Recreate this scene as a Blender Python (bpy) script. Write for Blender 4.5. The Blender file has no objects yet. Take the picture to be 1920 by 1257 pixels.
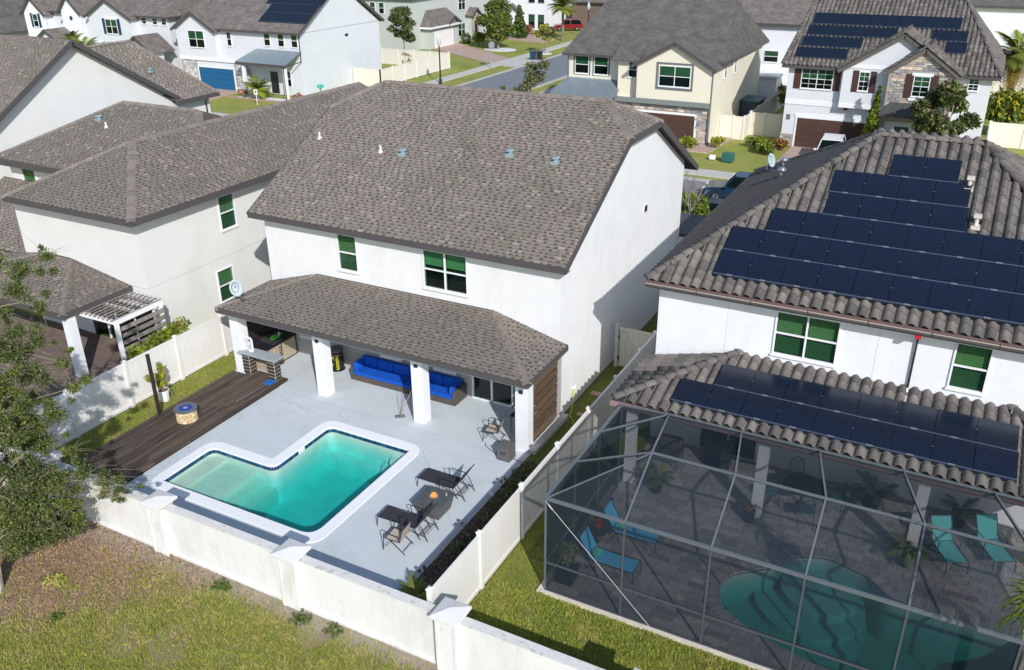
import bpy, bmesh, math, random
import numpy as np
from mathutils import Vector, Matrix
random.seed(7); rng = np.random.default_rng(7)
S = bpy.context.scene; C = S.collection

# ---------------------------------------------------------------- camera, light, exposure
cam = bpy.data.cameras.new('camera'); camo = bpy.data.objects.new('camera', cam); C.objects.link(camo); S.camera = camo
cam.sensor_width = 36; cam.lens = 1642.27 / 1920 * 36; cam.clip_end = 900; cam.clip_start = .2
CAM = Vector((24.582, -25.187, 16.619))
def cam_matrix(pitch, yaw, roll):
    p, y, r = map(math.radians, (pitch, yaw, roll))
    f = Vector((-math.sin(y)*math.cos(p), math.cos(y)*math.cos(p), math.sin(p)))
    ri = Vector((math.cos(y), math.sin(y), 0)); up = ri.cross(f)
    r2 = ri*math.cos(r) + up*math.sin(r); u2 = -ri*math.sin(r) + up*math.cos(r)
    m = Matrix((r2, u2, -f)).transposed().to_4x4(); m.translation = CAM
    return m
camo.matrix_world = cam_matrix(-25.485, 27.942, -.509)
CM_inv = camo.matrix_world.inverted()
SUN_EL, SUN_AZ = math.radians(33), math.radians(134.5)      # light travels towards azimuth SUN_AZ, falling by SUN_EL
sund = Vector((math.cos(SUN_AZ)*math.cos(SUN_EL), math.sin(SUN_AZ)*math.cos(SUN_EL), -math.sin(SUN_EL)))
w = bpy.data.worlds.new('World'); S.world = w; w.use_nodes = True
nt = w.node_tree; bg = nt.nodes['Background']; sky = nt.nodes.new('ShaderNodeTexSky'); sky.sky_type = 'NISHITA'
sky.sun_disc = False; sky.sun_elevation = SUN_EL; ts = -sund
sky.sun_rotation = math.atan2(ts.x, ts.y)
sky.air_density = 1.0; sky.dust_density = .6
nt.links.new(sky.outputs[0], bg.inputs[0]); bg.inputs[1].default_value = .15
sl = bpy.data.lights.new('sun', 'SUN'); sl.energy = 4.15; sl.angle = math.radians(.5); sl.color = (1, .975, .94)
so = bpy.data.objects.new('sun', sl); C.objects.link(so); so.rotation_euler = sund.to_track_quat('-Z', 'Y').to_euler(); so.location = (20, -20, 40)
S.view_settings.view_transform = 'Standard'; S.view_settings.look = 'None'; S.view_settings.exposure = 0.0; S.view_settings.gamma = 1
S.view_settings.use_curve_mapping = False

# ---------------------------------------------------------------- materials
MATS = {}
def lin(c): return tuple(((x/255)/12.92 if x/255 <= .04045 else ((x/255+.055)/1.055)**2.4) for x in c)
def M(name, col, rough=.8, var=0, vs=4, bump=0, bs=60, metal=0, spec=.3, rnd=0, col2=None, stretch=None, det=4, obj='Object'):
    """procedural material: base colour broken up by noise towards col2, fine noise bump, per-object value jitter"""
    if name in MATS: return MATS[name]
    m = bpy.data.materials.new(name); m.use_nodes = True; n = m.node_tree.nodes; l = m.node_tree.links
    b = n['Principled BSDF']; b.inputs['Roughness'].default_value = rough; b.inputs['Metallic'].default_value = metal
    b.inputs['Specular IOR Level'].default_value = spec
    c = (*col, 1); b.inputs['Base Color'].default_value = c; out = None
    tc = n.new('ShaderNodeTexCoord'); mp = n.new('ShaderNodeMapping'); l.new(tc.outputs[obj], mp.inputs[0])
    if stretch: mp.inputs['Scale'].default_value = stretch
    if var or col2:
        nz = n.new('ShaderNodeTexNoise'); nz.inputs['Scale'].default_value = vs; nz.inputs['Detail'].default_value = det
        nz.inputs['Roughness'].default_value = .65; l.new(mp.outputs[0], nz.inputs[0])
        cr = n.new('ShaderNodeValToRGB'); l.new(nz.outputs[0], cr.inputs[0])
        cr.color_ramp.elements[0].position = .3; cr.color_ramp.elements[1].position = .7
        a = col2 if col2 else tuple(x*(1-var) for x in col); bb = col if col2 else tuple(min(1, x*(1+var)) for x in col)
        cr.color_ramp.elements[0].color = (*a, 1); cr.color_ramp.elements[1].color = (*bb, 1); out = cr.outputs[0]
    if rnd:
        oi = n.new('ShaderNodeObjectInfo'); mr = n.new('ShaderNodeMapRange'); l.new(oi.outputs['Random'], mr.inputs[0])
        mr.inputs[3].default_value = 1-rnd; mr.inputs[4].default_value = 1+rnd
        mx = n.new('ShaderNodeVectorMath'); mx.operation = 'SCALE'
        if out: l.new(out, mx.inputs[0])
        else: mx.inputs[0].default_value = col
        l.new(mr.outputs[0], mx.inputs['Scale']); out = mx.outputs[0]
    if out: l.new(out, b.inputs['Base Color'])
    if bump:
        nb = n.new('ShaderNodeTexNoise'); nb.inputs['Scale'].default_value = bs; nb.inputs['Detail'].default_value = 3; l.new(mp.outputs[0], nb.inputs[0])
        bp = n.new('ShaderNodeBump'); bp.inputs['Strength'].default_value = min(1, bump); bp.inputs['Distance'].default_value = .02
        l.new(nb.outputs[0], bp.inputs['Height']); l.new(bp.outputs[0], b.inputs['Normal'])
    MATS[name] = m; return m
def nodes_of(m): return m.node_tree.nodes, m.node_tree.links, m.node_tree.nodes['Principled BSDF']
def add_stain(m, col, scale, thr, amount, stretch=(1,1,1), coord='Object'):
    """mix a stain colour over what the base colour input already has, where a noise exceeds thr"""
    n, l, b = nodes_of(m); tc = n.new('ShaderNodeTexCoord'); mp = n.new('ShaderNodeMapping'); l.new(tc.outputs[coord], mp.inputs[0]); mp.inputs['Scale'].default_value = stretch
    nz = n.new('ShaderNodeTexNoise'); nz.inputs['Scale'].default_value = scale; nz.inputs['Detail'].default_value = 6; nz.inputs['Roughness'].default_value = .7; l.new(mp.outputs[0], nz.inputs[0])
    cr = n.new('ShaderNodeValToRGB'); l.new(nz.outputs[0], cr.inputs[0]); cr.color_ramp.elements[0].position = thr; cr.color_ramp.elements[1].position = min(1, thr+.18)
    cr.color_ramp.elements[0].color = (0,0,0,1); cr.color_ramp.elements[1].color = (amount,)*3+(1,)
    mx = n.new('ShaderNodeMix'); mx.data_type = 'RGBA'; l.new(cr.outputs[0], mx.inputs[0])
    bc = b.inputs['Base Color']
    if bc.is_linked: l.new(bc.links[0].from_socket, mx.inputs[6])
    else: mx.inputs[6].default_value = bc.default_value
    mx.inputs[7].default_value = (*col, 1); l.new(mx.outputs[2], bc)

stucco_white = M('stucco_white', (.765,.77,.77), .9, .035, 1.2, .25, 45)
add_stain(stucco_white, (.58,.58,.57), .8, .52, .30, (1,1,.30)); add_stain(stucco_white, (.62,.61,.58), 4, .60, .25, (1,1,.15))
stucco_bright = M('stucco_bright', (.79,.80,.82), .9, .03, 1.5, .35, 30); add_stain(stucco_bright, (.62,.63,.64), .7, .52, .35, (1,1,.3))
stucco_grey = M('stucco_grey', (.715,.71,.685), .9, .03, 1.0, .2, 45)
add_stain(stucco_grey, (.56,.55,.51), .6, .55, .3, (1,1,.4))
stucco_left = M('stucco_left', (.71,.71,.70), .9, .03, 1, .2, 45)
add_stain(stucco_left, (.58,.58,.57), .5, .55, .4, (1,1,.5))
stucco_pale = M('stucco_pale', (.66,.68,.71), .9, .03, 1, .15, 40)
stucco_cream = M('stucco_cream', (.75,.71,.58), .9, .03, 1, .15, 40)
stucco_green = M('stucco_green', (.50,.53,.50), .9, .03, 1, .15, 40)
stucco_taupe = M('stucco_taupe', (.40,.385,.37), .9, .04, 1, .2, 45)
paint_wall = M('masonry_paint', (.785,.78,.765), .88, .03, 1.5, .3, 30)
add_stain(paint_wall, (.56,.56,.53), .7, .50, .5, (1,1,.4)); add_stain(paint_wall, (.45,.42,.26), .9, .57, .45, (1,1,.25)); add_stain(paint_wall, (.30,.29,.27), 3.0, .61, .6, (1,1,.8)); add_stain(paint_wall, (.60,.58,.54), 6, .5, .22, (1,1,.12))
cap_mat = M('cap_weathered', (.74,.73,.70), .9, .05, 3, .3, 40); add_stain(cap_mat, (.25,.25,.23), 6, .58, .6)
top_dirt = M('wall_top_mildew', (.70,.69,.65), .9, .06, 6, .2, 50); add_stain(top_dirt, (.12,.12,.11), 3.5, .56, .8, (1,2,1))
white_paint = M('white_paint', (.82,.82,.82), .6, .02, 3)
white_trim = M('white_trim', (.80,.81,.82), .45)
vinyl = M('vinyl_fence', (.78,.76,.72), .45, .03, 2, .05, 20); add_stain(vinyl, (.55,.48,.38), 1.3, .62, .25, (1,1,.5))
vinyl_tan = M('vinyl_tan', (.66,.62,.53), .5, .03, 2)
fascia = M('fascia_dark', (.085,.078,.08), .5, .06, 2)
soffit = M('soffit', (.30,.30,.31), .7)
soffit_white = M('soffit_white', (.7,.7,.7), .7)
gutter_beige = M('gutter_bronze', (.20,.175,.15), .4, .1, 2)
brownboard = M('brown_board', (.035,.028,.028), .6)
sh_l = M('shingle_light', (.292,.252,.220), .95, .22, .8, .9, 240, col2=(.225,.202,.172), rnd=.12)
sh_d = M('shingle_dark', (.100,.082,.072), .95, .22, 1.1, .8, 240, rnd=.12)
add_stain(sh_l, (.165,.17,.125), .30, .50, .65); add_stain(sh_l, (.33,.245,.215), .55, .56, .5)
sh_l2 = M('shingle_mid', (.27,.226,.194), .95, .25, 1.0, .9, 240, rnd=.1); sh_l3 = M('shingle_pale', (.35,.295,.25), .95, .2, 1.3, .9, 240); sh_d2 = M('shingle_umber', (.135,.112,.098), .95, .2, 1.3, .9, 240)
add_stain(sh_l2, (.15,.155,.11), .30, .50, .5)
SHMATS = lambda: [sh_l, sh_d, sh_l2, sh_l3, sh_d2]
hipcap = M('hip_cap_shingle', (.275,.232,.200), .95, .15, 3, .8, 200, rnd=.16)
tile_m = [M('roof_tile_grey_%s'%k, c, .8, .16, 2.5, .5, 60, rnd=.16) for k, c in (('a',(.142,.127,.116)),('b',(.108,.098,.092)),('c',(.168,.150,.134)))]
for t_ in tile_m: add_stain(t_, (.26,.235,.205), 5, .62, .45); add_stain(t_, (.06,.056,.054), 1.1, .56, .5)
tile_deck = M('tile_underlay', (.045,.042,.04), .9)
tile_dark = M('tile_painted_shade', (.07,.068,.07), .8, .2, 3, .4, 50)  # roof tile with the left slope's shade painted into its colour
def far_shingle(name, c1, c2):
    m = M(name, c1, .95); n, l, b = nodes_of(m); uv = n.new('ShaderNodeUVMap'); br = n.new('ShaderNodeTexBrick')
    l.new(uv.outputs[0], br.inputs[0]); br.inputs['Scale'].default_value = 1; br.inputs['Brick Width'].default_value = .33; br.inputs['Row Height'].default_value = .145
    br.inputs['Mortar Size'].default_value = .012; br.inputs['Bias'].default_value = .0
    br.inputs['Color1'].default_value = (*c1,1); br.inputs['Color2'].default_value = (*c2,1); br.inputs['Mortar'].default_value = tuple(x*.55 for x in c2)+(1,)
    nz = n.new('ShaderNodeTexNoise'); nz.inputs['Scale'].default_value = .9; nz.inputs['Detail'].default_value = 6; l.new(uv.outputs[0], nz.inputs[0])
    mr = n.new('ShaderNodeMapRange'); l.new(nz.outputs[0], mr.inputs[0]); mr.inputs[1].default_value = .3; mr.inputs[2].default_value = .7; mr.inputs[3].default_value = .8; mr.inputs[4].default_value = 1.2
    vm = n.new('ShaderNodeVectorMath'); vm.operation = 'SCALE'; l.new(br.outputs[0], vm.inputs[0]); l.new(mr.outputs[0], vm.inputs['Scale']); l.new(vm.outputs[0], b.inputs['Base Color'])
    bp = n.new('ShaderNodeBump'); bp.inputs['Strength'].default_value = .6; bp.inputs['Distance'].default_value = .02; l.new(br.outputs['Fac'], bp.inputs['Height']); bp.invert = True; l.new(bp.outputs[0], b.inputs['Normal'])
    return m
shf_brown = far_shingle('shingle_far_brown', (.235,.205,.185), (.15,.13,.118))
shf_grey = far_shingle('shingle_far_grey', (.165,.155,.145), (.115,.108,.103))
deck_paint = M('deck_paint', (.555,.60,.625), .75, .035, .9, .15, 30); add_stain(deck_paint, (.43,.46,.47), .6, .52, .42); add_stain(deck_paint, (.40,.42,.42), 5, .64, .4)
coping_m = M('coping_white', (.84,.85,.86), .7, .02, 3, .1, 40)
plank_m = M('deck_plank', (.095,.070,.054), .75, .35, 3, .4, 30, rnd=.35, stretch=(6,.5,1)); add_stain(plank_m, (.26,.20,.15), 1.6, .56, .7, (7,.45,1)); add_stain(plank_m, (.030,.026,.024), .5, .55, .5)
slat_m = M('cedar_slat', (.115,.075,.048), .7, .3, 4, .3, 30, rnd=.25, stretch=(1,.5,6))
mulch_m = M('mulch', (.16,.105,.075), .95, .4, 9, 1, 40, col2=(.25,.18,.125))
concrete = M('concrete', (.52,.50,.46), .9, .08, 1.2, .3, 20)
asphalt = M('asphalt', (.20,.215,.235), .9, .08, .5, .4, 60)
kerb_m = M('kerb_concrete', (.46,.44,.40), .9, .08, 2)
paver_far = M('driveway_pavers', (.42,.30,.25), .9); 
def brick_mat(m, c1, c2, mo, w_, h_, ms=.01):
    n, l, b = nodes_of(m); tc = n.new('ShaderNodeTexCoord'); br = n.new('ShaderNodeTexBrick'); l.new(tc.outputs['Object'], br.inputs[0]); br.inputs['Scale'].default_value = 1
    br.inputs['Brick Width'].default_value = w_; br.inputs['Row Height'].default_value = h_; br.inputs['Mortar Size'].default_value = ms
    br.inputs['Color1'].default_value = (*c1,1); br.inputs['Color2'].default_value = (*c2,1); br.inputs['Mortar'].default_value = (*mo,1); l.new(br.outputs[0], b.inputs['Base Color'])
brick_mat(paver_far, (.56,.41,.34), (.44,.31,.26), (.30,.23,.19), .24, .12)
add_stain(paver_far, (.55,.45,.38), .8, .5, .5)
paver_tan = M('patio_pavers_tan', (.2,.15,.12), .9, .2, 2); brick_mat(paver_tan, (.24,.18,.15), (.17,.125,.11), (.1,.08,.07), .3, .2)
pav_m = [M('grey_paver_%d'%k, c, .85, .15, 6, .3, 40, rnd=.22) for k, c in enumerate([(.30,.275,.28),(.25,.235,.245),(.35,.32,.31)])]
paver_joint = M('paver_joint', (.10,.092,.09), .95)
grass_base = M('lawn_soil', (.15,.18,.045), .95, .3, 2.5, .8, 40, col2=(.20,.18,.06))
grass_far = M('lawn_far', (.23,.29,.05), .95, .25, .5, .9, 15, col2=(.34,.30,.085), det=8); add_stain(grass_far, (.14,.21,.035), .2, .5, .7); add_stain(grass_far, (.29,.24,.12), .8, .6, .5)
lot_m = M('vacant_lot_soil', (.27,.235,.09), .95, .3, 1.2, .9, 30, col2=(.28,.225,.12), det=8)
def foliage(name, c, c2, tr=.25, rnd=0):
    m = M(name, c, .6, 0, 3, 0, col2=c2, vs=1.5, rnd=rnd) if False else M(name, c, .55, 0, 1.4, 0, 60, 0, .35, rnd, c2)
    n, l, b = nodes_of(m); t = n.new('ShaderNodeBsdfTranslucent'); mx = n.new('ShaderNodeMixShader'); mx.inputs[0].default_value = tr
    o = n['Material Output']; l.new(b.outputs[0], mx.inputs[1]); l.new(t.outputs[0], mx.inputs[2]); l.new(mx.outputs[0], o.inputs[0])
    if b.inputs['Base Color'].is_linked: l.new(b.inputs['Base Color'].links[0].from_socket, t.inputs[0])
    return m
oak_leaf = foliage('oak_leaf', (.12,.15,.045), (.055,.08,.022))
oak_leaf2 = foliage('oak_leaf_pale', (.28,.27,.13), (.12,.14,.05))
bright_leaf = foliage('bright_leaf', (.17,.27,.02), (.30,.30,.03))
green_leaf = foliage('green_leaf', (.075,.13,.025), (.13,.17,.04))
dark_leaf = foliage('magnolia_leaf', (.035,.065,.022), (.15,.13,.06))
olive_leaf = foliage('olive_leaf', (.14,.16,.075), (.24,.23,.12))
hedge_leaf = foliage('hedge_leaf', (.045,.09,.015), (.10,.14,.025))
yellow_leaf = foliage('yellow_leaf', (.50,.42,.02), (.30,.33,.03))
red_leaf = foliage('red_leaf', (.40,.04,.05), (.22,.10,.05))
dry_leaf = foliage('dry_frond', (.42,.27,.04), (.20,.16,.03))
palm_leaf = foliage('palm_leaf', (.11,.17,.03), (.24,.26,.05))
blade_a = foliage('grass_blade_green', (.36,.44,.07), (.22,.31,.04), .3)
blade_b = foliage('grass_blade_straw', (.66,.54,.27), (.46,.38,.15), .3)
blade_c = foliage('grass_blade_yellow', (.52,.49,.11), (.38,.38,.07), .3)
litter_m = M('leaf_litter', (.38,.235,.145), .9, 0, 8, 0, col2=(.27,.165,.10)); litter_m2 = M('leaf_litter_pale', (.47,.33,.20), .9)
bark = M('bark', (.22,.19,.16), .95, .3, 6, .9, 30, stretch=(1,1,.3)); bark_dark = M('bark_dark', (.11,.09,.07), .95, .3, 5, .8, 30)
twig = M('twig_grey', (.36,.31,.27), .9, .2, 5)
metal_dark = M('metal_dark', (.022,.022,.026), .4, metal=.0, spec=.5)
sling_dark = M('sling_charcoal', (.040,.037,.048), .75, .2, 60, .2, 200)
sling_tan = M('sling_tan', (.44,.38,.31), .8, .08, 30, .2, 200)
sling_blue = M('sling_blue', (.10,.50,.80), .8, .06, 10); sling_teal = M('sling_teal', (.16,.62,.62), .8, .06, 10)
pillow_green = M('pillow_stripe', (.15,.75,.50), .8, 0, 6, col2=(.05,.35,.25))
wicker = M('wicker', (.105,.088,.08), .8, .3, 40, .8, 120)
cushion = M('cushion_blue', (.004,.085,.48), .85, .08, 3, .15, 60)
stonew = [M('stone_veneer_%d'%k, c, .9, .2, 6, .6, 30, rnd=.2) for k, c in enumerate([(.50,.44,.37),(.33,.325,.335),(.60,.50,.40),(.44,.35,.29),(.24,.24,.26)])]
stonep = [M('stone_pale_%d'%k, c, .9, .2, 6, .6, 30, rnd=.2) for k, c in enumerate([(.55,.54,.53),(.42,.41,.42),(.62,.59,.55)])]
mortar = M('mortar', (.34,.32,.29), .95)
ledge = [M('pit_stone_%d'%k, c, .9, .15, 8, .5, 30, rnd=.15) for k, c in enumerate([(.66,.50,.28),(.55,.40,.22),(.72,.58,.38)])]
solar_m = M('solar_cell', (.010,.016,.034), .16, .25, .9, spec=.5)
n, l, b = nodes_of(solar_m); tc = n.new('ShaderNodeTexCoord'); wv = n.new('ShaderNodeTexWave'); wv.bands_direction = 'Y'; wv.inputs['Scale'].default_value = 3.1; wv.inputs['Distortion'].default_value = 0; l.new(tc.outputs['Object'], wv.inputs[0])
cr = n.new('ShaderNodeValToRGB'); l.new(wv.outputs[0], cr.inputs[0]); cr.color_ramp.elements[0].color = (.45,.45,.45,1); cr.color_ramp.elements[1].position = .12; cr.color_ramp.elements[1].color = (1,1,1,1)
mx = n.new('ShaderNodeMix'); mx.data_type = 'RGBA'; mx.blend_type = 'MULTIPLY'; mx.inputs[0].default_value = 1; l.new(b.inputs['Base Color'].links[0].from_socket, mx.inputs[6]); l.new(cr.outputs[0], mx.inputs[7]); l.new(mx.outputs[2], b.inputs['Base Color'])
solar_far = M('solar_cell_far', (.010,.016,.03), .2, spec=.5)
rail_m = M('aluminium_rail', (.085,.11,.16), .45, metal=.2)
alu = M('aluminium', (.40,.43,.48), .35, metal=.7); galv = M('galvanised_vent', (.30,.42,.46), .5, .1, 8, metal=.2)
frame_m = M('cage_frame', (.155,.175,.19), .35, .05, 3, metal=.2, spec=.6); frame_dark = M('cage_frame_dark', (.085,.092,.10), .4, spec=.5)
blue_door = M('garage_blue', (.012,.11,.24), .5, .05, 1); brown_door = M('garage_brown', (.085,.045,.036), .5, .1, 1)
white_door = M('garage_white', (.8,.79,.76), .5); shutter_brown = M('shutter_brown', (.075,.038,.035), .6); shutter_blue = M('shutter_blue', (.02,.045,.12), .6)
grey_trim = M('grey_trim', (.15,.16,.18), .6); bandgrey = M('band_grey', (.20,.23,.22), .7)
metal_roof = M('standing_seam', (.28,.33,.37), .35, .06, 1, metal=.4); metal_roof_dk = M('standing_seam_dark', (.085,.085,.08), .5, .1, 1, metal=.2)
blind_m = M('blind', (.27,.38,.25), .7); shade_m = M('roller_shade', (.20,.42,.27), .8); interior = M('room_dark', (.03,.035,.04), .9); curtain = M('curtain', (.28,.42,.28), .9, .2, 8, stretch=(6,6,.2))
black_plastic = M('black_plastic', (.018,.018,.022), .45, spec=.5); grey_plastic = M('grey_plastic', (.12,.115,.115), .6, .2, 10, .3, 40)
bin_blue = M('bin_blue', (.02,.06,.12), .4); bin_green = M('bin_green', (.012,.055,.05), .4); teal_box = M('utility_green', (.03,.13,.12), .5)
steel = M('steel', (.5,.5,.5), .25, metal=.9); tan_front = M('kitchen_panel', (.42,.35,.26), .7, .1, 5)
granite = M('bar_top', (.35,.39,.41), .5, .15, 30); dark_tile = M('dark_brick_tile', (.055,.042,.036), .6, .3, 8, rnd=.2); grout = M('light_grout', (.55,.50,.44), .9)
car_white = M('car_white', (.75,.76,.78), .2, spec=.6); car_blue = M('car_dark_blue', (.012,.035,.075), .15, spec=.7); car_red = M('car_red', (.22,.01,.02), .2, spec=.6); car_black = M('car_black', (.012,.013,.016), .15, spec=.7)
tyre = M('tyre', (.015,.015,.015), .9); rim_m = M('rim', (.4,.4,.42), .3, metal=.8); lamp_red = M('tail_lamp', (.35,.01,.01), .3); lamp_clear = M('head_lamp', (.7,.7,.72), .1)
net_blue = M('net_blue', (.01,.16,.55), .6); hose_m = M('hose_green', (.45,.60,.05), .5); red_m = M('plastic_red', (.5,.02,.03), .5); yellow_p = M('barrel_yellow', (.75,.65,.02), .5); green_bright = M('plate_green', (.12,.75,.05), .5)
pool_blue_tile = [M('pool_tile_%d'%k, c, .25, .2, 20, rnd=.35, spec=.6) for k, c in enumerate([(.012,.05,.13),(.02,.085,.19),(.01,.035,.09)])]
plaster = M('pool_plaster', (.62,.62,.54), .8, .10, 1.3); plaster_sand = M('pool_plaster_sand', (.64,.57,.46), .85, .08, 2.5)
plaster_dk = M('pool_plaster_dark', (.28,.40,.38), .8, .10, 2)
rock_grey = M('border_rock', (.33,.33,.37), .9, .2, 6, .5, 20); white_gravel = M('white_gravel', (.72,.72,.72), .9, .15, 12, .8, 30)
fire_glass = M('fire_glass_blue', (.01,.06,.42), .3, .3, 30, spec=.6); ring_grey = M('pit_ring', (.13,.145,.165), .5)
brass = M('brass', (.65,.45,.2), .4, metal=.7)
def front_only(n, l, fr):
    ge = n.new('ShaderNodeNewGeometry'); mu = n.new('ShaderNodeMath'); mu.operation = 'SUBTRACT'; mu.use_clamp = True; l.new(fr.outputs[0], mu.inputs[0]); l.new(ge.outputs['Backfacing'], mu.inputs[1]); return mu.outputs[0]
def glassmat(name, tint, refl=.10, dark=(.01,.02,.02), opaque=.0):
    m = bpy.data.materials.new(name); m.use_nodes = True; n = m.node_tree.nodes; l = m.node_tree.links; n.remove(n['Principled BSDF'])
    t = n.new('ShaderNodeBsdfTransparent'); t.inputs[0].default_value = (*tint,1); g = n.new('ShaderNodeBsdfGlossy'); g.inputs['Roughness'].default_value = .02
    fr = n.new('ShaderNodeFresnel'); fr.inputs[0].default_value = 1.6; mx = n.new('ShaderNodeMixShader'); l.new(front_only(n, l, fr), mx.inputs[0]); l.new(t.outputs[0], mx.inputs[1]); l.new(g.outputs[0], mx.inputs[2])
    last = mx
    if opaque:
        d = n.new('ShaderNodeBsdfDiffuse'); d.inputs[0].default_value = (*dark,1); m2 = n.new('ShaderNodeMixShader'); m2.inputs[0].default_value = opaque
        l.new(mx.outputs[0], m2.inputs[1]); l.new(d.outputs[0], m2.inputs[2]); last = m2
    l.new(last.outputs[0], n['Material Output'].inputs[0]); return m
glass_green = glassmat('window_glass_green', (.68,.80,.70)); glass_dark = glassmat('window_glass_dark', (.52,.66,.60))
car_glass = glassmat('car_glass', (.08,.1,.12), opaque=.5)
def screenmat(name, k, col):
    m = bpy.data.materials.new(name); m.use_nodes = True; n = m.node_tree.nodes; l = m.node_tree.links; n.remove(n['Principled BSDF'])
    t = n.new('ShaderNodeBsdfTransparent'); d = n.new('ShaderNodeBsdfDiffuse'); d.inputs[0].default_value = (*col,1); mx = n.new('ShaderNodeMixShader'); mx.inputs[0].default_value = k
    l.new(t.outputs[0], mx.inputs[1]); l.new(d.outputs[0], mx.inputs[2]); l.new(mx.outputs[0], n['Material Output'].inputs[0]); return m
screen_m = screenmat('insect_screen', .60, (.024,.036,.047))
def watermat(name, absorb, dens, bump=.15, bs=3, refl=1.33):
    m = bpy.data.materials.new(name); m.use_nodes = True; n = m.node_tree.nodes; l = m.node_tree.links; n.remove(n['Principled BSDF'])
    t = n.new('ShaderNodeBsdfTransparent'); g = n.new('ShaderNodeBsdfGlossy'); g.inputs['Roughness'].default_value = .03; fr = n.new('ShaderNodeFresnel'); fr.inputs[0].default_value = refl
    tc = n.new('ShaderNodeTexCoord'); nz = n.new('ShaderNodeTexNoise'); nz.inputs['Scale'].default_value = bs; nz.inputs['Detail'].default_value = 4; l.new(tc.outputs['Object'], nz.inputs[0])
    bp = n.new('ShaderNodeBump'); bp.inputs['Strength'].default_value = bump; bp.inputs['Distance'].default_value = .1; l.new(nz.outputs[0], bp.inputs['Height']); l.new(bp.outputs[0], g.inputs['Normal']); l.new(bp.outputs[0], fr.inputs['Normal'])
    mx = n.new('ShaderNodeMixShader'); l.new(front_only(n, l, fr), mx.inputs[0]); l.new(t.outputs[0], mx.inputs[1]); l.new(g.outputs[0], mx.inputs[2]); l.new(mx.outputs[0], n['Material Output'].inputs[0])
    va = n.new('ShaderNodeVolumeAbsorption'); va.inputs[0].default_value = (*absorb,1); va.inputs[1].default_value = dens; l.new(va.outputs[0], n['Material Output'].inputs['Volume']); return m
water_pool = watermat('pool_water', (.0,.865,.875), .78, .45, 1.8); water_dark = watermat('pool_water_dark', (.0,.84,.80), .95, .35, 5)
flame_m = bpy.data.materials.new('flame'); flame_m.use_nodes = True
_b = flame_m.node_tree.nodes['Principled BSDF']; _b.inputs['Base Color'].default_value = (.8,.3,.05,1); _b.inputs['Emission Color'].default_value = (1,.35,.05,1); _b.inputs['Emission Strength'].default_value = .9

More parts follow.
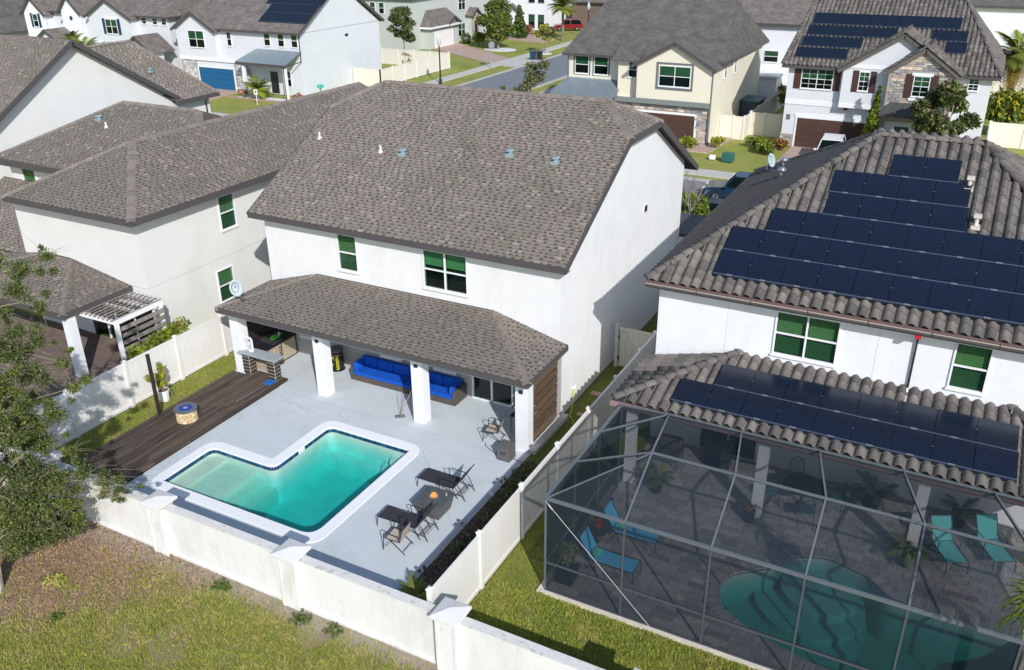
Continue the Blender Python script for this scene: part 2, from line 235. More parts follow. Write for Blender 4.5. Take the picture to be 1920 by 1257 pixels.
# ---------------------------------------------------------------- mesh builder and object helpers
class MB:
    def __init__(s): s.v = []; s.f = []; s.m = []; s.uv = {}
    def poly(s, pts, mi=0, uv=None):
        i = len(s.v); s.v += [tuple(p) for p in pts]; s.f.append(tuple(range(i, i+len(pts)))); s.m.append(mi)
        if uv: s.uv[len(s.f)-1] = uv
    def hexa(s, p, mi=0):      # p: 8 points, bottom 4 (ccw from above) then top 4
        i = len(s.v); s.v += [tuple(q) for q in p]
        for q in ((3,2,1,0),(4,5,6,7),(0,1,5,4),(1,2,6,5),(2,3,7,6),(3,0,4,7)): s.f.append(tuple(i+k for k in q)); s.m.append(mi)
    def box(s, x0, x1, y0, y1, z0, z1, mi=0):
        if x0 > x1: x0, x1 = x1, x0
        if y0 > y1: y0, y1 = y1, y0
        s.hexa([(x0,y0,z0),(x1,y0,z0),(x1,y1,z0),(x0,y1,z0),(x0,y0,z1),(x1,y0,z1),(x1,y1,z1),(x0,y1,z1)], mi)
    def beam(s, a, b, w_, h_, mi=0, up=(0,0,1), off=0):   # box profile w_ x h_ along a-b, centred
        a = Vector(a); b = Vector(b); d = (b-a).normalized(); up = Vector(up)
        if abs(d.dot(up)) > .98: up = Vector((0,1,0))
        sd = d.cross(up).normalized(); u = sd.cross(d).normalized(); a = a+u*off; b = b+u*off
        q = lambda c, i, j: c + sd*(w_/2*i) + u*(h_/2*j)
        s.hexa([q(a,-1,-1),q(a,1,-1),q(b,1,-1),q(b,-1,-1),q(a,-1,1),q(a,1,1),q(b,1,1),q(b,-1,1)], mi)
    def tube(s, pts, r, n=6, mi=0, r1=None, cap=True):
        pts = [Vector(p) for p in pts]; k = len(pts); rings = []
        for j, p in enumerate(pts):
            d = (pts[min(j+1,k-1)]-pts[max(j-1,0)])
            if d.length < 1e-6: d = Vector((0,0,1))
            d.normalize(); a = Vector((0,0,1)) if abs(d.z) < .9 else Vector((1,0,0)); x = d.cross(a).normalized(); y = d.cross(x)
            rr = r if r1 is None else r+(r1-r)*j/(k-1); i = len(s.v)
            for t in range(n):
                an = 2*math.pi*t/n; s.v.append(tuple(p + x*math.cos(an)*rr + y*math.sin(an)*rr))
            rings.append(i)
        for j in range(k-1):
            for t in range(n):
                a, b = rings[j]+t, rings[j]+(t+1)%n; c, d = rings[j+1]+(t+1)%n, rings[j+1]+t; s.f.append((a,b,c,d)); s.m.append(mi)
        if cap:
            s.f.append(tuple(rings[0]+t for t in range(n))[::-1]); s.m.append(mi); s.f.append(tuple(rings[-1]+t for t in range(n))); s.m.append(mi)
    def lathe(s, cx, cy, prof, n=20, mi=0, ph=0):       # prof [(r,z)]
        i0 = len(s.v)
        for r, z in prof:
            for t in range(n): a = 2*math.pi*t/n+ph; s.v.append((cx+r*math.cos(a), cy+r*math.sin(a), z))
        for j in range(len(prof)-1):
            for t in range(n): a = i0+j*n+t; b = i0+j*n+(t+1)%n; s.f.append((a,b,b+n,a+n)); s.m.append(mi)
        s.f.append(tuple(i0+t for t in range(n))[::-1]); s.m.append(mi); k = i0+(len(prof)-1)*n; s.f.append(tuple(k+t for t in range(n))); s.m.append(mi)
    def slab(s, pts, th, mi=0, uv=None):                 # polygon extruded down by th
        pts = [Vector(p) for p in pts]; s.poly(pts, mi, uv); lo = [p-Vector((0,0,th)) for p in pts]; s.poly(lo[::-1], mi)
        for k in range(len(pts)): a, b = pts[k], pts[(k+1)%len(pts)]; s.poly([a, lo[k], lo[(k+1)%len(pts)], b], mi)
    def mesh(s, name, mats, smooth=False):
        me = bpy.data.meshes.new(name); me.from_pydata(s.v, [], s.f)
        for m_ in (mats if isinstance(mats, (list, tuple)) else [mats]): me.materials.append(m_)
        me.polygons.foreach_set('material_index', s.m)
        if smooth: me.polygons.foreach_set('use_smooth', [True]*len(s.f))
        if s.uv:
            ul = me.uv_layers.new(name='UVMap').data
            for fi, uv in s.uv.items():
                for k, li in enumerate(me.polygons[fi].loop_indices): ul[li].uv = uv[k]
        me.update(); return me
ROOTS = {}
def link(name, me, parent=None, kind=None, label=None):
    o = bpy.data.objects.new(name, me); C.objects.link(o)
    if parent is not None:
        o.parent = parent
        if parent in ROOTS: o.location = -Vector(ROOTS[parent])
    if kind: o['kind'] = kind
    if label: o['label'] = label
    return o
def add(name, mb, mats, parent=None, kind=None, label=None, smooth=False, bevel=0):
    o = link(name, mb.mesh(name, mats, smooth), parent, kind, label)
    if bevel:
        b = o.modifiers.new('bevel', 'BEVEL'); b.width = bevel; b.segments = 2; b.limit_method = 'ANGLE'
    return o
def tag(o, label, cat, group=None):
    o['label'] = label; o['category'] = cat
    if group: o['group'] = group
    return o
def thing(name, loc, label, cat, group=None, world=False, rz=0):
    o = bpy.data.objects.new(name, None); C.objects.link(o); o.empty_display_size = .3; o.location = loc; o.rotation_euler = (0,0,rz)
    if world: ROOTS[o] = tuple(loc)
    return tag(o, label, cat, group)
def copy_tree(o, loc=None, rz=None, label=None):
    c = o.copy(); C.objects.link(c)
    for ch in o.children:
        d = copy_tree(ch); d.parent = c
    if loc is not None: c.location = loc
    if rz is not None: c.rotation_euler = (0,0,rz)
    if label: c['label'] = label
    return c
def pieces(name, parent, items, limit=300):
    """items: (mesh, matrix). The nearest `limit` in view become part objects, the rest one joined part of kind stuff."""
    def key(it):
        p = CM_inv @ it[1].translation; 
        inside = -p.z > 0 and abs(p.x/p.z) < .62 and abs(p.y/p.z) < .42
        return (0 if inside else 1, p.length)
    items = sorted(items, key=key)
    off = -Vector(ROOTS[parent]) if parent in ROOTS else Vector((0,0,0))
    for me, mt in items[:limit]:
        o = bpy.data.objects.new(name, me); C.objects.link(o); o.parent = parent; o.matrix_local = Matrix.Translation(off) @ mt
    rest = items[limit:]
    if rest:
        V = []; F = []; MI = []; mats = []; mkey = {}; base = 0; cache = {}
        for me, mt in rest:
            if me not in cache:
                a = np.empty(len(me.vertices)*3); me.vertices.foreach_get('co', a)
                cache[me] = (a.reshape(-1,3), [tuple(p.vertices) for p in me.polygons], [p.material_index for p in me.polygons])
                for m_ in me.materials:
                    if m_.name not in mkey: mkey[m_.name] = len(mats); mats.append(m_)
            a, f, mi = cache[me]; m3 = np.array(mt); V.append(a @ m3[:3,:3].T + m3[:3,3])
            F += [tuple(i+base for i in q) for q in f]; MI += [mkey[me.materials[k].name] for k in mi]; base += len(a)
        me = bpy.data.meshes.new(name); me.from_pydata(np.concatenate(V).tolist(), [], F)
        for m_ in mats: me.materials.append(m_)
        me.polygons.foreach_set('material_index', MI); me.update()
        o = link(name, me, parent, 'stuff')
def basis(u, v, n, o):
    m = Matrix((u, v, n)).transposed().to_4x4(); m.translation = o; return m
def tri_sheet(name, outer, holes, z, mats, parent=None, kind=None, th=0):
    bm = bmesh.new(); edges = []
    for lp in [outer]+holes:
        vs = [bm.verts.new((p[0], p[1], z)) for p in lp]
        for k in range(len(vs)): edges.append(bm.edges.new((vs[k], vs[(k+1)%len(vs)])))
    bmesh.ops.triangle_fill(bm, use_beauty=True, use_dissolve=False, edges=edges, normal=(0,0,1))
    bmesh.ops.recalc_face_normals(bm, faces=bm.faces)
    if bm.faces and sum(f.normal.z for f in bm.faces) < 0: bmesh.ops.reverse_faces(bm, faces=bm.faces)
    if th:
        r = bmesh.ops.extrude_face_region(bm, geom=list(bm.faces)); vs = [g for g in r['geom'] if isinstance(g, bmesh.types.BMVert)]
        bmesh.ops.translate(bm, verts=vs, vec=(0,0,-th)); bmesh.ops.recalc_face_normals(bm, faces=bm.faces)
    me = bpy.data.meshes.new(name); bm.to_mesh(me); bm.free()
    for m_ in (mats if isinstance(mats, (list, tuple)) else [mats]): me.materials.append(m_)
    return link(name, me, parent, kind)
def rounded(pts, rads, seg=6):
    out = []; n = len(pts)
    for i, p in enumerate(pts):
        p = Vector(p); a = Vector(pts[i-1]); b = Vector(pts[(i+1)%n]); r = rads[i] if isinstance(rads, (list,tuple)) else rads
        d1 = (a-p).normalized(); d2 = (b-p).normalized(); p1 = p+d1*r; p2 = p+d2*r
        for k in range(seg+1):
            t = k/seg; out.append(tuple(p1*(1-t)**2 + p*2*t*(1-t) + p2*t*t) if False else tuple((p1*(1-t)**2 + p*2*t*(1-t) + p2*t*t)))
    return out

# ---------------------------------------------------------------- architecture helpers
class Fr:
    """wall-local frame. side 'S': outer face looks to -Y, 'E': to +X, 'N': +Y, 'W': -X. lx runs right as seen from outside (S, E)"""
    def __init__(s, side, plane, u0=0): s.side, s.p, s.u = side, plane, u0
    def pt(s, x, d, z):
        if s.side == 'S': return (s.u+x, s.p+d, z)
        if s.side == 'E': return (s.p-d, s.u+x, z)
        if s.side == 'N': return (s.u+x, s.p-d, z)
        return (s.p+d, s.u+x, z)
    def box(s, mb, x0, x1, d0, d1, z0, z1, mi=0):
        a = s.pt(x0, d0, z0); b = s.pt(x1, d1, z1); mb.box(a[0], b[0], a[1], b[1], z0, z1, mi)
def wall_grid(mb, side, plane, u0, u1, z0, z1, holes=(), th=.18, mi=0):
    fr = Fr(side, plane); us = sorted({u0, u1, *[h[0] for h in holes], *[h[1] for h in holes]}); zs = sorted({z0, z1, *[h[2] for h in holes], *[h[3] for h in holes]})
    for i in range(len(us)-1):
        for j in range(len(zs)-1):
            uc, zc = (us[i]+us[i+1])/2, (zs[j]+zs[j+1])/2
            if any(h[0] < uc < h[1] and h[2] < zc < h[3] for h in holes): continue
            fr.box(mb, us[i], us[i+1], 0, th, zs[j], zs[j+1], mi)
def gable(mb, side, plane, pts, th=.18, mi=0):        # pts [(u,z)...] polygon on a wall plane, extruded inwards
    fr = Fr(side, plane); a = [fr.pt(u, 0, z) for u, z in pts]; b = [fr.pt(u, th, z) for u, z in pts]
    mb.poly(a, mi); mb.poly(b[::-1], mi)
    for k in range(len(pts)): mb.poly([a[k], b[k], b[(k+1)%len(pts)], a[(k+1)%len(pts)]], mi)
def window(root, side, plane, u0, u1, z0, z1, n=1, style='blind', trim=white_trim, grid=0, far=False, border=.055, arch=False):
    """a window part (frame and rails) with pane and blind sub-parts; n sashes side by side"""
    fr = Fr(side, plane, u0); W = u1-u0; f = MB(); b = border; d0, d1 = (-.045, .06) if not far else (-.07, 0)
    fr.box(f, 0, b, d0, d1, z0, z1); fr.box(f, W-b, W, d0, d1, z0, z1); fr.box(f, b, W-b, d0, d1, z0, z0+b); fr.box(f, b, W-b, d0, d1, z1-b, z1)
    fr.box(f, -.03, W+.03, d0-.03, d0-.002, z0-.05, z0+.012)
    sw = (W-b)/n; zm = (z0+z1)/2; dg = d0+.055 if not far else d0+.03
    for k in range(1, n): fr.box(f, k*sw, k*sw+b, d0+.003, d1-.003, z0+b, z1-b)
    for k in range(n): fr.box(f, k*sw+b, (k+1)*sw, d0+.012, dg+.012, zm-.025, zm+.025)
    if grid:
        for k in range(n):
            xm = k*sw+b/2+sw/2; fr.box(f, xm-.012, xm+.012, d0+.016, dg+.008, z0+b, z1-b)
            for q in (.25, .75): zz = z0+(z1-z0)*q; fr.box(f, k*sw+b, (k+1)*sw, d0+.018, dg+.006, zz-.012, zz+.012)
    wo = add('window', f, trim, root)
    for k in range(n):
        g = MB(); fr.box(g, k*sw+b, (k+1)*sw, dg, dg+.006, zm+.0251, z1-b); add('pane', g, glass_green if style != 'dark' and not far else glass_dark, wo)
        g = MB(); fr.box(g, k*sw+b, (k+1)*sw, dg+.01, dg+.016, z0+b, zm-.0251); add('pane', g, glass_dark, wo)
        bl = MB()
        if far:
            fr.box(bl, k*sw+b, (k+1)*sw, dg+.018, d1+.001, z0+b, z1-b, 1); fr.box(bl, k*sw+b+.02, (k+1)*sw-.02, dg+.0165, dg+.0179, (zm if style != 'full' else z0+b), z1-b, 0)
            add('blind', bl, [curtain, interior], wo)
        elif style in ('blind', 'full', 'half'):
            zt = z1-b; zb = z0+b if style != 'half' else zm-.1; zz = zt
            while zz > zb+.03: fr.box(bl, k*sw+b+.01, (k+1)*sw-.01, .10, .135, zz-.060, zz-.006, 0); zz -= .066
            fr.box(bl, k*sw+b, (k+1)*sw, .19, .2, z0, z1, 1); add('blind', bl, [blind_m, interior], wo)
        elif style == 'shade':
            fr.box(bl, k*sw+b+.01, (k+1)*sw-.01, .09, .10, zm+.12, z1-b, 0); fr.box(bl, k*sw+b, (k+1)*sw, .19, .2, z0, z1, 1); add('blind', bl, [shade_m, interior], wo)
        else: fr.box(bl, k*sw+b, (k+1)*sw, .19, .2, z0, z1, 0); add('blind', bl, [interior], wo)
    return wo
def shutter_pair(root, side, plane, u0, u1, z0, z1, w_=.42, mat=None, gap=.03):
    fr = Fr(side, plane)
    for a in (u0-gap-w_, u1+gap):
        s_ = MB(); fr.box(s_, a, a+w_, -.04, 0, z0, z1)
        k = z0+.08
        while k < z1-.1: fr.box(s_, a+.05, a+w_-.05, -.052, -.04, k, k+.05); k += .1
        add('shutter', s_, mat, root)
def plane_axes(poly):
    P = [Vector(p) for p in poly]; n = Vector((0,0,0))
    for k in range(len(P)): n += (P[k]-P[0]).cross(P[(k+1)%len(P)]-P[0])
    n.normalize()
    if n.z < 0: n = -n
    u = Vector((0,0,1)).cross(n).normalized(); v = n.cross(u).normalized()     # u along the eave, v up the slope
    o = min(P, key=lambda p: p.z); return P, u, v, n, o
def span(q, v):
    xs = []
    for k in range(len(q)):
        (a, b), (c, d) = q[k], q[(k+1)%len(q)]
        if (b <= v < d) or (d <= v < b): xs.append(a+(c-a)*(v-b)/(d-b))
    return (min(xs), max(xs)) if len(xs) >= 2 else None
def shingle_meshes():
    out = []
    for wd in (.10, .14, .19, .25):
        m = MB(); h = .150; t = .022
        m.hexa([(0,0,-.006),(wd,0,-.006),(wd,h,-.006),(0,h,-.006),(0,0,t),(wd,0,t),(wd,h,.004),(0,h,.004)]); m.m[2] = 1
        for top in (sh_l, sh_l, sh_l, sh_l2): out.append((wd, m.mesh('shingle', [top, sh_d])))
    return out
SHM = shingle_meshes()
def shingle_face(poly, stuff, items=None, e=.150):
    P, u, v, n, o = plane_axes(poly); q = [((p-o).dot(u), (p-o).dot(v)) for p in P]; vmax = max(b for a, b in q); k = 0
    while (k+1)*e <= vmax+.02:
        v0, v1 = k*e, min((k+1)*e, vmax-1e-3); s0 = span(q, v0+1e-3); s1 = span(q, v1-1e-3); k += 1
        if not s0 or not s1: continue
        a = min(s0[0], s1[0]); bnd = max(s0[1], s1[1]); x = a - random.random()*.3
        def pt(uu, top, w_):
            s = s1 if top else s0; uu = min(max(uu, s[0]), s[1]); return o + u*uu + v*(v1 if top else v0) + n*w_
        def ptm(uu, vv, w_):
            t = (vv-v0)/(v1-v0); lo = s0[0]+(s1[0]-s0[0])*t; hi = s0[1]+(s1[1]-s0[1])*t; return o + u*min(max(uu, lo), hi) + v*vv + n*w_
        while x < bnd:
            wd, me = random.choice(SHM); gap = random.uniform(.10, .18); x1 = x+wd
            full = x > max(s0[0], s1[0])+.02 and x1 < min(s0[1], s1[1])-.02
            if items is not None and full and v1-v0 > e-.002: items.append((me, basis(u, v, n, o+u*x+v*v0)))
            elif x1 > a:
                t = .022; fi = len(stuff.f); stuff.hexa([pt(x,0,-.006),pt(x1,0,-.006),pt(x1,1,-.006),pt(x,1,-.006),pt(x,0,t),pt(x1,0,t),pt(x1,1,.004),pt(x,1,.004)], random.choice((0,0,0,2,2,3))); stuff.m[fi+2] = 1
            g1 = x1+gap; vm = v0+(v1-v0)*random.uniform(.42,.72)                          # the recessed course between two tabs: dark lower band, plain upper part
            if g1 > a: stuff.poly([ptm(x1,v0,.003),ptm(g1,v0,.003),ptm(g1,vm,.002),ptm(x1,vm,.002)], random.choice((1,1,1,4))); stuff.poly([ptm(x1,vm,.002),ptm(g1,vm,.002),ptm(g1,v1,.001),ptm(x1,v1,.001)], 0)
            x = g1
def cap_line(items, a, b, meshkey, step=.24, lift=.02):
    """ridge or hip caps laid in overlapping steps from a up to b"""
    a = Vector(a); b = Vector(b)
    d = (b-a); L = d.length; d.normalize(); sd = d.cross(Vector((0,0,1))).normalized(); up = sd.cross(d); k = int(L/step)
    for i in range(k): items.append((meshkey, basis(sd, d, up, a + d*(i*step) + up*lift)))
def cap_mesh_shingle():
    m = MB(); w_, h = .17, .26
    for sgn in (-1, 1):
        a, b = (-w_, 0) if sgn < 0 else (0, w_); za, zb = (-.085, 0) if sgn < 0 else (0, -.085)
        m.hexa([(a,0,za-.01),(b,0,zb-.01),(b,h,zb-.01),(a,h,za-.01),(a,0,za+.022),(b,0,zb+.022),(b,h,zb+.006),(a,h,za+.006)])
    return m.mesh('ridge_cap', hipcap)
CAPS = cap_mesh_shingle()
def tile_mesh(mi, p=.335, L=.43):
    m = MB(); prof = [(0,.010),(.05,-.01),(.085,.02),(.125,.085),(.195,.115),(.265,.085),(.31,.02),(.335,.010)]
    n = len(prof); lift = .035; i = 0
    for yy, dz in ((0, lift), (L, 0)):
        for a, z in prof: m.v.append((a, yy, z+dz))
    for a, z in prof: m.v.append((a, 0, z+lift-.03))
    for k in range(n-1): m.f.append((k, k+1, n+k+1, n+k)); m.m.append(0); m.f.append((2*n+k, 2*n+k+1, k+1, k)); m.m.append(0)
    me = m.mesh('roof_tile', tile_m[mi]); me.polygons.foreach_set('use_smooth', [k % 2 == 0 for k in range(len(m.f))]); return me
TILES = [tile_mesh(k) for k in range(3)]
def ridge_tile_mesh(mi):
    m = MB(); n = 7; L = .42
    for yy, r, z in ((0,.155,.02),(L,.125,0)):
        for k in range(n): a = math.pi*k/(n-1); m.v.append((r*math.cos(a), yy, r*math.sin(a)*.8+z))
    for k in range(n-1): m.f.append((k+1, k, n+k, n+k+1)); m.m.append(0)
    m.f.append(tuple(range(n))); m.m.append(0)
    me = m.mesh('ridge_tile', tile_m[mi]); return me
RTILES = [ridge_tile_mesh(k) for k in range(3)]
def tile_face(poly, items, skip=None, e=.385, p=.335, margin=.0):
    P, u, v, n, o = plane_axes(poly); q = [((a-o).dot(u), (a-o).dot(v)) for a in P]; vmax = max(b for a, b in q); k = 0
    while k*e < vmax:
        vc = k*e+.2; s = span(q, min(vc, vmax-.01))
        if s:
            j0 = math.ceil((s[0]-margin)/p-.5); j1 = math.floor((s[1]+margin)/p-.5)
            for j in range(j0, j1+1):
                org = o+u*(j*p)+v*(k*e-.03)+n*(.01+random.uniform(-.004,.004))
                items.append((random.choice(TILES), basis(u, v, n, org)))
        k += 1
def cap_tiles(items, a, b, step=.37):
    a = Vector(a); b = Vector(b); d = b-a; L = d.length; d.normalize(); sd = d.cross(Vector((0,0,1))).normalized(); up = sd.cross(d)
    for i in range(int(L/step)+1): items.append((random.choice(RTILES), basis(sd, d, up, a+d*(i*step)+up*.06)))
def roof_deck(mb, poly, th=.14, mi=0):
    P, u, v, n, o = plane_axes(poly); uv = [((p-o).dot(u), (p-o).dot(v)) for p in P]
    nn = Vector((0,0,0))
    for k in range(len(P)): nn += (P[k]-P[0]).cross(P[(k+1)%len(P)]-P[0])
    if nn.z < 0: P = P[::-1]; uv = uv[::-1]
    mb.slab(P, th, mi, uv)
def fascia_line(mb, pts, w_=.05, h_=.2, drop=.0, out=0):
    for a, b in zip(pts[:-1], pts[1:]): mb.beam(Vector(a)-Vector((0,0,h_/2+drop)), Vector(b)-Vector((0,0,h_/2+drop)), w_, h_)
def lerp(a, b, t): return tuple(a[i]+(b[i]-a[i])*t for i in range(3))

# ================================================================ SETTING: ground, streets
def sheet(name, x0, x1, y0, y1, z, mat):
    m = MB(); m.poly([(x0,y0,z),(x1,y0,z),(x1,y1,z),(x0,y1,z)]); return add(name, m, mat, kind='structure')
gnd = MB()
hole = (2.75, 9.85, -9.8, -3.8); hole2 = (20.6, 28.6, -7.9, -3.3)
def cells(mb, x0, x1, y0, y1, z, holes):
    xs = sorted({x0, x1, *[h[0] for h in holes], *[h[1] for h in holes]}); ys = sorted({y0, y1, *[h[2] for h in holes], *[h[3] for h in holes]})
    for i in range(len(xs)-1):
        for j in range(len(ys)-1):
            xc, yc = (xs[i]+xs[i+1])/2, (ys[j]+ys[j+1])/2
            if any(h[0] < xc < h[1] and h[2] < yc < h[3] for h in holes): continue
            mb.poly([(xs[i],ys[j],z),(xs[i+1],ys[j],z),(xs[i+1],ys[j+1],z),(xs[i],ys[j+1],z)])
cells(gnd, -420, 320, -160, 620, -.06, [hole, hole2]); add('ground', gnd, grass_far, kind='structure')
# --- vacant lot beyond the masonry wall: soil with sandy track and thin turf
n, l, b = nodes_of(lot_m)
tc = n.new('ShaderNodeTexCoord'); sp = n.new('ShaderNodeSeparateXYZ'); l.new(tc.outputs['Object'], sp.inputs[0])
nz = n.new('ShaderNodeTexNoise'); nz.inputs['Scale'].default_value = .55; nz.inputs['Detail'].default_value = 8; nz.inputs['Roughness'].default_value = .65; l.new(tc.outputs['Object'], nz.inputs[0])
def mth(op, a, b_, c_=None):
    m_ = n.new('ShaderNodeMath'); m_.operation = op
    for i, q in enumerate((a, b_, c_)):
        if q is None: continue
        if isinstance(q, (int, float)): m_.inputs[i].default_value = q
        else: l.new(q, m_.inputs[i])
    return m_.outputs[0]
# bare, litter-covered soil lies towards the tree: west of a line through (5,-16.5) and (8.5,-12.6)
side_ = mth('ADD', mth('MULTIPLY', sp.outputs['X'], .74), mth('MULTIPLY', sp.outputs['Y'], -.66)); side_ = mth('SUBTRACT', 14.2, side_)
mk = mth('ADD', side_, mth('MULTIPLY', mth('SUBTRACT', nz.outputs[0], .5), 5)); cr = n.new('ShaderNodeValToRGB'); l.new(mth('MULTIPLY_ADD', mk, .5, .5), cr.inputs[0]); cr.color_ramp.elements[0].position = .3; cr.color_ramp.elements[1].position = .75
n2 = n.new('ShaderNodeTexNoise'); n2.inputs['Scale'].default_value = 22; n2.inputs['Detail'].default_value = 5; l.new(tc.outputs['Object'], n2.inputs[0]); c2 = n.new('ShaderNodeValToRGB'); l.new(n2.outputs[0], c2.inputs[0])
c2.color_ramp.elements[0].position = .35; c2.color_ramp.elements[1].position = .68; c2.color_ramp.elements[0].color = (.23,.14,.095,1); c2.color_ramp.elements[1].color = (.42,.275,.18,1)
mx = n.new('ShaderNodeMix'); mx.data_type = 'RGBA'; l.new(cr.outputs[0], mx.inputs[0]); l.new(b.inputs['Base Color'].links[0].from_socket, mx.inputs[6]); l.new(c2.outputs[0], mx.inputs[7])
# sandy strip along the wall foot and a worn path
wy = mth('ADD', sp.outputs['Y'], mth('MULTIPLY', mth('SUBTRACT', nz.outputs[0], .5), .8)); c3 = n.new('ShaderNodeValToRGB'); l.new(mth('MULTIPLY_ADD', wy, 1.6, 20.6), c3.inputs[0]); c3.color_ramp.elements[0].position = .2; c3.color_ramp.elements[1].position = .75; c3.color_ramp.elements[1].color = (.75,.75,.75,1)
m3 = n.new('ShaderNodeMix'); m3.data_type = 'RGBA'; l.new(c3.outputs[0], m3.inputs[0]); l.new(mx.outputs[2], m3.inputs[6]); m3.inputs[7].default_value = (.36,.30,.26,1); l.new(m3.outputs[2], b.inputs['Base Color'])
sheet('vacant_lot', -60, 60, -60, -11.85, 0.0, lot_m)
sheet('lawn', 13.1, 16.4, -11.65, 20, -.03, grass_base)
sheet('lawn', 16.4, 40, -11.65, -8.45, -.03, grass_base)
sheet('lawn', -1.6, -.25, -11.6, 13, -.03, grass_base)
sheet('mulch_bed', 13.24, 14.9, -11.6, -3.2, 0.0, mulch_m)
# --- streets
STREETZ = -.10
sheet('street', -160, 160, 26.3, 33.6, -.045, asphalt)
sheet('street', -26.4, -18.6, 33.6, 400, -.041, asphalt)
def kerbbox(name, x0, x1, y0, y1, z1, mat): m = MB(); m.box(x0,x1,y0,y1,-.3,z1); return add(name, m, mat, kind='structure')
kerbbox('kerb', -18.6, 160, 33.6, 33.95, .07, kerb_m); kerbbox('kerb', -160, -26.4, 33.6, 33.95, .07, kerb_m); kerbbox('kerb', -160, 160, 25.95, 26.3, .07, kerb_m)
kerbbox('kerb', -26.75, -26.4, 33.95, 400, .07, kerb_m); kerbbox('kerb', -18.6, -18.25, 33.95, 400, .07, kerb_m)
def pave(x0, x1, y0, y1, name='pavement', n_=1):
    m = MB(); L = max(x1-x0, y1-y0); k = max(1, int(L/1.6)) if L < 90 else max(1, int(L/1.6)); 
    for i in range(min(k, 90)):
        if x1-x0 > y1-y0: a = x0+(x1-x0)*i/min(k,90); c = x0+(x1-x0)*(i+1)/min(k,90); m.box(a+.008, c-.008, y0, y1, -.1, .05)
        else: a = y0+(y1-y0)*i/min(k,90); c = y0+(y1-y0)*(i+1)/min(k,90); m.box(x0, x1, a+.008, c-.008, -.1, .05)
    return add(name, m, concrete, kind='structure')
pave(-18, 60, 35.0, 36.5); pave(-80, -26.8, 35.0, 36.5); pave(-31, -29.5, 35.0, 130); pave(-16.6, -15.2, 36.5, 120)
# driveways
def drive(pts, mat=paver_far, z=.058): m = MB(); m.slab([(x, y, z) for x, y in pts], .12); return add('driveway', m, mat, kind='structure')
drive([(-53,46.5),(-46,46.5),(-44.5,34),(-51.5,34)])                                     # blue-door house
drive([(-45.6,83.6),(-31,74.6),(-31,79.5),(-45.6,90.6)])
drive([(-31,74.6),(-26.8,73.5),(-26.8,80.5),(-31,79.5)], concrete, .062)
drive([(11.9,46.4),(17.3,46.4),(17.3,34),(11.9,34)])
drive([(-5.2,45.6),(2.8,45.6),(2.8,34),(-5.2,34)])
drive([(5.2,47.2),(6.9,47.2),(6.6,41.5),(3.2,41.5),(3.2,43.4),(5.2,43.4)], z=.054)
drive([(10.0,14.6),(14.5,14.6),(14.5,26),(10.0,26)])
drive([(-45,98),(-34,96),(-34,100),(-45,108)], z=.05)
# side yard strip
# ================================================================ POOL DECK
outer_deck = [(2.25,-11.62),(13.1,-11.62),(13.1,0.0),(-.3,0.0),(-.3,-2.62),(2.25,-2.62)]
copo = [(2.80,-9.80),(9.80,-9.80),(9.80,-3.82),(5.55,-3.82),(5.55,-6.80),(2.80,-6.80)]
cop_out = rounded(copo, [.55,.62,.62,.55,.12,.6]); 
cop_in = rounded([(3.15,-9.42),(9.43,-9.42),(9.43,-4.20),(5.93,-4.20),(5.93,-7.17),(3.15,-7.17)], [.10,.50,.12,.30,.34,.30])
tri_sheet('patio_slab', outer_deck, [cop_out], 0.0, deck_paint, None, 'structure', .12)
jt = MB()                                            # sawn control joints, thin recess strips standing just above the slab
joint_m = M('joint', (.40,.43,.44), .9)
for a, b_ in (((5.6,-3.82),(2.3,-3.2)),((9.8,-3.9),(13.1,-3.4)),((9.8,-9.8),(11.4,-11.6)),((9.8,-4.0),(13.0,-7.2)),((2.3,-2.9),(13.0,-2.9))):
    a = Vector((*a,.003)); b_ = Vector((*b_,.003)); jt.beam(a, b_, .014, .002)
add('control_joints', jt, joint_m, kind='structure')
km = MB(); km.box(13.1,13.24,-11.6,0.35,-.1,.03); add('slab_edge', km, concrete, kind='structure')
# pool thing
pool = thing('swimming_pool', (6.3,-6.8,0), 'l shaped swimming pool of turquoise water with white coping', 'pool', world=True)
tri_sheet('coping', cop_out, [cop_in], .03, coping_m, pool, None, .15)
def loop_wall(mb, lp, z0, z1, mi=0, flip=False):
    for k in range(len(lp)):
        a, b_ = lp[k], lp[(k+1)%len(lp)]; q = [(a[0],a[1],z0),(b_[0],b_[1],z0),(b_[0],b_[1],z1),(a[0],a[1],z1)]; mb.poly(q[::-1] if flip else q, mi)
bs = MB(); loop_wall(bs, cop_in, -1.6, -.18); bs.poly([(3.1,-9.5,-1.55),(9.5,-9.5,-1.55),(9.5,-4.1,-1.55),(3.1,-4.1,-1.55)])
bs.box(3.1,3.75,-9.5,-7.1,-1.7,-.30,1); bs.box(3.75,5.05,-9.5,-7.1,-1.7,-.42,1); bs.box(5.05,5.42,-9.5,-7.1,-1.7,-.62,1); bs.box(5.42,5.85,-9.5,-7.1,-1.7,-.85,1)
bs.lathe(9.43,-4.2,[(.75,-1.7),(.75,-.42)],20); bs.lathe(9.43,-4.2,[(1.05,-1.7),(1.05,-.72)],20)
bs.box(5.9,9.43,-4.6,-4.15,-1.7,-.95); bs.box(9.0,9.5,-9.0,-4.2,-1.7,-1.2)
add('basin', bs, [plaster, plaster_sand], pool)
for x, y in ((7.2,-8.0),(8.2,-7.2)): m = MB(); m.lathe(x, y, [(.12,-1.56),(.12,-1.53),(.03,-1.52)], 16); add('floor_drain', m, white_paint, pool)
m = MB(); m.tube([(9.40,-5.6,-.7),(9.43,-5.6,-.7)], .12, 16); add('pool_light', m, white_paint, pool)
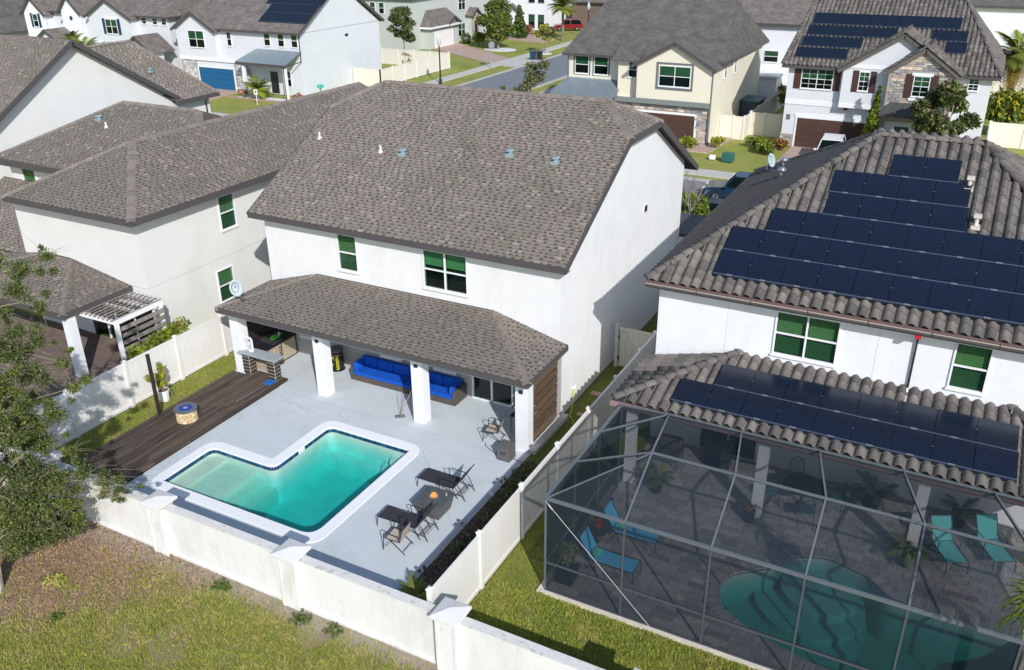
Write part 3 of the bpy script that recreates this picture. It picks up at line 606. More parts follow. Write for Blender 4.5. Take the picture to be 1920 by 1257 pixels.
# waterline tiles: one object each for the nearest, the rest joined
titems = []; tm = []
for mt_ in pool_blue_tile: q = MB(); q.box(.006,.144,-.012,0,.006,.144); tm.append(q.mesh('waterline_tile', mt_))
for k in range(len(cop_in)):
    a = Vector((*cop_in[k],0)); b_ = Vector((*cop_in[(k+1)%len(cop_in)],0)); L = (b_-a).length
    if L < .02: continue
    d = (b_-a).normalized(); nrm = Vector((-d.y, d.x, 0)); cnt = max(1, round(L/.15)); sx = L/cnt/.15
    for i in range(cnt):
        for zz in (-.185,):
            mt_ = basis(d*sx, -nrm, Vector((0,0,1)), a+d*(i*L/cnt)+Vector((0,0,zz))); titems.append((random.choice(tm), mt_))
pieces('waterline_tile', pool, titems, 300)
wb = MB(); loop_wall(wb, [(x+(6.4-x)*-.004, y+(-7-y)*-.004) for x, y in cop_in], -1.58, -.095)
tw = tri_sheet('water', [(x+(6.4-x)*-.003, y+(-7-y)*-.003) for x, y in cop_in], [], -.095, water_pool, pool, 'structure', 1.44)
sk = MB(); sk.box(5.80,5.95,-5.95,-5.62,-.2,.032); add('skimmer', sk, white_paint, pool)
# ================================================================ MASONRY WALL
WTH = .2; WY0, WY1 = -11.9, -11.66
mw = thing('masonry_wall', (10.9,-11.78,0), 'long white rendered block wall with capped pillars behind the yards', 'wall', world=True)
px_ = [6.03+4.865*k for k in range(-6, 5)]
for k in range(len(px_)-1):
    a, b_ = px_[k]+.27, px_[k+1]-.27; m = MB(); m.box(a, b_, WY0, WY1, -.4, 1.585); m.box(a, b_, WY0-.05, WY0, -.4, .10); add('wall_panel', m, paint_wall, mw, bevel=.012)
    m = MB(); m.box(a, b_, WY0-.012, WY1+.012, 1.585, 1.615); add('wall_top', m, top_dirt, mw)
for x in px_:
    m = MB(); m.box(x-.268, x+.268, WY0-.15, WY1+.12, -.4, 1.64); m.box(x-.30, x-.20, WY0-.17, WY0-.15, -.4, 1.6); m.box(x+.20, x+.30, WY0-.17, WY0-.15, -.4, 1.6); po = add('pillar', m, paint_wall, mw, bevel=.012)
    m = MB(); c = (x, (WY0+WY1)/2-.015); h0 = .37
    m.box(c[0]-.32, c[0]+.32, c[1]-.34, c[1]+.34, 1.64, 1.68); m.box(c[0]-h0, c[0]+h0, c[1]-h0, c[1]+h0, 1.68, 1.76)
    B = [(c[0]-h0,c[1]-h0,1.76),(c[0]+h0,c[1]-h0,1.76),(c[0]+h0,c[1]+h0,1.76),(c[0]-h0,c[1]+h0,1.76)]
    for i in range(4): m.poly([B[i], B[(i+1)%4], (c[0],c[1],1.875)])
    add('cap', m, cap_mat, po, bevel=.01)
m = MB(); m.box(15.455,15.485, WY0-.045, WY0-.002, 0, 1.6)
add('expansion_joint', m, metal_dark, mw)
# ================================================================ VINYL FENCES
def vinyl_fence(name, x, ys, label, z0=0, h=1.83, mat=vinyl, ends=True):
    t = thing(name, (x, ys[0], z0), label, 'fence', world=True)
    for k, y in enumerate(ys):
        m = MB(); m.box(x-.065, x+.065, y-.065, y+.065, z0-.3, z0+h+.05); po = add('post', m, mat, t, bevel=.006)
        m = MB(); m.box(x-.08, x+.08, y-.08, y+.08, z0+h+.05, z0+h+.075)
        B = [(x-.075,y-.075,z0+h+.075),(x+.075,y-.075,z0+h+.075),(x+.075,y+.075,z0+h+.075),(x-.075,y+.075,z0+h+.075)]
        for i in range(4): m.poly([B[i], B[(i+1)%4], (x,y,z0+h+.13)])
        add('post_cap', m, mat, po)
        if k < len(ys)-1:
            a, b_ = y+.065, ys[k+1]-.065; m = MB(); m.box(x-.035, x+.035, a, b_, z0+h-.10, z0+h); add('rail', m, mat, t); m = MB(); m.box(x-.035, x+.035, a, b_, z0+.03, z0+.15); add('rail', m, mat, t)
            nb = max(3, round((b_-a)/.29)); wd = (b_-a)/nb
            for i in range(nb): m = MB(); m.box(x-.016, x+.016, a+i*wd+.005, a+(i+1)*wd-.005, z0+.14, z0+h-.09); add('fence_board', m, mat, t)
    return t
def vinyl_fence_x(name, y, xs, label, z0=0, h=1.83, mat=vinyl, boards=True):
    t = thing(name, (xs[0], y, z0), label, 'fence', world=True)
    for k, x in enumerate(xs):
        m = MB(); m.box(x-.065, x+.065, y-.065, y+.065, z0-.3, z0+h+.08); add('post', m, mat, t)
        if k < len(xs)-1:
            a, b_ = x+.065, xs[k+1]-.065; m = MB(); m.box(a, b_, y-.035, y+.035, z0+h-.1, z0+h); add('rail', m, mat, t)
            m = MB(); m.box(a, b_, y-.016, y+.016, z0-.05, z0+h-.1); add('fence_board', m, mat, t)
    return t
vinyl_fence('vinyl_fence', 14.995, [-11.50+2.449*k for k in range(7)]+[4.9], 'white vinyl privacy fence between the planted strip and the screened patio')
vinyl_fence('vinyl_fence', -1.675, [-11.30+2.449*k for k in range(6)]+[2.3], 'white vinyl privacy fence mottled with tree shade behind the dark wood deck')
g = thing('garden_gate', (14.3,4.9,0), 'pale vinyl gate with diagonal brace closing the side passage', 'gate', world=True)
m = MB(); m.box(13.35,13.48,4.83,4.97,0,1.95); add('post', m, vinyl_tan, g)
for k in range(5): m = MB(); m.box(13.55+k*.27,13.81+k*.27,4.885,4.915,.1,1.8); add('gate_board', m, vinyl_tan, g)
m = MB(); m.box(13.52,14.92,4.84,4.88,1.7,1.82); m.box(13.52,14.92,4.84,4.88,.08,.2); m.beam((13.6,4.86,1.7),(14.85,4.86,.2),.04,.09); add('brace', m, vinyl_tan, g)
m = MB(); m.box(13.49,13.54,4.82,4.87,1.3,1.42); m.box(13.49,13.54,4.82,4.87,.4,.5); add('hinge', m, metal_dark, g)
# ================================================================ MAIN HOUSE
mh = thing('white_house', (6.5,6.7,0), 'big white stuccoed house in the middle with brown shingle roof and covered patio', 'house', world=True)
WM, DM, HE = 13.11, 13.4, 5.95
w_ = MB(); wins = [(3.61,4.57,4.25,5.76,1,'blind'),(7.53,9.45,4.22,5.76,2,'shade')]
door = (9.5,13.0,0.02,2.2)
low = [(1.2,2.1,.86,2.1),(5.3,6.3,.86,2.1),(6.9,7.5,.86,2.1),(7.8,8.8,.86,2.1)]
wall_grid(w_, 'S', 0, 0, WM, 2.9, HE, [x[:4] for x in wins], .2)
add('wall', w_, stucco_white, mh)
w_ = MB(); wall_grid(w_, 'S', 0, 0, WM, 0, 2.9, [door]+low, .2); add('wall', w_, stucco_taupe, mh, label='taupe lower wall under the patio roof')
w_ = MB(); YR = 7.0; SL = .555; EY = -.42; ZE = 6.12
RZ = lambda y: ZE + SL*(min(y, 2*YR-y)-EY)
zj = 9.28; yj0 = EY+(zj-ZE)/SL; yj1 = 2*YR-yj0
gable(w_, 'E', WM, [(.2,0),(DM,0),(DM,RZ(DM)-.18),(yj1,zj-.2),(yj0,zj-.2),(.0+.2,RZ(.2)-.18)], .2)
gable(w_, 'W', 0, [(.2,0),(DM,0),(DM,RZ(DM)-.18),(yj1,zj-.2),(yj0,zj-.2),(.2,RZ(.2)-.18)], .2)
wall_grid(w_, 'N', DM, .2, WM-.2, 0, HE, [], .2); add('wall', w_, stucco_white, mh)
for x in wins: window(mh, 'S', 0, x[0], x[1], x[2], x[3], x[4], x[5])
for x in low: window(mh, 'S', 0, *x[:4], 1, 'dark')
# sliding door
sd = MB(); f = Fr('S', 0, 9.5)
for a, b_ in ((0,.07),(.82,.90),(1.70,1.77),(2.6,2.68),(3.43,3.5)): f.box(sd, a, b_, -.05, .1, .02, 2.2)
f.box(sd, .07, 3.43, -.05, .1, 2.12, 2.2); f.box(sd, .07, 3.43, -.05, .1, .02, .1); so_ = add('sliding_door', sd, white_trim, mh)
for a, b_ in ((.07,.82),(.9,1.7),(1.77,2.6),(2.68,3.43)): q = MB(); f.box(q, a, b_, .0, .01, .1, 2.12); add('pane', q, glass_dark, so_)
q = MB(); f.box(q, .0, 3.5, .3, .32, 0, 2.2); add('interior', q, interior, so_)
# vent grille on the gable
q = MB(); f = Fr('E', WM, 8.1); f.box(q, 0,.42,-.03,0,5.52,5.87); q2 = MB()
vg = add('wall_vent', q, white_trim, mh); 
for k in range(5): f.box(q2, .05,.37,-.042,-.03,5.57+k*.055,5.60+k*.055)
f.box(q2, .045,.375,-.034,-.0305,5.56,5.84); add('louvre', q2, metal_dark, vg)
# roof
RX0, RX1 = -.42, 13.47; JD = (10.2-zj)/SL
zr = RZ(YR); jx = (zr-zj)/SL
mA = (RX0,EY,ZE); mB = (RX1,EY,ZE); J0 = (RX1,yj0,zj); J1 = (RX1,yj1,zj); mC = (RX1,2*YR-EY,ZE); mD = (RX0,2*YR-EY,ZE); K0 = (RX0,yj0,zj); K1 = (RX0,yj1,zj); R0 = (RX0+jx,YR,zr); R1 = (RX1-jx,YR,zr)
back = [mA,mB,J0,R1,R0,K0]; front = [mC,mD,K1,R0,R1,J1]; je = [J0,J1,R1]; jw = [K1,K0,R0]
rd = MB()
for p_ in (back, front, je, jw): roof_deck(rd, p_, .12)
roof = add('roof', rd, sh_d, mh)
stf = MB(); its = []
for p_ in (back, je): shingle_face(p_, stf)
for p_ in (front, jw): pass
add('shingle', stf, SHMATS(), roof, 'stuff')
caps = []
cap_line(caps, J0, R1, CAPS); cap_line(caps, J1, R1, CAPS); cap_line(caps, K0, R0, CAPS); cap_line(caps, R1, R0, CAPS); 
pieces('ridge_cap', roof, caps, 300)
q = MB(); fascia_line(q, [mA, mB], .05, .22); fascia_line(q, [mC, mD], .05, .22)
for a, b_ in ((mB,J0),(J1,mC),(J0,J1),(mA,K0),(K1,mD)): q.beam(Vector(a)-Vector((0,0,.12)), Vector(b_)-Vector((0,0,.12)), .05, .24)
add('fascia', q, fascia, mh)
q = MB(); q.box(RX0, RX1, EY+.03, 0, ZE-.24, ZE-.21); add('soffit', q, soffit, mh)
def roof_vent(parent, x, y, z, kind):
    m = MB()
    if kind == 'pipe': m.lathe(x, y, [(.09,z-.1),(.09,z+.05),(.042,z+.06),(.042,z+.26)], 10); return add('vent_pipe', m, white_paint, parent)
    m.box(x-.16, x+.16, y-.16, y+.14, z-.08, z+.025); m.lathe(x, y, [(.09,z-.05),(.09,z+.13)],12); m.hexa([(x-.12,y-.13,z+.12),(x+.12,y-.13,z+.12),(x+.12,y+.12,z+.12),(x-.12,y+.12,z+.12),(x-.09,y-.11,z+.17),(x+.09,y-.11,z+.19),(x+.09,y+.09,z+.22),(x-.09,y+.09,z+.20)]); return add('roof_vent', m, galv, parent, bevel=.01)
for x, y, kd in ((3.6,3.25,'pipe'),(-.06+.35,3.55,'pipe'),(4.63,3.3,'v'),(9.15,3.9,'v'),(11.1,3.8,'v')): roof_vent(mh, x, y, RZ(y), kd)
# lanai
LX0, LX1, LY, LZ, LT = -.10, 13.43, -3.13, 3.11, 3.86
a0 = (LX0,LY,LZ); a1 = (LX1,LY,LZ); a2 = (LX1,-.003,LZ); t0 = (2.5,-.003,LT); t1 = (10.47,-.003,LT); a3 = (LX0,-.003,LZ)
rd = MB(); F1 = [a0,a1,t1,t0]; F2 = [a1,a2,t1]; F3 = [a3,a0,t0]
for p_ in (F1,F2,F3): roof_deck(rd, p_, .1)
lr = add('patio_roof', rd, sh_d, mh, label='low hipped shingle roof over the patio')
stf = MB(); its = []
shingle_face(F1, stf, its); shingle_face(F2, stf); shingle_face(F3, stf); add('shingle', stf, SHMATS(), lr, 'stuff'); pieces('shingle', lr, its, 300)
caps = []; cap_line(caps, a1, t1, CAPS, .25); cap_line(caps, a0, t0, CAPS, .25); pieces('ridge_cap', lr, caps)
q = MB(); fascia_line(q, [a0, a1, a2], .05, .2); fascia_line(q, [a0, a3], .05, .2); add('fascia', q, fascia, mh)
q = MB(); q.box(LX0, LX1-.02, LY+.03, -.005, 2.86, 2.9); add('ceiling', q, soffit_white, mh)
q = MB(); q.box(-.05, 13.08, -2.50, -2.08, 2.62, 2.859); q.box(12.7,13.08,-2.07,-.02,2.62,2.859); add('header_beam', q, stucco_white, mh)
for x in (-.13, 4.05, 8.47, 12.65):
    m = MB(); m.box(x, x+.46, -2.52-.0, -2.06, 0, 2.62) ; m.box(x, x+.46, -2.9, -2.06, 2.3, 2.619) if False else None; co = add('column', m, stucco_bright, mh, bevel=.008)
    if x > 1:
        q = MB(); q.box(x+.16,x+.30,-2.56,-2.522,2.30,2.42); add('spotlight', q, black_plastic, co)
# the header sits above the columns
q = MB(); q.box(13.1, 13.4, -2.5, .25, 0, .16); add('kerb_ledge', q, concrete, mh)
st = thing('slat_screen', (13.05,-1.3,0), 'brown horizontal slat privacy screen on the right side of the patio', 'privacy screen', world=True)
for k in range(7):
    m = MB(); z0 = .17+k*.345; m.box(13.02, 13.06, -2.04, -.02, z0, z0+.275); add('slat', m, slat_m, st)
for y in (-2.02,-.06,-1.04): m = MB(); m.box(12.96,13.018,y-.04,y+.04,.16,2.6); add('upright', m, brownboard, st)
st = thing('slat_screen', (.0,-1.2,0), 'dark brown board screen closing the left side of the patio', 'privacy screen', world=True)
for k in range(8): m = MB(); z0 = .1+k*.32; m.box(-.08,-.04,-2.04,-.02,z0,z0+.30); add('slat', m, brownboard, st)
# hose bib and hose
q = MB(); q.box(WM,WM+.08,1.15,1.27,.70,.80); q.lathe(WM+.1,1.21,[(.05,.74),(.05,.86)],8); hb = tag(add('hose_tap', q, white_paint), 'small white hose tap on the side wall with hose hanging', 'tap')
q = MB(); q.tube([(WM+.1,1.2,.74),(WM+.16,1.05,.45),(WM+.2,.75,.15),(WM+.3,.35,.03),(WM+.55,.15,.02),(WM+.6,-.1,.02)], .014); tag(add('garden_hose', q, hose_m), 'yellow green garden hose running down from the tap to the grass', 'hose')
for x, y, s_ in ((13.6,2.4,.22),(13.75,.7,.2)): q = MB(); q.box(x-s_,x+s_,y-s_*.7,y+s_*.7,-.02,.03); tag(add('stepping_stone', q, M('terracotta',(.40,.27,.2),.9,.1,5), bevel=.02), 'flat pinkish paver lying in the side grass, %s' % ('farther up the passage' if y>1 else 'by the end of the slat screen'), 'paver')
# low front wing piece of the house and a soffit corner seen over the side
q = MB(); q.box(12.0,13.35,13.4,16.2,0,2.9); add('garage_wing', q, stucco_white, mh); q = MB(); q.box(11.8,13.75,13.4,16.5,2.9,3.1); add('garage_wing_roof', q, fascia, mh)
# dish on the patio roof
def dish(x, y, z, rz, label, r=.34, grp=None):
    t = thing('satellite_dish', (x,y,z), label, 'satellite dish', grp); t.rotation_euler = (0,0,rz)
    m = MB(); m.tube([(0,0,0),(0,0,.35),(0,-.08,.5)], .03); m.tube([(0,0,.38),(0,-.45,.25)], .012); add('mast', m, alu, t)
    m = MB(); n_ = 30; R = Matrix.Rotation(math.radians(72), 3, 'X')
    rings = []
    for rr, dz in ((0.01,.0),(r*.5,.02),(r,.07)):
        ring = []
        for k in range(n_): a = 2*math.pi*k/n_; p = R @ Vector((rr*math.cos(a)*.85, rr*math.sin(a), dz)); ring.append(p+Vector((0,-.1,.58)))
        rings.append(ring)
    for i in range(2):
        for k in range(n_): m.poly([rings[i][k], rings[i][(k+1)%n_], rings[i+1][(k+1)%n_], rings[i+1][k]])
    ob = add('dish_reflector', m, M('dish_grey', (.5,.58,.62), .4), t, smooth=True); s_ = ob.modifiers.new('t','SOLIDIFY'); s_.thickness = .012
    m = MB(); m.box(-.06,.06,-.52,-.40,.2,.3); add('receiver', m, grey_plastic, t); return t
dish(.35,-2.45,3.2, math.radians(78), 'pale grey satellite dish on the left corner of the patio roof')

# ================================================================ RIGHT NEIGHBOUR: tiled house
nh = thing('tiled_house', (23.3,7.3,0), 'white house on the right with wavy grey tile roofs and screened pool', 'house', world=True)
NX0, NX1, NY0, NY1, NE = 16.14, 30.5, .05, 14.6, 6.04
A0 = Vector((21.67,7.33,9.72)); A1 = Vector((25.0,7.33,9.72))
c0, c1, c2, c3 = Vector((NX0,NY0,NE)), Vector((NX1,NY0,NE)), Vector((NX1,NY1,NE)), Vector((NX0,NY1,NE))
rd = MB(); fs_ = [[c0,c1,A1,A0],[c1,c2,A1],[c2,c3,A0,A1],[c3,c0,A0]]
for p_ in fs_: roof_deck(rd, p_, .12)
nroof = add('roof', rd, tile_deck, nh)
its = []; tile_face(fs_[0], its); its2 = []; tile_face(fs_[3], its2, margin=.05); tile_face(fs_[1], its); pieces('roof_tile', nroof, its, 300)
bk = {TILES[k]: TILES[k].copy() for k in range(3)}        # shade of the slope facing north-west, put into a darker tile colour
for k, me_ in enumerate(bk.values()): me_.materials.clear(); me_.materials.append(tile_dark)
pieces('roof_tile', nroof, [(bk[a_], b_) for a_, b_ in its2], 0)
caps = []
for a, b_ in ((c0,A0),(c1,A1),(c3,A0),(c2,A1),(A0,A1)): cap_tiles(caps, a, b_)
pieces('ridge_tile', nroof, caps, 300)
w_ = MB(); nwin = [(20.24,22.17,4.12,5.62,2),(25.28,26.26,4.16,5.65,1)]
ndoors = [(18.2,20.2,.0,2.3,2),(22.6,23.6,.9,2.2,1)]
wall_grid(w_, 'S', .5, 16.45, 30.2, 0, 5.95, [x[:4] for x in nwin+ndoors], .2); wall_grid(w_, 'W', 16.45, .7, 14.2, 0, 5.95, [], .2); wall_grid(w_, 'E', 30.2, .7, 14.2, 0, 5.95, [], .2); wall_grid(w_, 'N', 14.4, 16.45, 30.2, 0, 5.95)
add('wall', w_, stucco_bright, nh)
for x in nwin: window(nh, 'S', .5, *x[:4], x[4], 'full')
for x in ndoors: window(nh, 'S', .5, *x[:4], x[4], 'dark')
q = MB(); f = Fr('S', .5)
for x in (18.75, 23.25, 27.35): f.box(q, x-.005, x+.005, -.006, 0, 3.2, 5.9)
add('stucco_joint', q, M('joint_line', (.55,.55,.56), .9), nh)
q = MB()
for a, b_ in zip([16.12+1.7*k for k in range(9)], [16.12+1.7*(k+1) for k in range(9)]):
    q.box(a+.006, b_-.006, NY0-.14, NY0-.02, NE-.17, NE-.065)
gu = add('gutter', q, fascia, nh, bevel=.02); q = MB()
for k in range(9): q.box(16.13+1.7*k,17.8+1.7*k,NY0-.15,NY0-.115,NE-.075,NE-.045)
add('gutter_lip', q, M('gutter_lip', (.42,.36,.30), .4), nh); q = MB(); q.box(16.13,31.4,NY0-.05,NY0-.0201,NE-.06,NE+.0); add('drip_edge', q, M('drip_mauve', (.17,.10,.10), .6), nh)
q = MB(); q.box(NX0,NX1,NY0-.02,NY0+.02,NE-.24,NE-.02); q.box(NX0-.02,NX0+.02,NY0,NY1,NE-.22,NE); add('fascia', q, fascia, nh)
q = MB(); q.box(NX0,NX1,NY0,.5,NE-.26,NE-.22); q.box(NX0,16.45,.5,NY1,NE-.26,NE-.22); add('soffit', q, soffit_white, nh)
q = MB(); q.tube([(24.28,.0,5.85),(24.28,.42,5.6),(24.28,.44,3.9)], .032); dp = add('downspout', q, metal_dark, nh); q = MB(); q.tube([(24.28,.44,3.9),(24.28,.2,3.78),(24.28,-.2,3.72)],.035); add('downspout', q, white_paint, nh)
q = MB(); q.box(24.2,24.36,-.08,.06,5.74,5.84); add('outlet_box', q, red_m, nh)
for (x, y, z), lab in (((25.05,4.55,8.35),'v'),((24.35,5.9,9.1),'v'),((24.3,3.2,7.75),'v')):
    pass
for x, y in ((25.15,3.85),(24.75,5.35)):
    z = NE+.504*(y-.05); q = MB(); q.box(x-.13,x+.13,y-.2,y+.2,z+.02,z+.12); q.tube([(x,y,z+.1),(x,y,z+.42)],.06,8); q.box(x-.1,x+.12,y-.1,y+.1,z+.36,z+.46); add('roof_vent', q, M('vent_beige', (.62,.58,.52), .6), nh)
ls = (9.72-NE)/(21.67-NX0)                                     # slope of the left face
for x, y in ((17.9,11.3),(18.4,8.4),(18.9,9.6)):
    z = NE+ls*(x-NX0)
    if x < 18.8: q = MB(); q.lathe(x, y, [(.05,z-.1),(.05,z+.35)],8); q.lathe(x, y, [(.04,z+.30),(.14,z+.32),(.17,z+.38),(.11,z+.46),(.03,z+.49)],14); add('turbine_vent', q, alu, nh)
dish(17.0,12.6,6.6, math.radians(70), 'round pale satellite dish at the far left edge of the tiled roof', .3)
# lower tiled roof
LS = .225; l0 = Vector((16.26,-2.82,3.1)); l1 = Vector((30.0,-2.82,3.1)); lt0 = Vector((19.2,.497,3.1+LS*3.32)); lt1 = Vector((27.05,.497,3.1+LS*3.32)); l3 = Vector((16.26,.497,3.1)); l4 = Vector((30.0,.497,3.1))
rd = MB(); G1 = [l0,l1,lt1,lt0]; G2 = [l3,l0,lt0]; G3 = [l1,l4,lt1]
for p_ in (G1,G2,G3): roof_deck(rd, p_, .1)
nl = add('lower_roof', rd, tile_deck, nh); its = []; tile_face(G1, its); tile_face(G2, its); tile_face(G3, its); pieces('roof_tile', nl, its, 300)
caps = []; cap_tiles(caps, l0, lt0); cap_tiles(caps, l1, lt1); pieces('ridge_tile', nl, caps)
q = MB(); q.box(16.2,30,-2.95,-2.84,2.94,3.08); add('gutter', q, M('gutter_mauve', (.32,.22,.225), .4, .1, 3), nh); q = MB(); q.box(16.26,30,-2.839,-2.8,2.85,3.06); q.box(16.22,16.26,-2.82,.49,2.9,3.06); add('fascia', q, fascia, nh)
q = MB(); q.box(16.26,30,-2.8,.49,2.84,2.88); add('ceiling', q, soffit_white, nh)
for x in (16.62, 20.75, 25.1, 29.4): q = MB(); q.box(x,x+.3,-2.55,-2.25,0,2.84); add('column', q, stucco_bright, nh)
# solar arrays
def panel_mesh(w1, h1, mat, name='solar_panel'):
    m = MB(); m.box(.008,w1-.008,.010,h1-.010,-.02,.018); return m.mesh(name, mat)
def solar(name, poly, rows, label, mat=solar_m, lift=.16, skirt=True):
    """rows: (u0, v0, count, panel width, panel height) in the roof plane"""
    P, u, v, n_, o = plane_axes(poly); o = Vector(poly[0]); t = thing(name, tuple(o), label, 'solar panels', world=True); cache = {}
    if (Vector(poly[1])-o).dot(u) < 0: u = -u
    off = -Vector(ROOTS[t])
    for (u0, v0, cnt, pw, ph) in rows:
        if (pw,ph) not in cache: cache[(pw,ph)] = panel_mesh(pw, ph, mat)
        for k in range(cnt):
            ob = bpy.data.objects.new('solar_panel', cache[(pw,ph)]); C.objects.link(ob); ob.parent = t
            ob.matrix_local = Matrix.Translation(off) @ basis(u, v, n_, o+u*(u0+k*pw)+v*v0+n_*lift)
            m = MB()
        m = MB(); a = o+u*u0+v*v0+n_*(lift+.005); b_ = o+u*(u0+cnt*pw)+v*v0+n_*(lift+.005); m.beam(a, b_, .035, .03, up=n_)
        add('rail', m, rail_m if skirt else rail_m, t)
        if skirt and v0 == rows[0][1]:
            m = MB(); m.beam(a-v*.03-n_*.08, b_-v*.03-n_*.08, .02, .16, up=n_); add('skirt', m, M('skirt_dark', (.015,.022,.035), .5), t)
        if skirt:
            m = MB()
            for k in range(1, cnt):
                q_ = o+u*(u0+k*pw)+v*(v0+ph*.5)+n_*(lift+.022); m.beam(q_-u*.014, q_+u*.014, .03, .012, up=n_) if k % 2 else None
                e_ = o+u*(u0+(k-.5)*pw)+v*v0+n_*(lift+.02); m.beam(e_-u*.09, e_+u*.09, .05, .02, up=n_)
            if m.f: add('clamps', m, alu, t, 'stuff')
    return t
pv = lambda y: (y-NY0)*math.sqrt(1+.504**2)
H_ = 1.085
solar('solar_array', fs_[0], [(18.12-NX0,pv(.60),12,1.035,H_),(18.17-NX0,pv(.60)+H_,12,1.035,H_),(19.22-NX0,pv(.60)+2*H_,11,1.035,H_),(20.76-NX0,pv(.60)+3*H_,4,1.035,H_),(20.70-NX0,pv(.60)+4*H_,4,1.035,H_),(22.35-NX0,pv(.60)+5*H_,2,1.035,H_)],
      'stepped array of navy solar panels on the upper tiled roof of the right house')
lv = math.sqrt(1+LS**2)
def lowrow(x, y): pass
solar('solar_array', [l0,l1,lt1,lt0], [(17.98-16.26,.42,9,1.035,1.075),(18.98-16.26,.42+1.085,8,1.035,1.075)], 'two rows of dark solar panels on the low tiled roof above the screen cage')
# ================================================================ SCREENED PATIO
FX0, FY0, FY1 = 16.56, -8.38, .5
npool = rounded([(20.72,-6.1),(20.95,-5.35),(21.5,-4.85),(21.9,-4.55),(22.35,-3.75),(23.2,-3.40),(24.3,-3.7),(24.95,-4.3),(26.5,-4.40),(28.0,-4.5),(28.5,-5.6),(28.0,-7.3),(26.0,-7.75),(23.5,-7.72),(21.9,-7.3),(21.05,-6.8)], .18, 3)
tri_sheet('patio_floor', [(FX0,FY0),(32,FY0),(32,FY1),(FX0,FY1)], [npool], 0.0, paver_joint, None, 'structure', .1)
m = MB(); m.box(FX0-.05,32,FY0-.11,FY0,-.2,.05); m.box(FX0-.16,FX0,FY0-.11,-2.9,-.2,.03); add('concrete_footing', m, M('footing', (.66,.60,.50), .9, .1, 4, .2, 30), kind='structure')
def inside(p, lp):
    c = False
    for k in range(len(lp)):
        (x1,y1),(x2,y2) = lp[k], lp[(k+1)%len(lp)]
        if (y1 > p[1]) != (y2 > p[1]) and p[0] < (x2-x1)*(p[1]-y1)/(y2-y1)+x1: c = not c
    return c
big = [(x+(x-24.4)*.05, y+(y+5.7)*.11) for x, y in npool]
pvm = []
for wd in (.22,.44,.60):
    for mt_ in pav_m: q = MB(); q.box(.006,wd-.006,.006,.214,-.02,.012); pvm.append((wd, q.mesh('paver', mt_)))
its = []; y = FY0; row = 0
while y < FY1:
    x = FX0 + random.uniform(-.3,0)
    while x < 30.5:
        wd, me = random.choice(pvm)
        if x+wd/2 > FX0 and all(not inside(p, npool) for p in ((x,y),(x+wd,y),(x,y+.22),(x+wd,y+.22),(x+wd/2,y),(x+wd/2,y+.22),(x+wd/2,y+.11))):
            its.append((me, Matrix.Translation((max(x,FX0), y, .004+random.uniform(0,.003)))))
        x += wd
    y += .22
patio_pavers = thing('paved_patio', (FX0,FY0,0), 'grey stone paving under the screen cage around the dark pool', 'paving', world=True)
pieces('paver', patio_pavers, its, 300)
np_ = thing('swimming_pool', (24,-6,0), 'free form dark teal swimming pool under the screen enclosure', 'pool', world=True)
cps = []
cm_ = MB(); cm_.box(.004,.116,-.02,.36,-.03,.034); cme = [cm_.mesh('coping_paver', m_) for m_ in pav_m]
for k in range(len(npool)):
    a = Vector((*npool[k],0)); b_ = Vector((*npool[(k+1)%len(npool)],0)); L = (b_-a).length
    if L < .03: continue
    d = (b_-a).normalized(); nr = Vector((d.y,-d.x,0)); mid = (a+b_)/2+nr*.1
    if inside((mid.x, mid.y), npool): nr = -nr
    cnt = max(1, round(L/.12))
    for i in range(cnt): cps.append((random.choice(cme), basis(d*(L/cnt/.12), nr, Vector((0,0,1)), a+d*(i*L/cnt))))
pieces('coping_paver', np_, cps, 300)
m = MB(); loop_wall(m, npool, -1.7, 0); m.poly([(20,-8,-1.65),(29,-8,-1.65),(29,-3,-1.65),(20,-3,-1.65)])
m.lathe(23.2,-4.25,[(1.05,-1.7),(1.05,-.5)],28); m.lathe(23.0,-4.5,[(1.5,-1.7),(1.5,-.8)],28); m.lathe(22.7,-4.8,[(1.9,-1.7),(1.9,-1.05)],28); add('basin', m, plaster_dk, np_)
tri_sheet('water', [(x+(24.4-x)*-.002, y+(-5.7-y)*-.002) for x, y in npool], [], -.12, water_dark, np_, 'structure', 1.5)
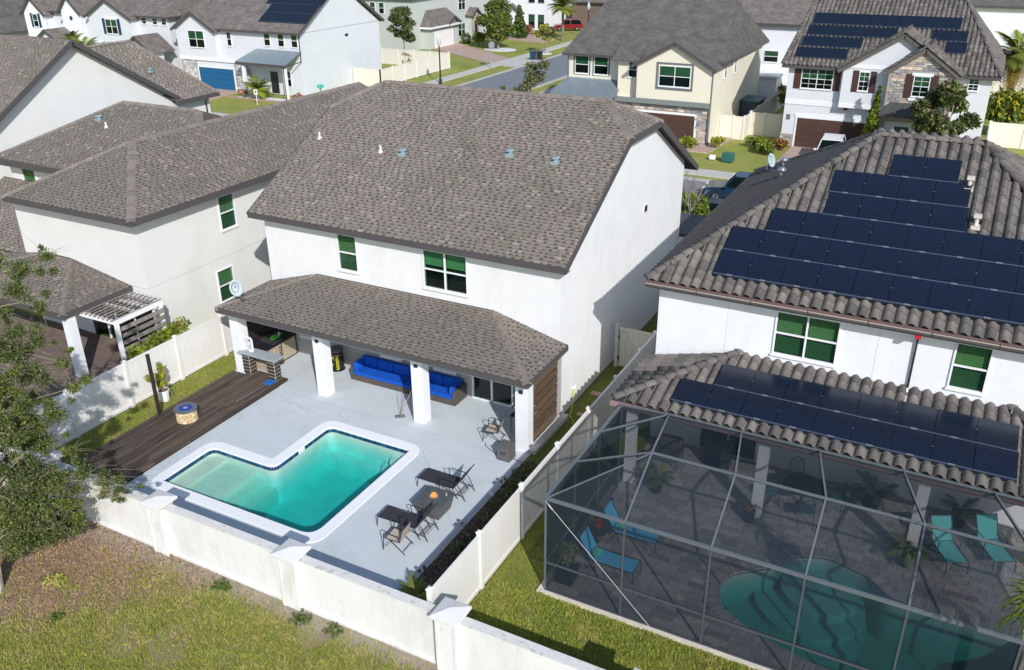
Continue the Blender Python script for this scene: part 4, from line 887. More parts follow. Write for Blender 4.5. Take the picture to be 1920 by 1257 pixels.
# cage
cg = thing('screen_enclosure', (16.59,-8.32,0), 'large grey framed insect screen enclosure over the patio and pool', 'screen enclosure', world=True)
KX = [16.59+2.18*k for k in range(8)]; KY, KH, KB, KHB = -8.32, 3.04, -6.52, 4.03
tp = [(x-.66, -2.97, 3.12) for x in KX]; bd = [(x, KB, KHB) for x in KX]; fr_ = [(x, KY, KH) for x in KX]
def cbeam(a, b_, w1=.06, h1=.1, nm='beam', mat=frame_m): m = MB(); m.beam(a, b_, w1, h1); return add(nm, m, mat, cg)
def screen(pts): m = MB(); m.poly(pts); return add('screen_panel', m, screen_m, cg)
for k in range(8):
    x = KX[k]; cbeam((x,KY,.0),(x,KY,KH-.05), .05, .05, 'post', frame_dark if k else frame_m)
    if k: cbeam(fr_[k], bd[k], .045, .075); cbeam(bd[k], tp[k], .045, .075)
    if k < 7:
        cbeam(fr_[k], fr_[k+1], .065, .085); cbeam((x+.03,KY,.97),(KX[k+1]-.03,KY,.97), .04, .05, 'rail', frame_dark); cbeam((x+.03,KY,.03),(KX[k+1]-.03,KY,.03), .05, .05, 'rail', frame_dark)
        screen([(x,KY,.03),(KX[k+1],KY,.03),(KX[k+1],KY,.97),(x,KY,.97)]); screen([(x,KY,.97),(KX[k+1],KY,.97),(KX[k+1],KY,KH),(x,KY,KH)])
        if k: cbeam(bd[k], bd[k+1], .05, .07); screen([fr_[k],fr_[k+1],bd[k+1],bd[k]]); screen([bd[k],bd[k+1],tp[k+1],tp[k]]); cbeam(tp[k], tp[k+1], .06, .08)
e1 = (16.59,-6.45,KH); e2 = (16.59,-4.7,KH); e3 = (16.59,-2.97,KH)
cbeam(fr_[0], e3, .09, .11); cbeam(e1, bd[1], .045, .07); cbeam(e2, tp[1], .045, .07); cbeam(e3, tp[1], .05, .07); cbeam(fr_[0], bd[1], .03, .04)
screen([fr_[0],fr_[1],bd[1]]); screen([fr_[0],bd[1],e1]); screen([e1,bd[1],tp[1],e2]); screen([e2,tp[1],e3])
for a, b_ in ((KY,-6.45),(-6.45,-4.7),(-4.7,-2.97)):
    cbeam((16.59,b_,0),(16.59,b_,KH-.05), .06, .06, 'post'); cbeam((16.59,a+.03,.97),(16.59,b_-.03,.97), .045, .05, 'rail'); cbeam((16.59,a+.03,.03),(16.59,b_-.03,.03), .05, .05, 'rail')
    screen([(16.59,a,.03),(16.59,b_,.03),(16.59,b_,.97),(16.59,a,.97)]); screen([(16.59,a,.97),(16.59,b_,.97),(16.59,b_,KH),(16.59,a,KH)])
m = MB(); m.tube([(16.6,KY-.05,KH-.05),(19.6,KY-.06,.06)], .010, 5); m.tube([(16.68,KY-.052,KH-.13),(16.8,KY-.052,KH-.25)], .022, 5); add('brace_cable', m, M('cable', (.42,.42,.42), .5), cg)

# ================================================================ LEFT NEIGHBOUR
lh = thing('grey_house', (-10,5,0), 'pale grey stucco house on the left with brown shingle hip roofs', 'house', world=True)
w_ = MB(); lw = [(1.80,2.80,4.05,5.62),(1.10,2.12,.80,2.36)]
wall_grid(w_, 'E', -4.4, -2.6, 17.5, 0, 5.9, lw, .2)
wall_grid(w_, 'S', -2.6, -12.0, -4.6, 0, 5.9, [(-8.5,-5.2,0,2.2)], .2); wall_grid(w_, 'W', -12.0, -2.4, 1.3, 0, 5.9, [], .2); wall_grid(w_, 'S', 1.3, -17.8, -12.0, 0, 5.9, [(-16.95,-15.9,4.15,5.75)], .2)
wall_grid(w_, 'W', -17.8, 1.5, 9.8, 0, 5.9); wall_grid(w_, 'N', 10.0, -17.8, -11.0, 0, 5.9); wall_grid(w_, 'N', 17.5, -11.0, -4.6, 0, 5.9); wall_grid(w_, 'W', -11.2, 10.0, 17.3, 0, 5.9)
add('wall', w_, stucco_grey, lh)
q = MB(); q.box(-4.412,-4.398,-2.6,17.5,2.86,2.885); q.box(-12,-4.4,-2.612,-2.598,2.86,2.885); add('stucco_joint', q, M('band_line', (.50,.49,.47), .9), lh)
for x in lw: window(lh, 'E', -4.4, *x, 1, 'full')
window(lh, 'S', 1.3, -16.95, -15.9, 4.15, 5.75, 1, 'full')
EZ = 6.08; s_ = .5
b0, b1 = (-11.6,-3.25,EZ), (-3.79,-3.25,EZ); ap = (-7.7,.66,EZ+s_*3.91); rr1 = (-7.7,17.0,EZ+s_*3.91); far1 = (-3.79,18,EZ); far0 = (-11.6,18,EZ)
W1 = [[b0,b1,ap],[b1,far1,rr1,ap],[far0,b0,ap,rr1]]
rz2 = EZ+s_*4.7; W2 = [[(-18.4,.7,EZ),(-3.80,.7,EZ-.012),(-8.5,5.4,rz2-.012),(-13.7,5.4,rz2)],[(-3.80,.7,EZ-.012),(-3.80,10.1,EZ-.012),(-8.5,5.4,rz2-.012)],[(-3.8,10.1,EZ-.012),(-18.4,10.1,EZ),(-13.7,5.4,rz2),(-8.5,5.4,rz2-.012)],[(-18.4,10.1,EZ),(-18.4,.7,EZ),(-13.7,5.4,rz2)]]
rd = MB()
for p_ in W1+W2: roof_deck(rd, p_, .1)
lroof = add('roof', rd, sh_d, lh); stf = MB(); its = []
shingle_face(W1[0], stf, its); shingle_face(W1[1], stf); shingle_face(W2[0], stf)
add('shingle', stf, SHMATS(), lroof, 'stuff'); pieces('shingle', lroof, its, 300)
caps = []; cap_line(caps, b1, ap, CAPS); cap_line(caps, b0, ap, CAPS); cap_line(caps, ap, rr1, CAPS); cap_line(caps, (-13.7,5.4,rz2), (-8.5,5.4,rz2), CAPS); cap_line(caps, (-7.3,4.2,rz2-.62), (-8.5,5.4,rz2), CAPS); cap_line(caps, W2[0][0], W2[0][3], CAPS)
pieces('ridge_cap', lroof, caps, 300)
q = MB(); fascia_line(q, [b0,b1,far1], .05, .24); fascia_line(q, [(-18.4,.7,EZ),(-11.6,.7,EZ)], .05, .24); fascia_line(q, [b0,(-11.6,.7,EZ)], .05, .24); add('fascia', q, fascia, lh)
q = MB(); q.box(-11.6,-3.79,-3.22,-2.6,EZ-.27,EZ-.24); q.box(-4.4,-3.8,-2.6,17.5,EZ-.27,EZ-.24); q.box(-18.4,-12,.72,1.3,EZ-.27,EZ-.24); add('soffit', q, soffit, lh)
roof_vent(lh, -14.0, 4.05, EZ+s_*3.35, 'v'); roof_vent(lh, -13.0,3.6,EZ+s_*2.9,'pipe')
# its own patio roof
e0 = (-14.3,-5.95,2.86); e1_ = (-5.35,-5.95,2.86); k0 = (-5.35,-2.603,2.86); g0 = (-9.0,-2.603,3.5); g1 = (-10.5,-2.603,3.5); k1 = (-14.3,-2.603,2.86)
PP = [[e0,e1_,g0,g1],[e1_,k0,g0],[k1,e0,g1]]; rd = MB()
for p_ in PP: roof_deck(rd, p_, .1)
pr_ = add('patio_roof', rd, sh_d, lh); stf = MB()
for p_ in PP: shingle_face(p_, stf)
add('shingle', stf, SHMATS(), pr_, 'stuff'); caps = []; cap_line(caps, e1_, g0, CAPS); cap_line(caps, e0, g1, CAPS); pieces('ridge_cap', pr_, caps)
q = MB(); fascia_line(q, [e0,e1_,k0], .05, .22); add('fascia', q, fascia, lh)
P3 = [(-18.5,-2.5,3.05),(-12.0,-2.5,3.05),(-12.0,1.3,5.0),(-18.5,1.3,5.0)]; rd = MB(); roof_deck(rd, P3, .1); lo = add('lower_roof', rd, sh_d, lh); stf = MB(); shingle_face(P3, stf); add('shingle', stf, SHMATS(), lo, 'stuff')
for x in (-13.9,-5.75): q = MB(); q.box(x,x+.36,-5.75,-5.39,0,2.7); add('column', q, stucco_bright, lh)
sheet('paved_terrace', -14.5,-2.2,-7.6,-2.6,-.01,paver_tan)
f = Fr('S',-2.6,-8.5); q = MB()
for a in (0,1.05,2.15,3.22): f.box(q, a, a+.08, -.04, .06, 0, 2.2)
f.box(q, .08,3.22,-.04,.06,2.12,2.2); dd = add('sliding_door', q, white_trim, lh); q = MB(); f.box(q, .08,3.22,.0,.01,.02,2.12); f.box(q,0,3.3,.2,.22,0,2.2,1); add('pane', q, [glass_dark, interior], dd)
# pergola
pg = thing('pergola', (-4.7,-4.0,0), 'white framed pergola with weathered roof slats beside the grey house', 'pergola', world=True)
for x, y in ((-3.42,-5.1),(-3.42,-2.95),(-6.0,-5.1)): q = MB(); q.box(x-.07,x+.07,y-.07,y+.07,0,2.5); add('post', q, white_paint, pg)
q = MB(); q.box(-6.1,-3.35,-5.17,-5.05,2.5,2.66); add('beam', q, white_paint, pg); q = MB(); q.box(-3.48,-3.36,-5.04,-2.85,2.5,2.66); add('beam', q, white_paint, pg); q = MB(); q.box(-6.1,-3.49,-2.97,-2.86,2.5,2.64); add('beam', q, white_paint, pg); q = MB(); q.box(-6.0,-3.49,-4.05,-3.97,2.52,2.64); add('beam', q, white_paint, pg)
wth = M('weathered_slat', (.26,.225,.20), .9, .3, 6, .3, 30, rnd=.25)
for k in range(11): q = MB(); x = -5.98+k*.245; q.box(x,x+.06,-5.25,-2.8,2.665,2.705); add('roof_slat', q, wth, pg)
for k in range(6): q = MB(); z0 = .75+k*.29; q.box(-3.33,-3.30,-5.0,-2.9,z0,z0+.17); add('side_slat', q, wth, pg)
q = MB(); q.box(-5.95,-4.8,-5.06,-5.02,.1,2.45); gp = MB(); fr2 = MB()
for a in (-5.9,-4.72,-3.52): fr2.box(a-.03,a+.03,-3.28,-3.2,.05,2.48)
fr2.box(-5.9,-3.5,-3.28,-3.2,.05,.13); fr2.box(-5.9,-3.5,-3.28,-3.2,2.4,2.48); dr = add('glass_door', fr2, white_trim, pg)
for a, b_ in ((-5.87,-4.75),(-4.69,-3.55)): q = MB(); q.box(a,b_,-3.25,-3.24,.13,2.4); add('pane', q, glassmat('door_glass', (.3,.55,.42), opaque=.35), dr)
# far left gable house
fh = thing('gable_house', (-26,10,0), 'pale gable wall house at the far left edge with brown shingle roof', 'house', world=True)
X2 = -21.0; pk = (8.3,10.75); RZ2 = lambda y: pk[1]-.62*abs(y-pk[0])
w_ = MB(); gable(w_, 'E', X2, [(1.2,0),(15.0,0),(15.0,RZ2(15)-.2),(pk[0],pk[1]-.22),(1.2,RZ2(1.2)-.2)], .2); wall_grid(w_, 'E', X2-.02, 15.0, 18.0, 0, 6.15); wall_grid(w_, 'N', 18.0, -34, X2-.2, 0, 6.15); wall_grid(w_,'S',1.2,-34,X2-.2,0,6.2)
add('wall', w_, stucco_left, fh)
q = [( -34,.6,RZ2(.6)),(X2+.5,.6,RZ2(.6)),(X2+.5,pk[0],pk[1]),(-34,pk[0],pk[1])]; q2 = [(X2+.5,15.6,RZ2(15.6)),(-34,15.6,RZ2(15.6)),(-34,pk[0],pk[1]),(X2+.5,pk[0],pk[1])]
zz = 6.3; wing = [[(X2+.6,14.6,zz),(X2+.6,18.6,zz),(X2-4.4,14.6,9.75),(X2-4.4,8.0,9.75)],[(X2+.6,18.6,zz),(-34,18.6,zz),(-34,14.6,9.75),(X2-4.4,14.6,9.75)]]
wing[0] = [(X2+.55,15.1,zz),(X2+.55,18.5,zz),(X2-3.2,14.7,zz+.92*3.75),(X2-3.2,10.2,zz+.92*3.75)]
rd = MB()
wing[0] = [(X2+.55,15.1,zz),(X2+.55,18.5,zz),(X2-2.4,15.2,zz+2.95),(X2-2.4,8.8,zz+2.95),(X2+.55,8.8,zz)]
wing[1] = [(X2+.55,18.5,zz),(-34,18.5,zz),(-34,15.2,zz+2.95),(X2-2.4,15.2,zz+2.95)]
for p_ in (q,q2): roof_deck(rd, p_, .1)
wing0 = [(X2+.5,14.9,zz),(X2+.5,18.5,zz),(X2-3.0,15.0,zz+3.5),(X2-3.0,10.6,zz+3.5)]
wing1 = [(X2+.5,18.5,zz),(X2-9,18.5,zz),(X2-3.0,15.0,zz+3.5)]; wing2 = [(X2-9,18.5,zz),(X2-9,10.6,zz),(X2-3.0,10.6,zz+3.5),(X2-3.0,15.0,zz+3.5)]
for p_ in (wing0, wing1, wing2): roof_deck(rd, p_, .1)
ro = add('roof', rd, sh_d, fh); stf = MB()
for p_ in (q, wing0): shingle_face(p_, stf)
add('shingle', stf, SHMATS(), ro, 'stuff'); caps = []; cap_line(caps, wing0[1], wing0[2], CAPS, .3); cap_line(caps, wing0[2], wing0[3], CAPS, .3); pieces('ridge_cap', ro, caps)
m = MB()
for a, b_ in ((q[1],q[2]),(q[2],(X2+.5,15.0,RZ2(15.0)))): m.beam(Vector(a)-Vector((0,0,.14)), Vector(b_)-Vector((0,0,.14)), .06, .26); m.beam(Vector(a)-Vector((.25,0,.2)), Vector(b_)-Vector((.25,0,.2)), .5, .04)
m.beam((X2+.5,14.9,zz-.13),(X2+.5,18.5,zz-.13),.06,.24); add('fascia', m, fascia, fh)
roof_vent(fh, X2-1.2, 14.6, zz+1.75, 'v'); roof_vent(fh, X2-4, 5.5, RZ2(5.5), 'pipe')
m = MB(); m.tube([(X2+.4,17.6,6.1),(X2+.08,17.6,5.8),(X2+.08,17.6,0)], .05); add('downspout', m, metal_dark, fh)
m = MB(); Fr('E',X2,13.5).box(m,0,.3,-.02,0,5.6,6.1); add('wall_vent', m, M('vent_pale',(.6,.6,.62),.7), fh)

# ================================================================ PATIO OBJECTS
wd = thing('wooden_deck', (1,-7,0), 'dark stained board deck running beside the pool to the left fence', 'deck', world=True)
DX0, DX1, nb = -.26, 2.25, 17; pw = (DX1-DX0)/nb
for k in range(nb):
    x = DX0+k*pw; y = -11.6; top = -2.62 if x < .35 else -2.15
    cuts = [y, random.uniform(-9.5,-8), random.uniform(-6.4,-4.6), top]
    for a, b_ in zip(cuts[:-1], cuts[1:]): m = MB(); m.box(x+.004, x+pw-.004, a+.003, b_-.003, .055, .095+random.uniform(0,.004)); add('plank', m, plank_m, wd)
m = MB(); m.box(DX0+.02,DX1-.02,-11.58,-2.66,.003,.052); m.box(.36,DX1-.02,-2.66,-2.17,.003,.052); add('frame', m, brownboard, wd)
# round stone fire pit
fp = thing('fire_pit', (1.05,-6.28,.10), 'round tan stone fire pit filled with blue glass on the dark deck', 'fire pit')
stm = []
for k, mt_ in enumerate(ledge):
    m = MB(); n_ = 5; 
    for i in range(n_):
        a0_, a1_ = (i/n_-.5)*.44, ((i+1)/n_-.5)*.44
        r0, r1 = .22, .37; z0, z1 = 0.004, .105
        P_ = lambda a, r, z: (r*math.cos(a), r*math.sin(a), z)
        m.hexa([P_(a0_,r0,z0),P_(a0_,r1+.01*random.random(),z0),P_(a1_,r1+.01*random.random(),z0),P_(a1_,r0,z0),P_(a0_,r0,z1),P_(a0_,r1,z1),P_(a1_,r1,z1),P_(a1_,r0,z1)])
    stm.append(m.mesh('stone', mt_))
its = [(random.choice(stm), Matrix.Translation((0,0,.11*r)) @ Matrix.Rotation(2*math.pi*(k+.5*(r%2)+random.uniform(-.05,.05))/13, 4, 'Z')) for r in range(4) for k in range(13)]
pieces('stone', fp, its)
m = MB(); m.lathe(0,0,[(.21,.0),(.21,.44)],20); add('core', m, mortar, fp)
m = MB(); n_ = 28
for i in range(n_):
    a, b_ = 2*math.pi*i/n_, 2*math.pi*(i+1)/n_
    P_ = lambda an, r, z: (r*math.cos(an), r*math.sin(an), z)
    m.hexa([P_(a,.25,.445),P_(a,.42,.445),P_(b_,.42,.445),P_(b_,.25,.445),P_(a,.25,.49),P_(a,.42,.49),P_(b_,.42,.49),P_(b_,.25,.49)])
add('top_ring', m, ring_grey, fp)
m = MB(); m.lathe(0,0,[(.25,.43),(.25,.47)],24)
for _ in range(160): r = .24*math.sqrt(random.random()); a = random.random()*6.28; x, y = r*math.cos(a), r*math.sin(a); m.box(x-.012,x+.012,y-.012,y+.012,.47,.485)
add('fire_glass', m, fire_glass, fp); m = MB(); m.lathe(0,0,[(.07,.47),(.08,.495),(.05,.50)],14); add('burner', m, M('burner_copper',(.45,.3,.22),.5), fp)
# pole
m = MB(); m.box(-.19,-.09,-6.55,-6.45,.0,2.55); m.box(-.195,-.085,-6.555,-6.445,2.55,2.58); tag(add('post', m, brownboard), 'tall dark brown wooden post standing at the edge of the wood deck', 'post')
# potted plant by the left fence
def leaf_cards(pts, nrm_spread=1.0, size=.05, jitter=.3, rngl=None, aspect=1.6):
    """one joined numpy mesh of small leaf quads at pts"""
    r_ = rngl or rng; n_ = len(pts); d = r_.normal(size=(n_,3)); d[:,2] += .35; d /= np.linalg.norm(d, axis=1)[:,None]
    t = r_.normal(size=(n_,3)); u = np.cross(d, t); u /= np.linalg.norm(u, axis=1)[:,None]+1e-9; v = np.cross(d, u)
    s = size*(1+jitter*(r_.random(n_)*2-1))[:,None]; a = u*s*.5; b_ = v*s*.5*aspect
    V = np.stack([pts-b_, pts+a-b_*.1, pts+b_, pts-a-b_*.1], 1).reshape(-1,3)
    F = np.arange(4*n_).reshape(-1,4); return V, F
def np_mesh(name, V, F, mats, mi=None):
    me = bpy.data.meshes.new(name); me.vertices.add(len(V)); me.vertices.foreach_set('co', V.astype(np.float32).ravel()); k = F.shape[1]
    me.loops.add(F.size); me.loops.foreach_set('vertex_index', F.astype(np.int32).ravel()); me.polygons.add(len(F)); me.polygons.foreach_set('loop_start', (np.arange(len(F))*k).astype(np.int32))
    for m_ in (mats if isinstance(mats,(list,tuple)) else [mats]): me.materials.append(m_)
    if mi is not None: me.polygons.foreach_set('material_index', mi.astype(np.int32))
    me.update(calc_edges=True); me.validate(); return me
def clump_pts(centres, n_each, shell=.55):
    out = []
    for (x, y, z, r, *rz) in centres:
        k = int(n_each*(r**2)*1.0)+8; d = rng.normal(size=(k,3)); d /= np.linalg.norm(d, axis=1)[:,None]; rad = r*(shell+(1-shell)*rng.random(k))**1.0*(.75+.35*rng.random(k))
        p = d*rad[:,None]; p[:,2] *= (rz[0] if rz else .8); out.append(p+np.array([x,y,z]))
    return np.concatenate(out)
def crown(name, parent, centres, n_each, size, mats, shell=.5, weights=None, aspect=1.6, label=None):
    pts = clump_pts(centres, n_each, shell); V, F = leaf_cards(pts, size=size, aspect=aspect)
    # colour by clump and by leaf, a real difference between leaves
    w_ = weights or [1/len(mats)]*len(mats); ph = rng.random(3)*6; sel = rng.random(len(F)) + .25*np.sin(pts[:,0]*1.7+ph[0])*np.cos(pts[:,1]*1.9+ph[1]+pts[:,2]*1.3)
    cum = np.cumsum(w_); mi = np.searchsorted(cum, np.clip(sel,0,.999)); mi = np.clip(mi,0,len(mats)-1)
    return link(name, np_mesh(name, V, F, mats, mi), parent, None, label)
def limbs(mb, base, centres, r0, n=6, fork=.45):
    b = Vector(base)
    for c in centres:
        t = Vector(c[:3]); mid = b.lerp(t, .5)+Vector((random.uniform(-.15,.15), random.uniform(-.15,.15), (t.z-b.z)*.08)); mb.tube([b, mid, t], r0, n, 0, r0*.25)
def tree(name, loc, trunk_h, centres, n_each, size, mats, label, cat='tree', group=None, r0=.12, bark_=None, shell=.4, weights=None, fork=.5, aspect=1.6):
    t = thing(name, loc, label, cat, group)
    m = MB(); m.tube([(0,0,-.1),(random.uniform(-.04,.04),0,trunk_h*.5),(0,0,trunk_h)], r0, 8, 0, r0*.75); limbs(m, (0,0,trunk_h*.97), centres, r0*.5)
    add('trunk', m, bark_ or bark, t); crown('crown', t, centres, n_each, size, mats, shell, weights, aspect); return t
def ball_centres(h0, h1, rad, k, rr, squash=1.0):
    out = []
    for _ in range(k):
        z = random.uniform(h0, h1); f = math.sin(math.pi*min(1, max(0, (z-h0)/(h1-h0)*.85+.12)))**.6; a = random.random()*6.28; q = rad*f*math.sqrt(random.random()); out.append((q*math.cos(a), q*math.sin(a), z, rr*random.uniform(.7,1.2)))
    return out
pp = thing('potted_plant', (-.98,-5.5,-.03), 'white pot with upright yellow green plant against the left fence', 'potted plant')
m = MB(); m.lathe(0,0,[(.17,0),(.21,.42),(.23,.42),(.23,.47),(.20,.47),(.19,.42)],18); add('pot', m, white_paint, pp); m = MB(); m.lathe(0,0,[(.19,.40),(.19,.43)],16); add('soil', m, mulch_m, pp)
crown('foliage', pp, [(0,0,.75,.22),(0,.05,1.05,.17),(-.02,.1,1.3,.13),(-.38,-.1,.95,.2),(.05,.05,1.5,.1)], 2600, .09, [bright_leaf, yellow_leaf], .1, aspect=2.6)
m = MB(); m.tube([(0,0,.4),(0,.08,1.4)],.02); m.tube([(0,0,.45),(-.3,-.1,.9)],.015)
for s_ in (-1,1): m.tube([(0,0,.45),(s_*.25,.05,.62),(s_*.38,.08,.35)],.018)
add('stem', m, bark, pp)
# bar counter
bc = thing('bar_counter', (1.2,-2.4,0), 'grey topped outdoor bar on dark tiled pillars beside the left column', 'bar counter', world=True)
m = MB(); m.box(.22,2.16,-2.70,-2.12,1.02,1.08); add('counter_top', m, granite, bc, bevel=.01)
for x in (.32,1.62):
    m = MB(); m.box(x,x+.36,-2.56,-2.22,.1,1.02); pl = add('pillar', m, grout, bc)
    for r in range(6):
        z = .115+r*.152
        for (x0,x1,y0,y1) in ((x+.012,x+.348,-2.572,-2.561),(x+.361,x+.372,-2.548,-2.232)): m = MB(); m.box(x0,x1,y0,y1,z,z+.125); add('tile', m, dark_tile, pl)
bf = thing('box_fan', (.55,-2.36,1.08), 'white box fan standing on the grey bar top', 'fan'); bf.rotation_euler = (0,0,math.radians(-12))
m = MB()
for a, b_ in (((-.27,0,.04),(.27,0,.04)),((-.27,0,.56),(.27,0,.56)),((-.27,0,.04),(-.27,0,.56)),((.27,0,.04),(.27,0,.56))): m.beam(a, b_, .12, .04, up=(0,1,0) if a[2] == b_[2] else (0,1,0))
m.box(-.22,-.12,-.08,.08,0,.03); m.box(.12,.22,-.08,.08,0,.03); add('housing', m, white_paint, bf, bevel=.012)
m = MB()
for r in (.08,.13,.18,.23): pts = [(r*math.cos(a), -.062, .3+r*math.sin(a)) for a in [2*math.pi*i/20 for i in range(21)]]; m.tube(pts, .006, 4, cap=False)
for k in range(10): a = 2*math.pi*k/10; m.tube([(0,-.062,.3),(.25*math.cos(a),-.062,.3+.25*math.sin(a))],.005,4)
add('grille', m, white_trim, bf); m = MB()
for k in range(5): a = 2*math.pi*k/5; b_ = a+.75; m.poly([(0,.0,.3),(.22*math.cos(a),-.02,.3+.22*math.sin(a)),(.22*math.cos(b_),.03,.3+.22*math.sin(b_))])
m.tube([(0,-.03,.3),(0,.04,.3)],.04,12); add('blades', m, M('fan_blade', (.5,.58,.64), .4), bf)
# outdoor kitchen
ok = thing('outdoor_kitchen', (.5,-1,0), 'dark topped outdoor kitchen counter with pale panels along the left side of the patio', 'outdoor kitchen', world=True)
m = MB(); m.box(.08,.96,-1.95,-.08,0,.88); add('cabinet', m, tan_front, ok); m = MB(); m.box(.02,1.0,-2.0,-.05,.88,.93); add('worktop', m, black_plastic, ok)
for y in (-.12,-1.0,-1.93): m = MB(); m.box(.961,.972,y,y+.05,.02,.86); add('corner_trim', m, black_plastic, ok)
m = MB(); m.box(.961,.972,-1.9,-.1,.02,.06); add('plinth', m, black_plastic, ok)
for k in range(6): m = MB(); m.box(.9725,.98,-1.12,-1.04,.12+k*.115,.18+k*.115); add('vent_slot', m, metal_dark, ok)
gr_ = thing('grill', (.55,-1.15,.93), 'steel griddle with side tray on the dark kitchen worktop', 'grill')
m = MB(); m.box(-.35,.38,-.42,.30,0,.16); add('body', m, black_plastic, gr_, bevel=.015); m = MB(); m.box(-.3,.34,-.38,.26,.161,.175); add('hotplate', m, steel, gr_)
m = MB(); m.tube([(.42,-.35,.1),(.42,.25,.1)],.012); add('handle', m, steel, gr_)
for k in range(3): m = MB(); m.tube([(.38,-.25+k*.2,.07),(.42,-.25+k*.2,.07)],.025,10); add('knob', m, steel, gr_)
m = MB(); m.lathe(0,0,[(.10,0),(.17,.025),(.16,.03),(.10,.008)],18); pl = add('plate', m, green_bright); pl.location = (.72,-1.05,1.11); tag(pl, 'bright green round plate lying on the griddle', 'plate')
m = MB(); m.lathe(0,0,[(.06,0),(.08,.1),(.07,.1),(.055,.01)],14); pl = add('bowl', m, M('bowl_tan',(.5,.36,.24),.6)); pl.location = (.25,-1.35,.93); tag(pl, 'small tan bowl on the worktop left of the griddle', 'bowl')
m = MB(); m.tube([(.28,-.5,.93),(.28,-.5,1.25),(.34,-.55,1.33),(.42,-.62,1.28)],.014); m.box(.1,.5,-.75,-.3,.935,.94); tp_ = add('sink_tap', m, steel); tag(tp_, 'curved steel tap at the back of the outdoor kitchen', 'tap')
m = MB(); m.box(-.02,.5,-1.9,-1.6,.935,1.2); m.box(.05,.45,-1.88,-1.62,1.2,1.22); ck_ = add('cooking_pot', m, black_plastic, bevel=.03); tag(ck_, 'black lidded roaster at the near left end of the kitchen worktop', 'cooker')
m = MB(); m.tube([(1.02,-1.5,.8),(1.1,-1.55,.5),(1.0,-1.7,.25)],.014); tag(add('power_cable', m, M('cable_tan',(.6,.5,.35),.6)), 'pale cable hanging in front of the kitchen counter', 'cable')
# barrel with star and lettering
br_ = thing('drum', (3.37,-.42,0), 'black and yellow energy drink barrel cooler with star and lettering by the back wall', 'barrel')
m = MB(); m.lathe(0,0,[(.24,.03),(.265,.08),(.275,.45),(.265,.80),(.25,.84)],28); add('body', m, black_plastic, br_, smooth=False)
m = MB(); m.lathe(0,0,[(.30,0),(.30,.03)],24); add('base', m, black_plastic, br_); m = MB(); m.lathe(0,0,[(.285,.84),(.29,.87),(.27,.93),(.10,.955)],24); add('lid', m, grey_plastic, br_)
def wrapz(u, z, r): a = -math.pi/2+u/r; return (r*math.cos(a), r*math.sin(a), z)
def star(parent, u0, z0, R, r=.279):
    m = MB(); pts = []
    for k in range(10): rr = R if k % 2 == 0 else R*.42; a = math.pi/2+k*math.pi/5; pts.append((u0+rr*math.cos(a), z0+rr*math.sin(a)))
    c = wrapz(u0, z0, r)
    for k in range(10): a, b_ = pts[k], pts[(k+1)%10]; m.poly([c, wrapz(a[0],a[1],r), wrapz(b_[0],b_[1],r)])
    return add('star_emblem', m, yellow_p, parent)
star(br_, -.07, .30, .125); star(br_, .62, .42, .12)
for z_ in (.70,): 
    m = MB()
    for k in range(24): a, b_ = -.3+k*.03, -.3+(k+1)*.03; m.poly([wrapz(a,z_,.272),wrapz(b_,z_,.272),wrapz(b_,z_+.025,.271),wrapz(a,z_+.025,.271)])
    add('gold_band', m, brass, br_)
def text_mesh(txt, size, name, mat, fn, parent):
    cu = bpy.data.curves.new('t', 'FONT'); cu.body = txt; cu.size = size; cu.align_x = 'CENTER'; cu.offset = size*.02; to = bpy.data.objects.new('t', cu); C.objects.link(to)
    dg = bpy.context.evaluated_depsgraph_get(); me = bpy.data.meshes.new_from_object(to.evaluated_get(dg)); bpy.data.objects.remove(to)
    for v in me.vertices: v.co = Vector(fn(v.co.x, v.co.y))
    me.materials.clear(); me.materials.append(mat); me.name = name; return link(name, me, parent)
text_mesh('ROCKSTAR', .15, 'lettering', yellow_p, lambda x, y: wrapz(.20-y+.05, .40+x*.86, .281), br_)
text_mesh('ENERGY DRINK', .05, 'lettering', brass, lambda x, y: wrapz(-.08+x, .52+y, .281), br_)
m = MB()
for k in range(12): a, b_ = -.21+k*.022, -.21+(k+1)*.022; m.poly([wrapz(a,.58,.2805),wrapz(b_,.58,.2805),wrapz(b_,.64,.2795),wrapz(a,.64,.2795)])
add('gold_panel', m, yellow_p, br_)
# sectional sofa
sf = thing('sectional_sofa', (6.8,-.6,0), 'long brown wicker sectional sofa with bright blue cushions against the back wall', 'sofa', world=True)
SX0, SX1, SY0, SY1 = 4.42, 9.28, -.93, -.06; ns = 6; sw = (SX1-SX0-.24)/ns
for k in range(ns):
    x = SX0+.12+k*sw; m = MB(); m.box(x+.004,x+sw-.004,SY0,SY1,.03,.28); m.box(x+.004,x+sw-.004,SY1-.10,SY1,.28,.68); add('wicker_base', m, wicker, sf, bevel=.012)
    m = MB(); m.box(x+.006,x+sw-.006,SY0-.03,SY1-.14,.285,.42); add('seat_cushion', m, cushion, sf, bevel=.035)
    m = MB(); y0 = SY1-.30; m.hexa([(x+.01,y0,.425),(x+sw-.01,y0,.425),(x+sw-.01,SY1-.11,.425),(x+.01,SY1-.11,.425),(x+.01,y0+.06,.80),(x+sw-.01,y0+.06,.80),(x+sw-.01,SY1-.05,.80),(x+.01,SY1-.05,.80)]); add('back_cushion', m, cushion, sf, bevel=.04)
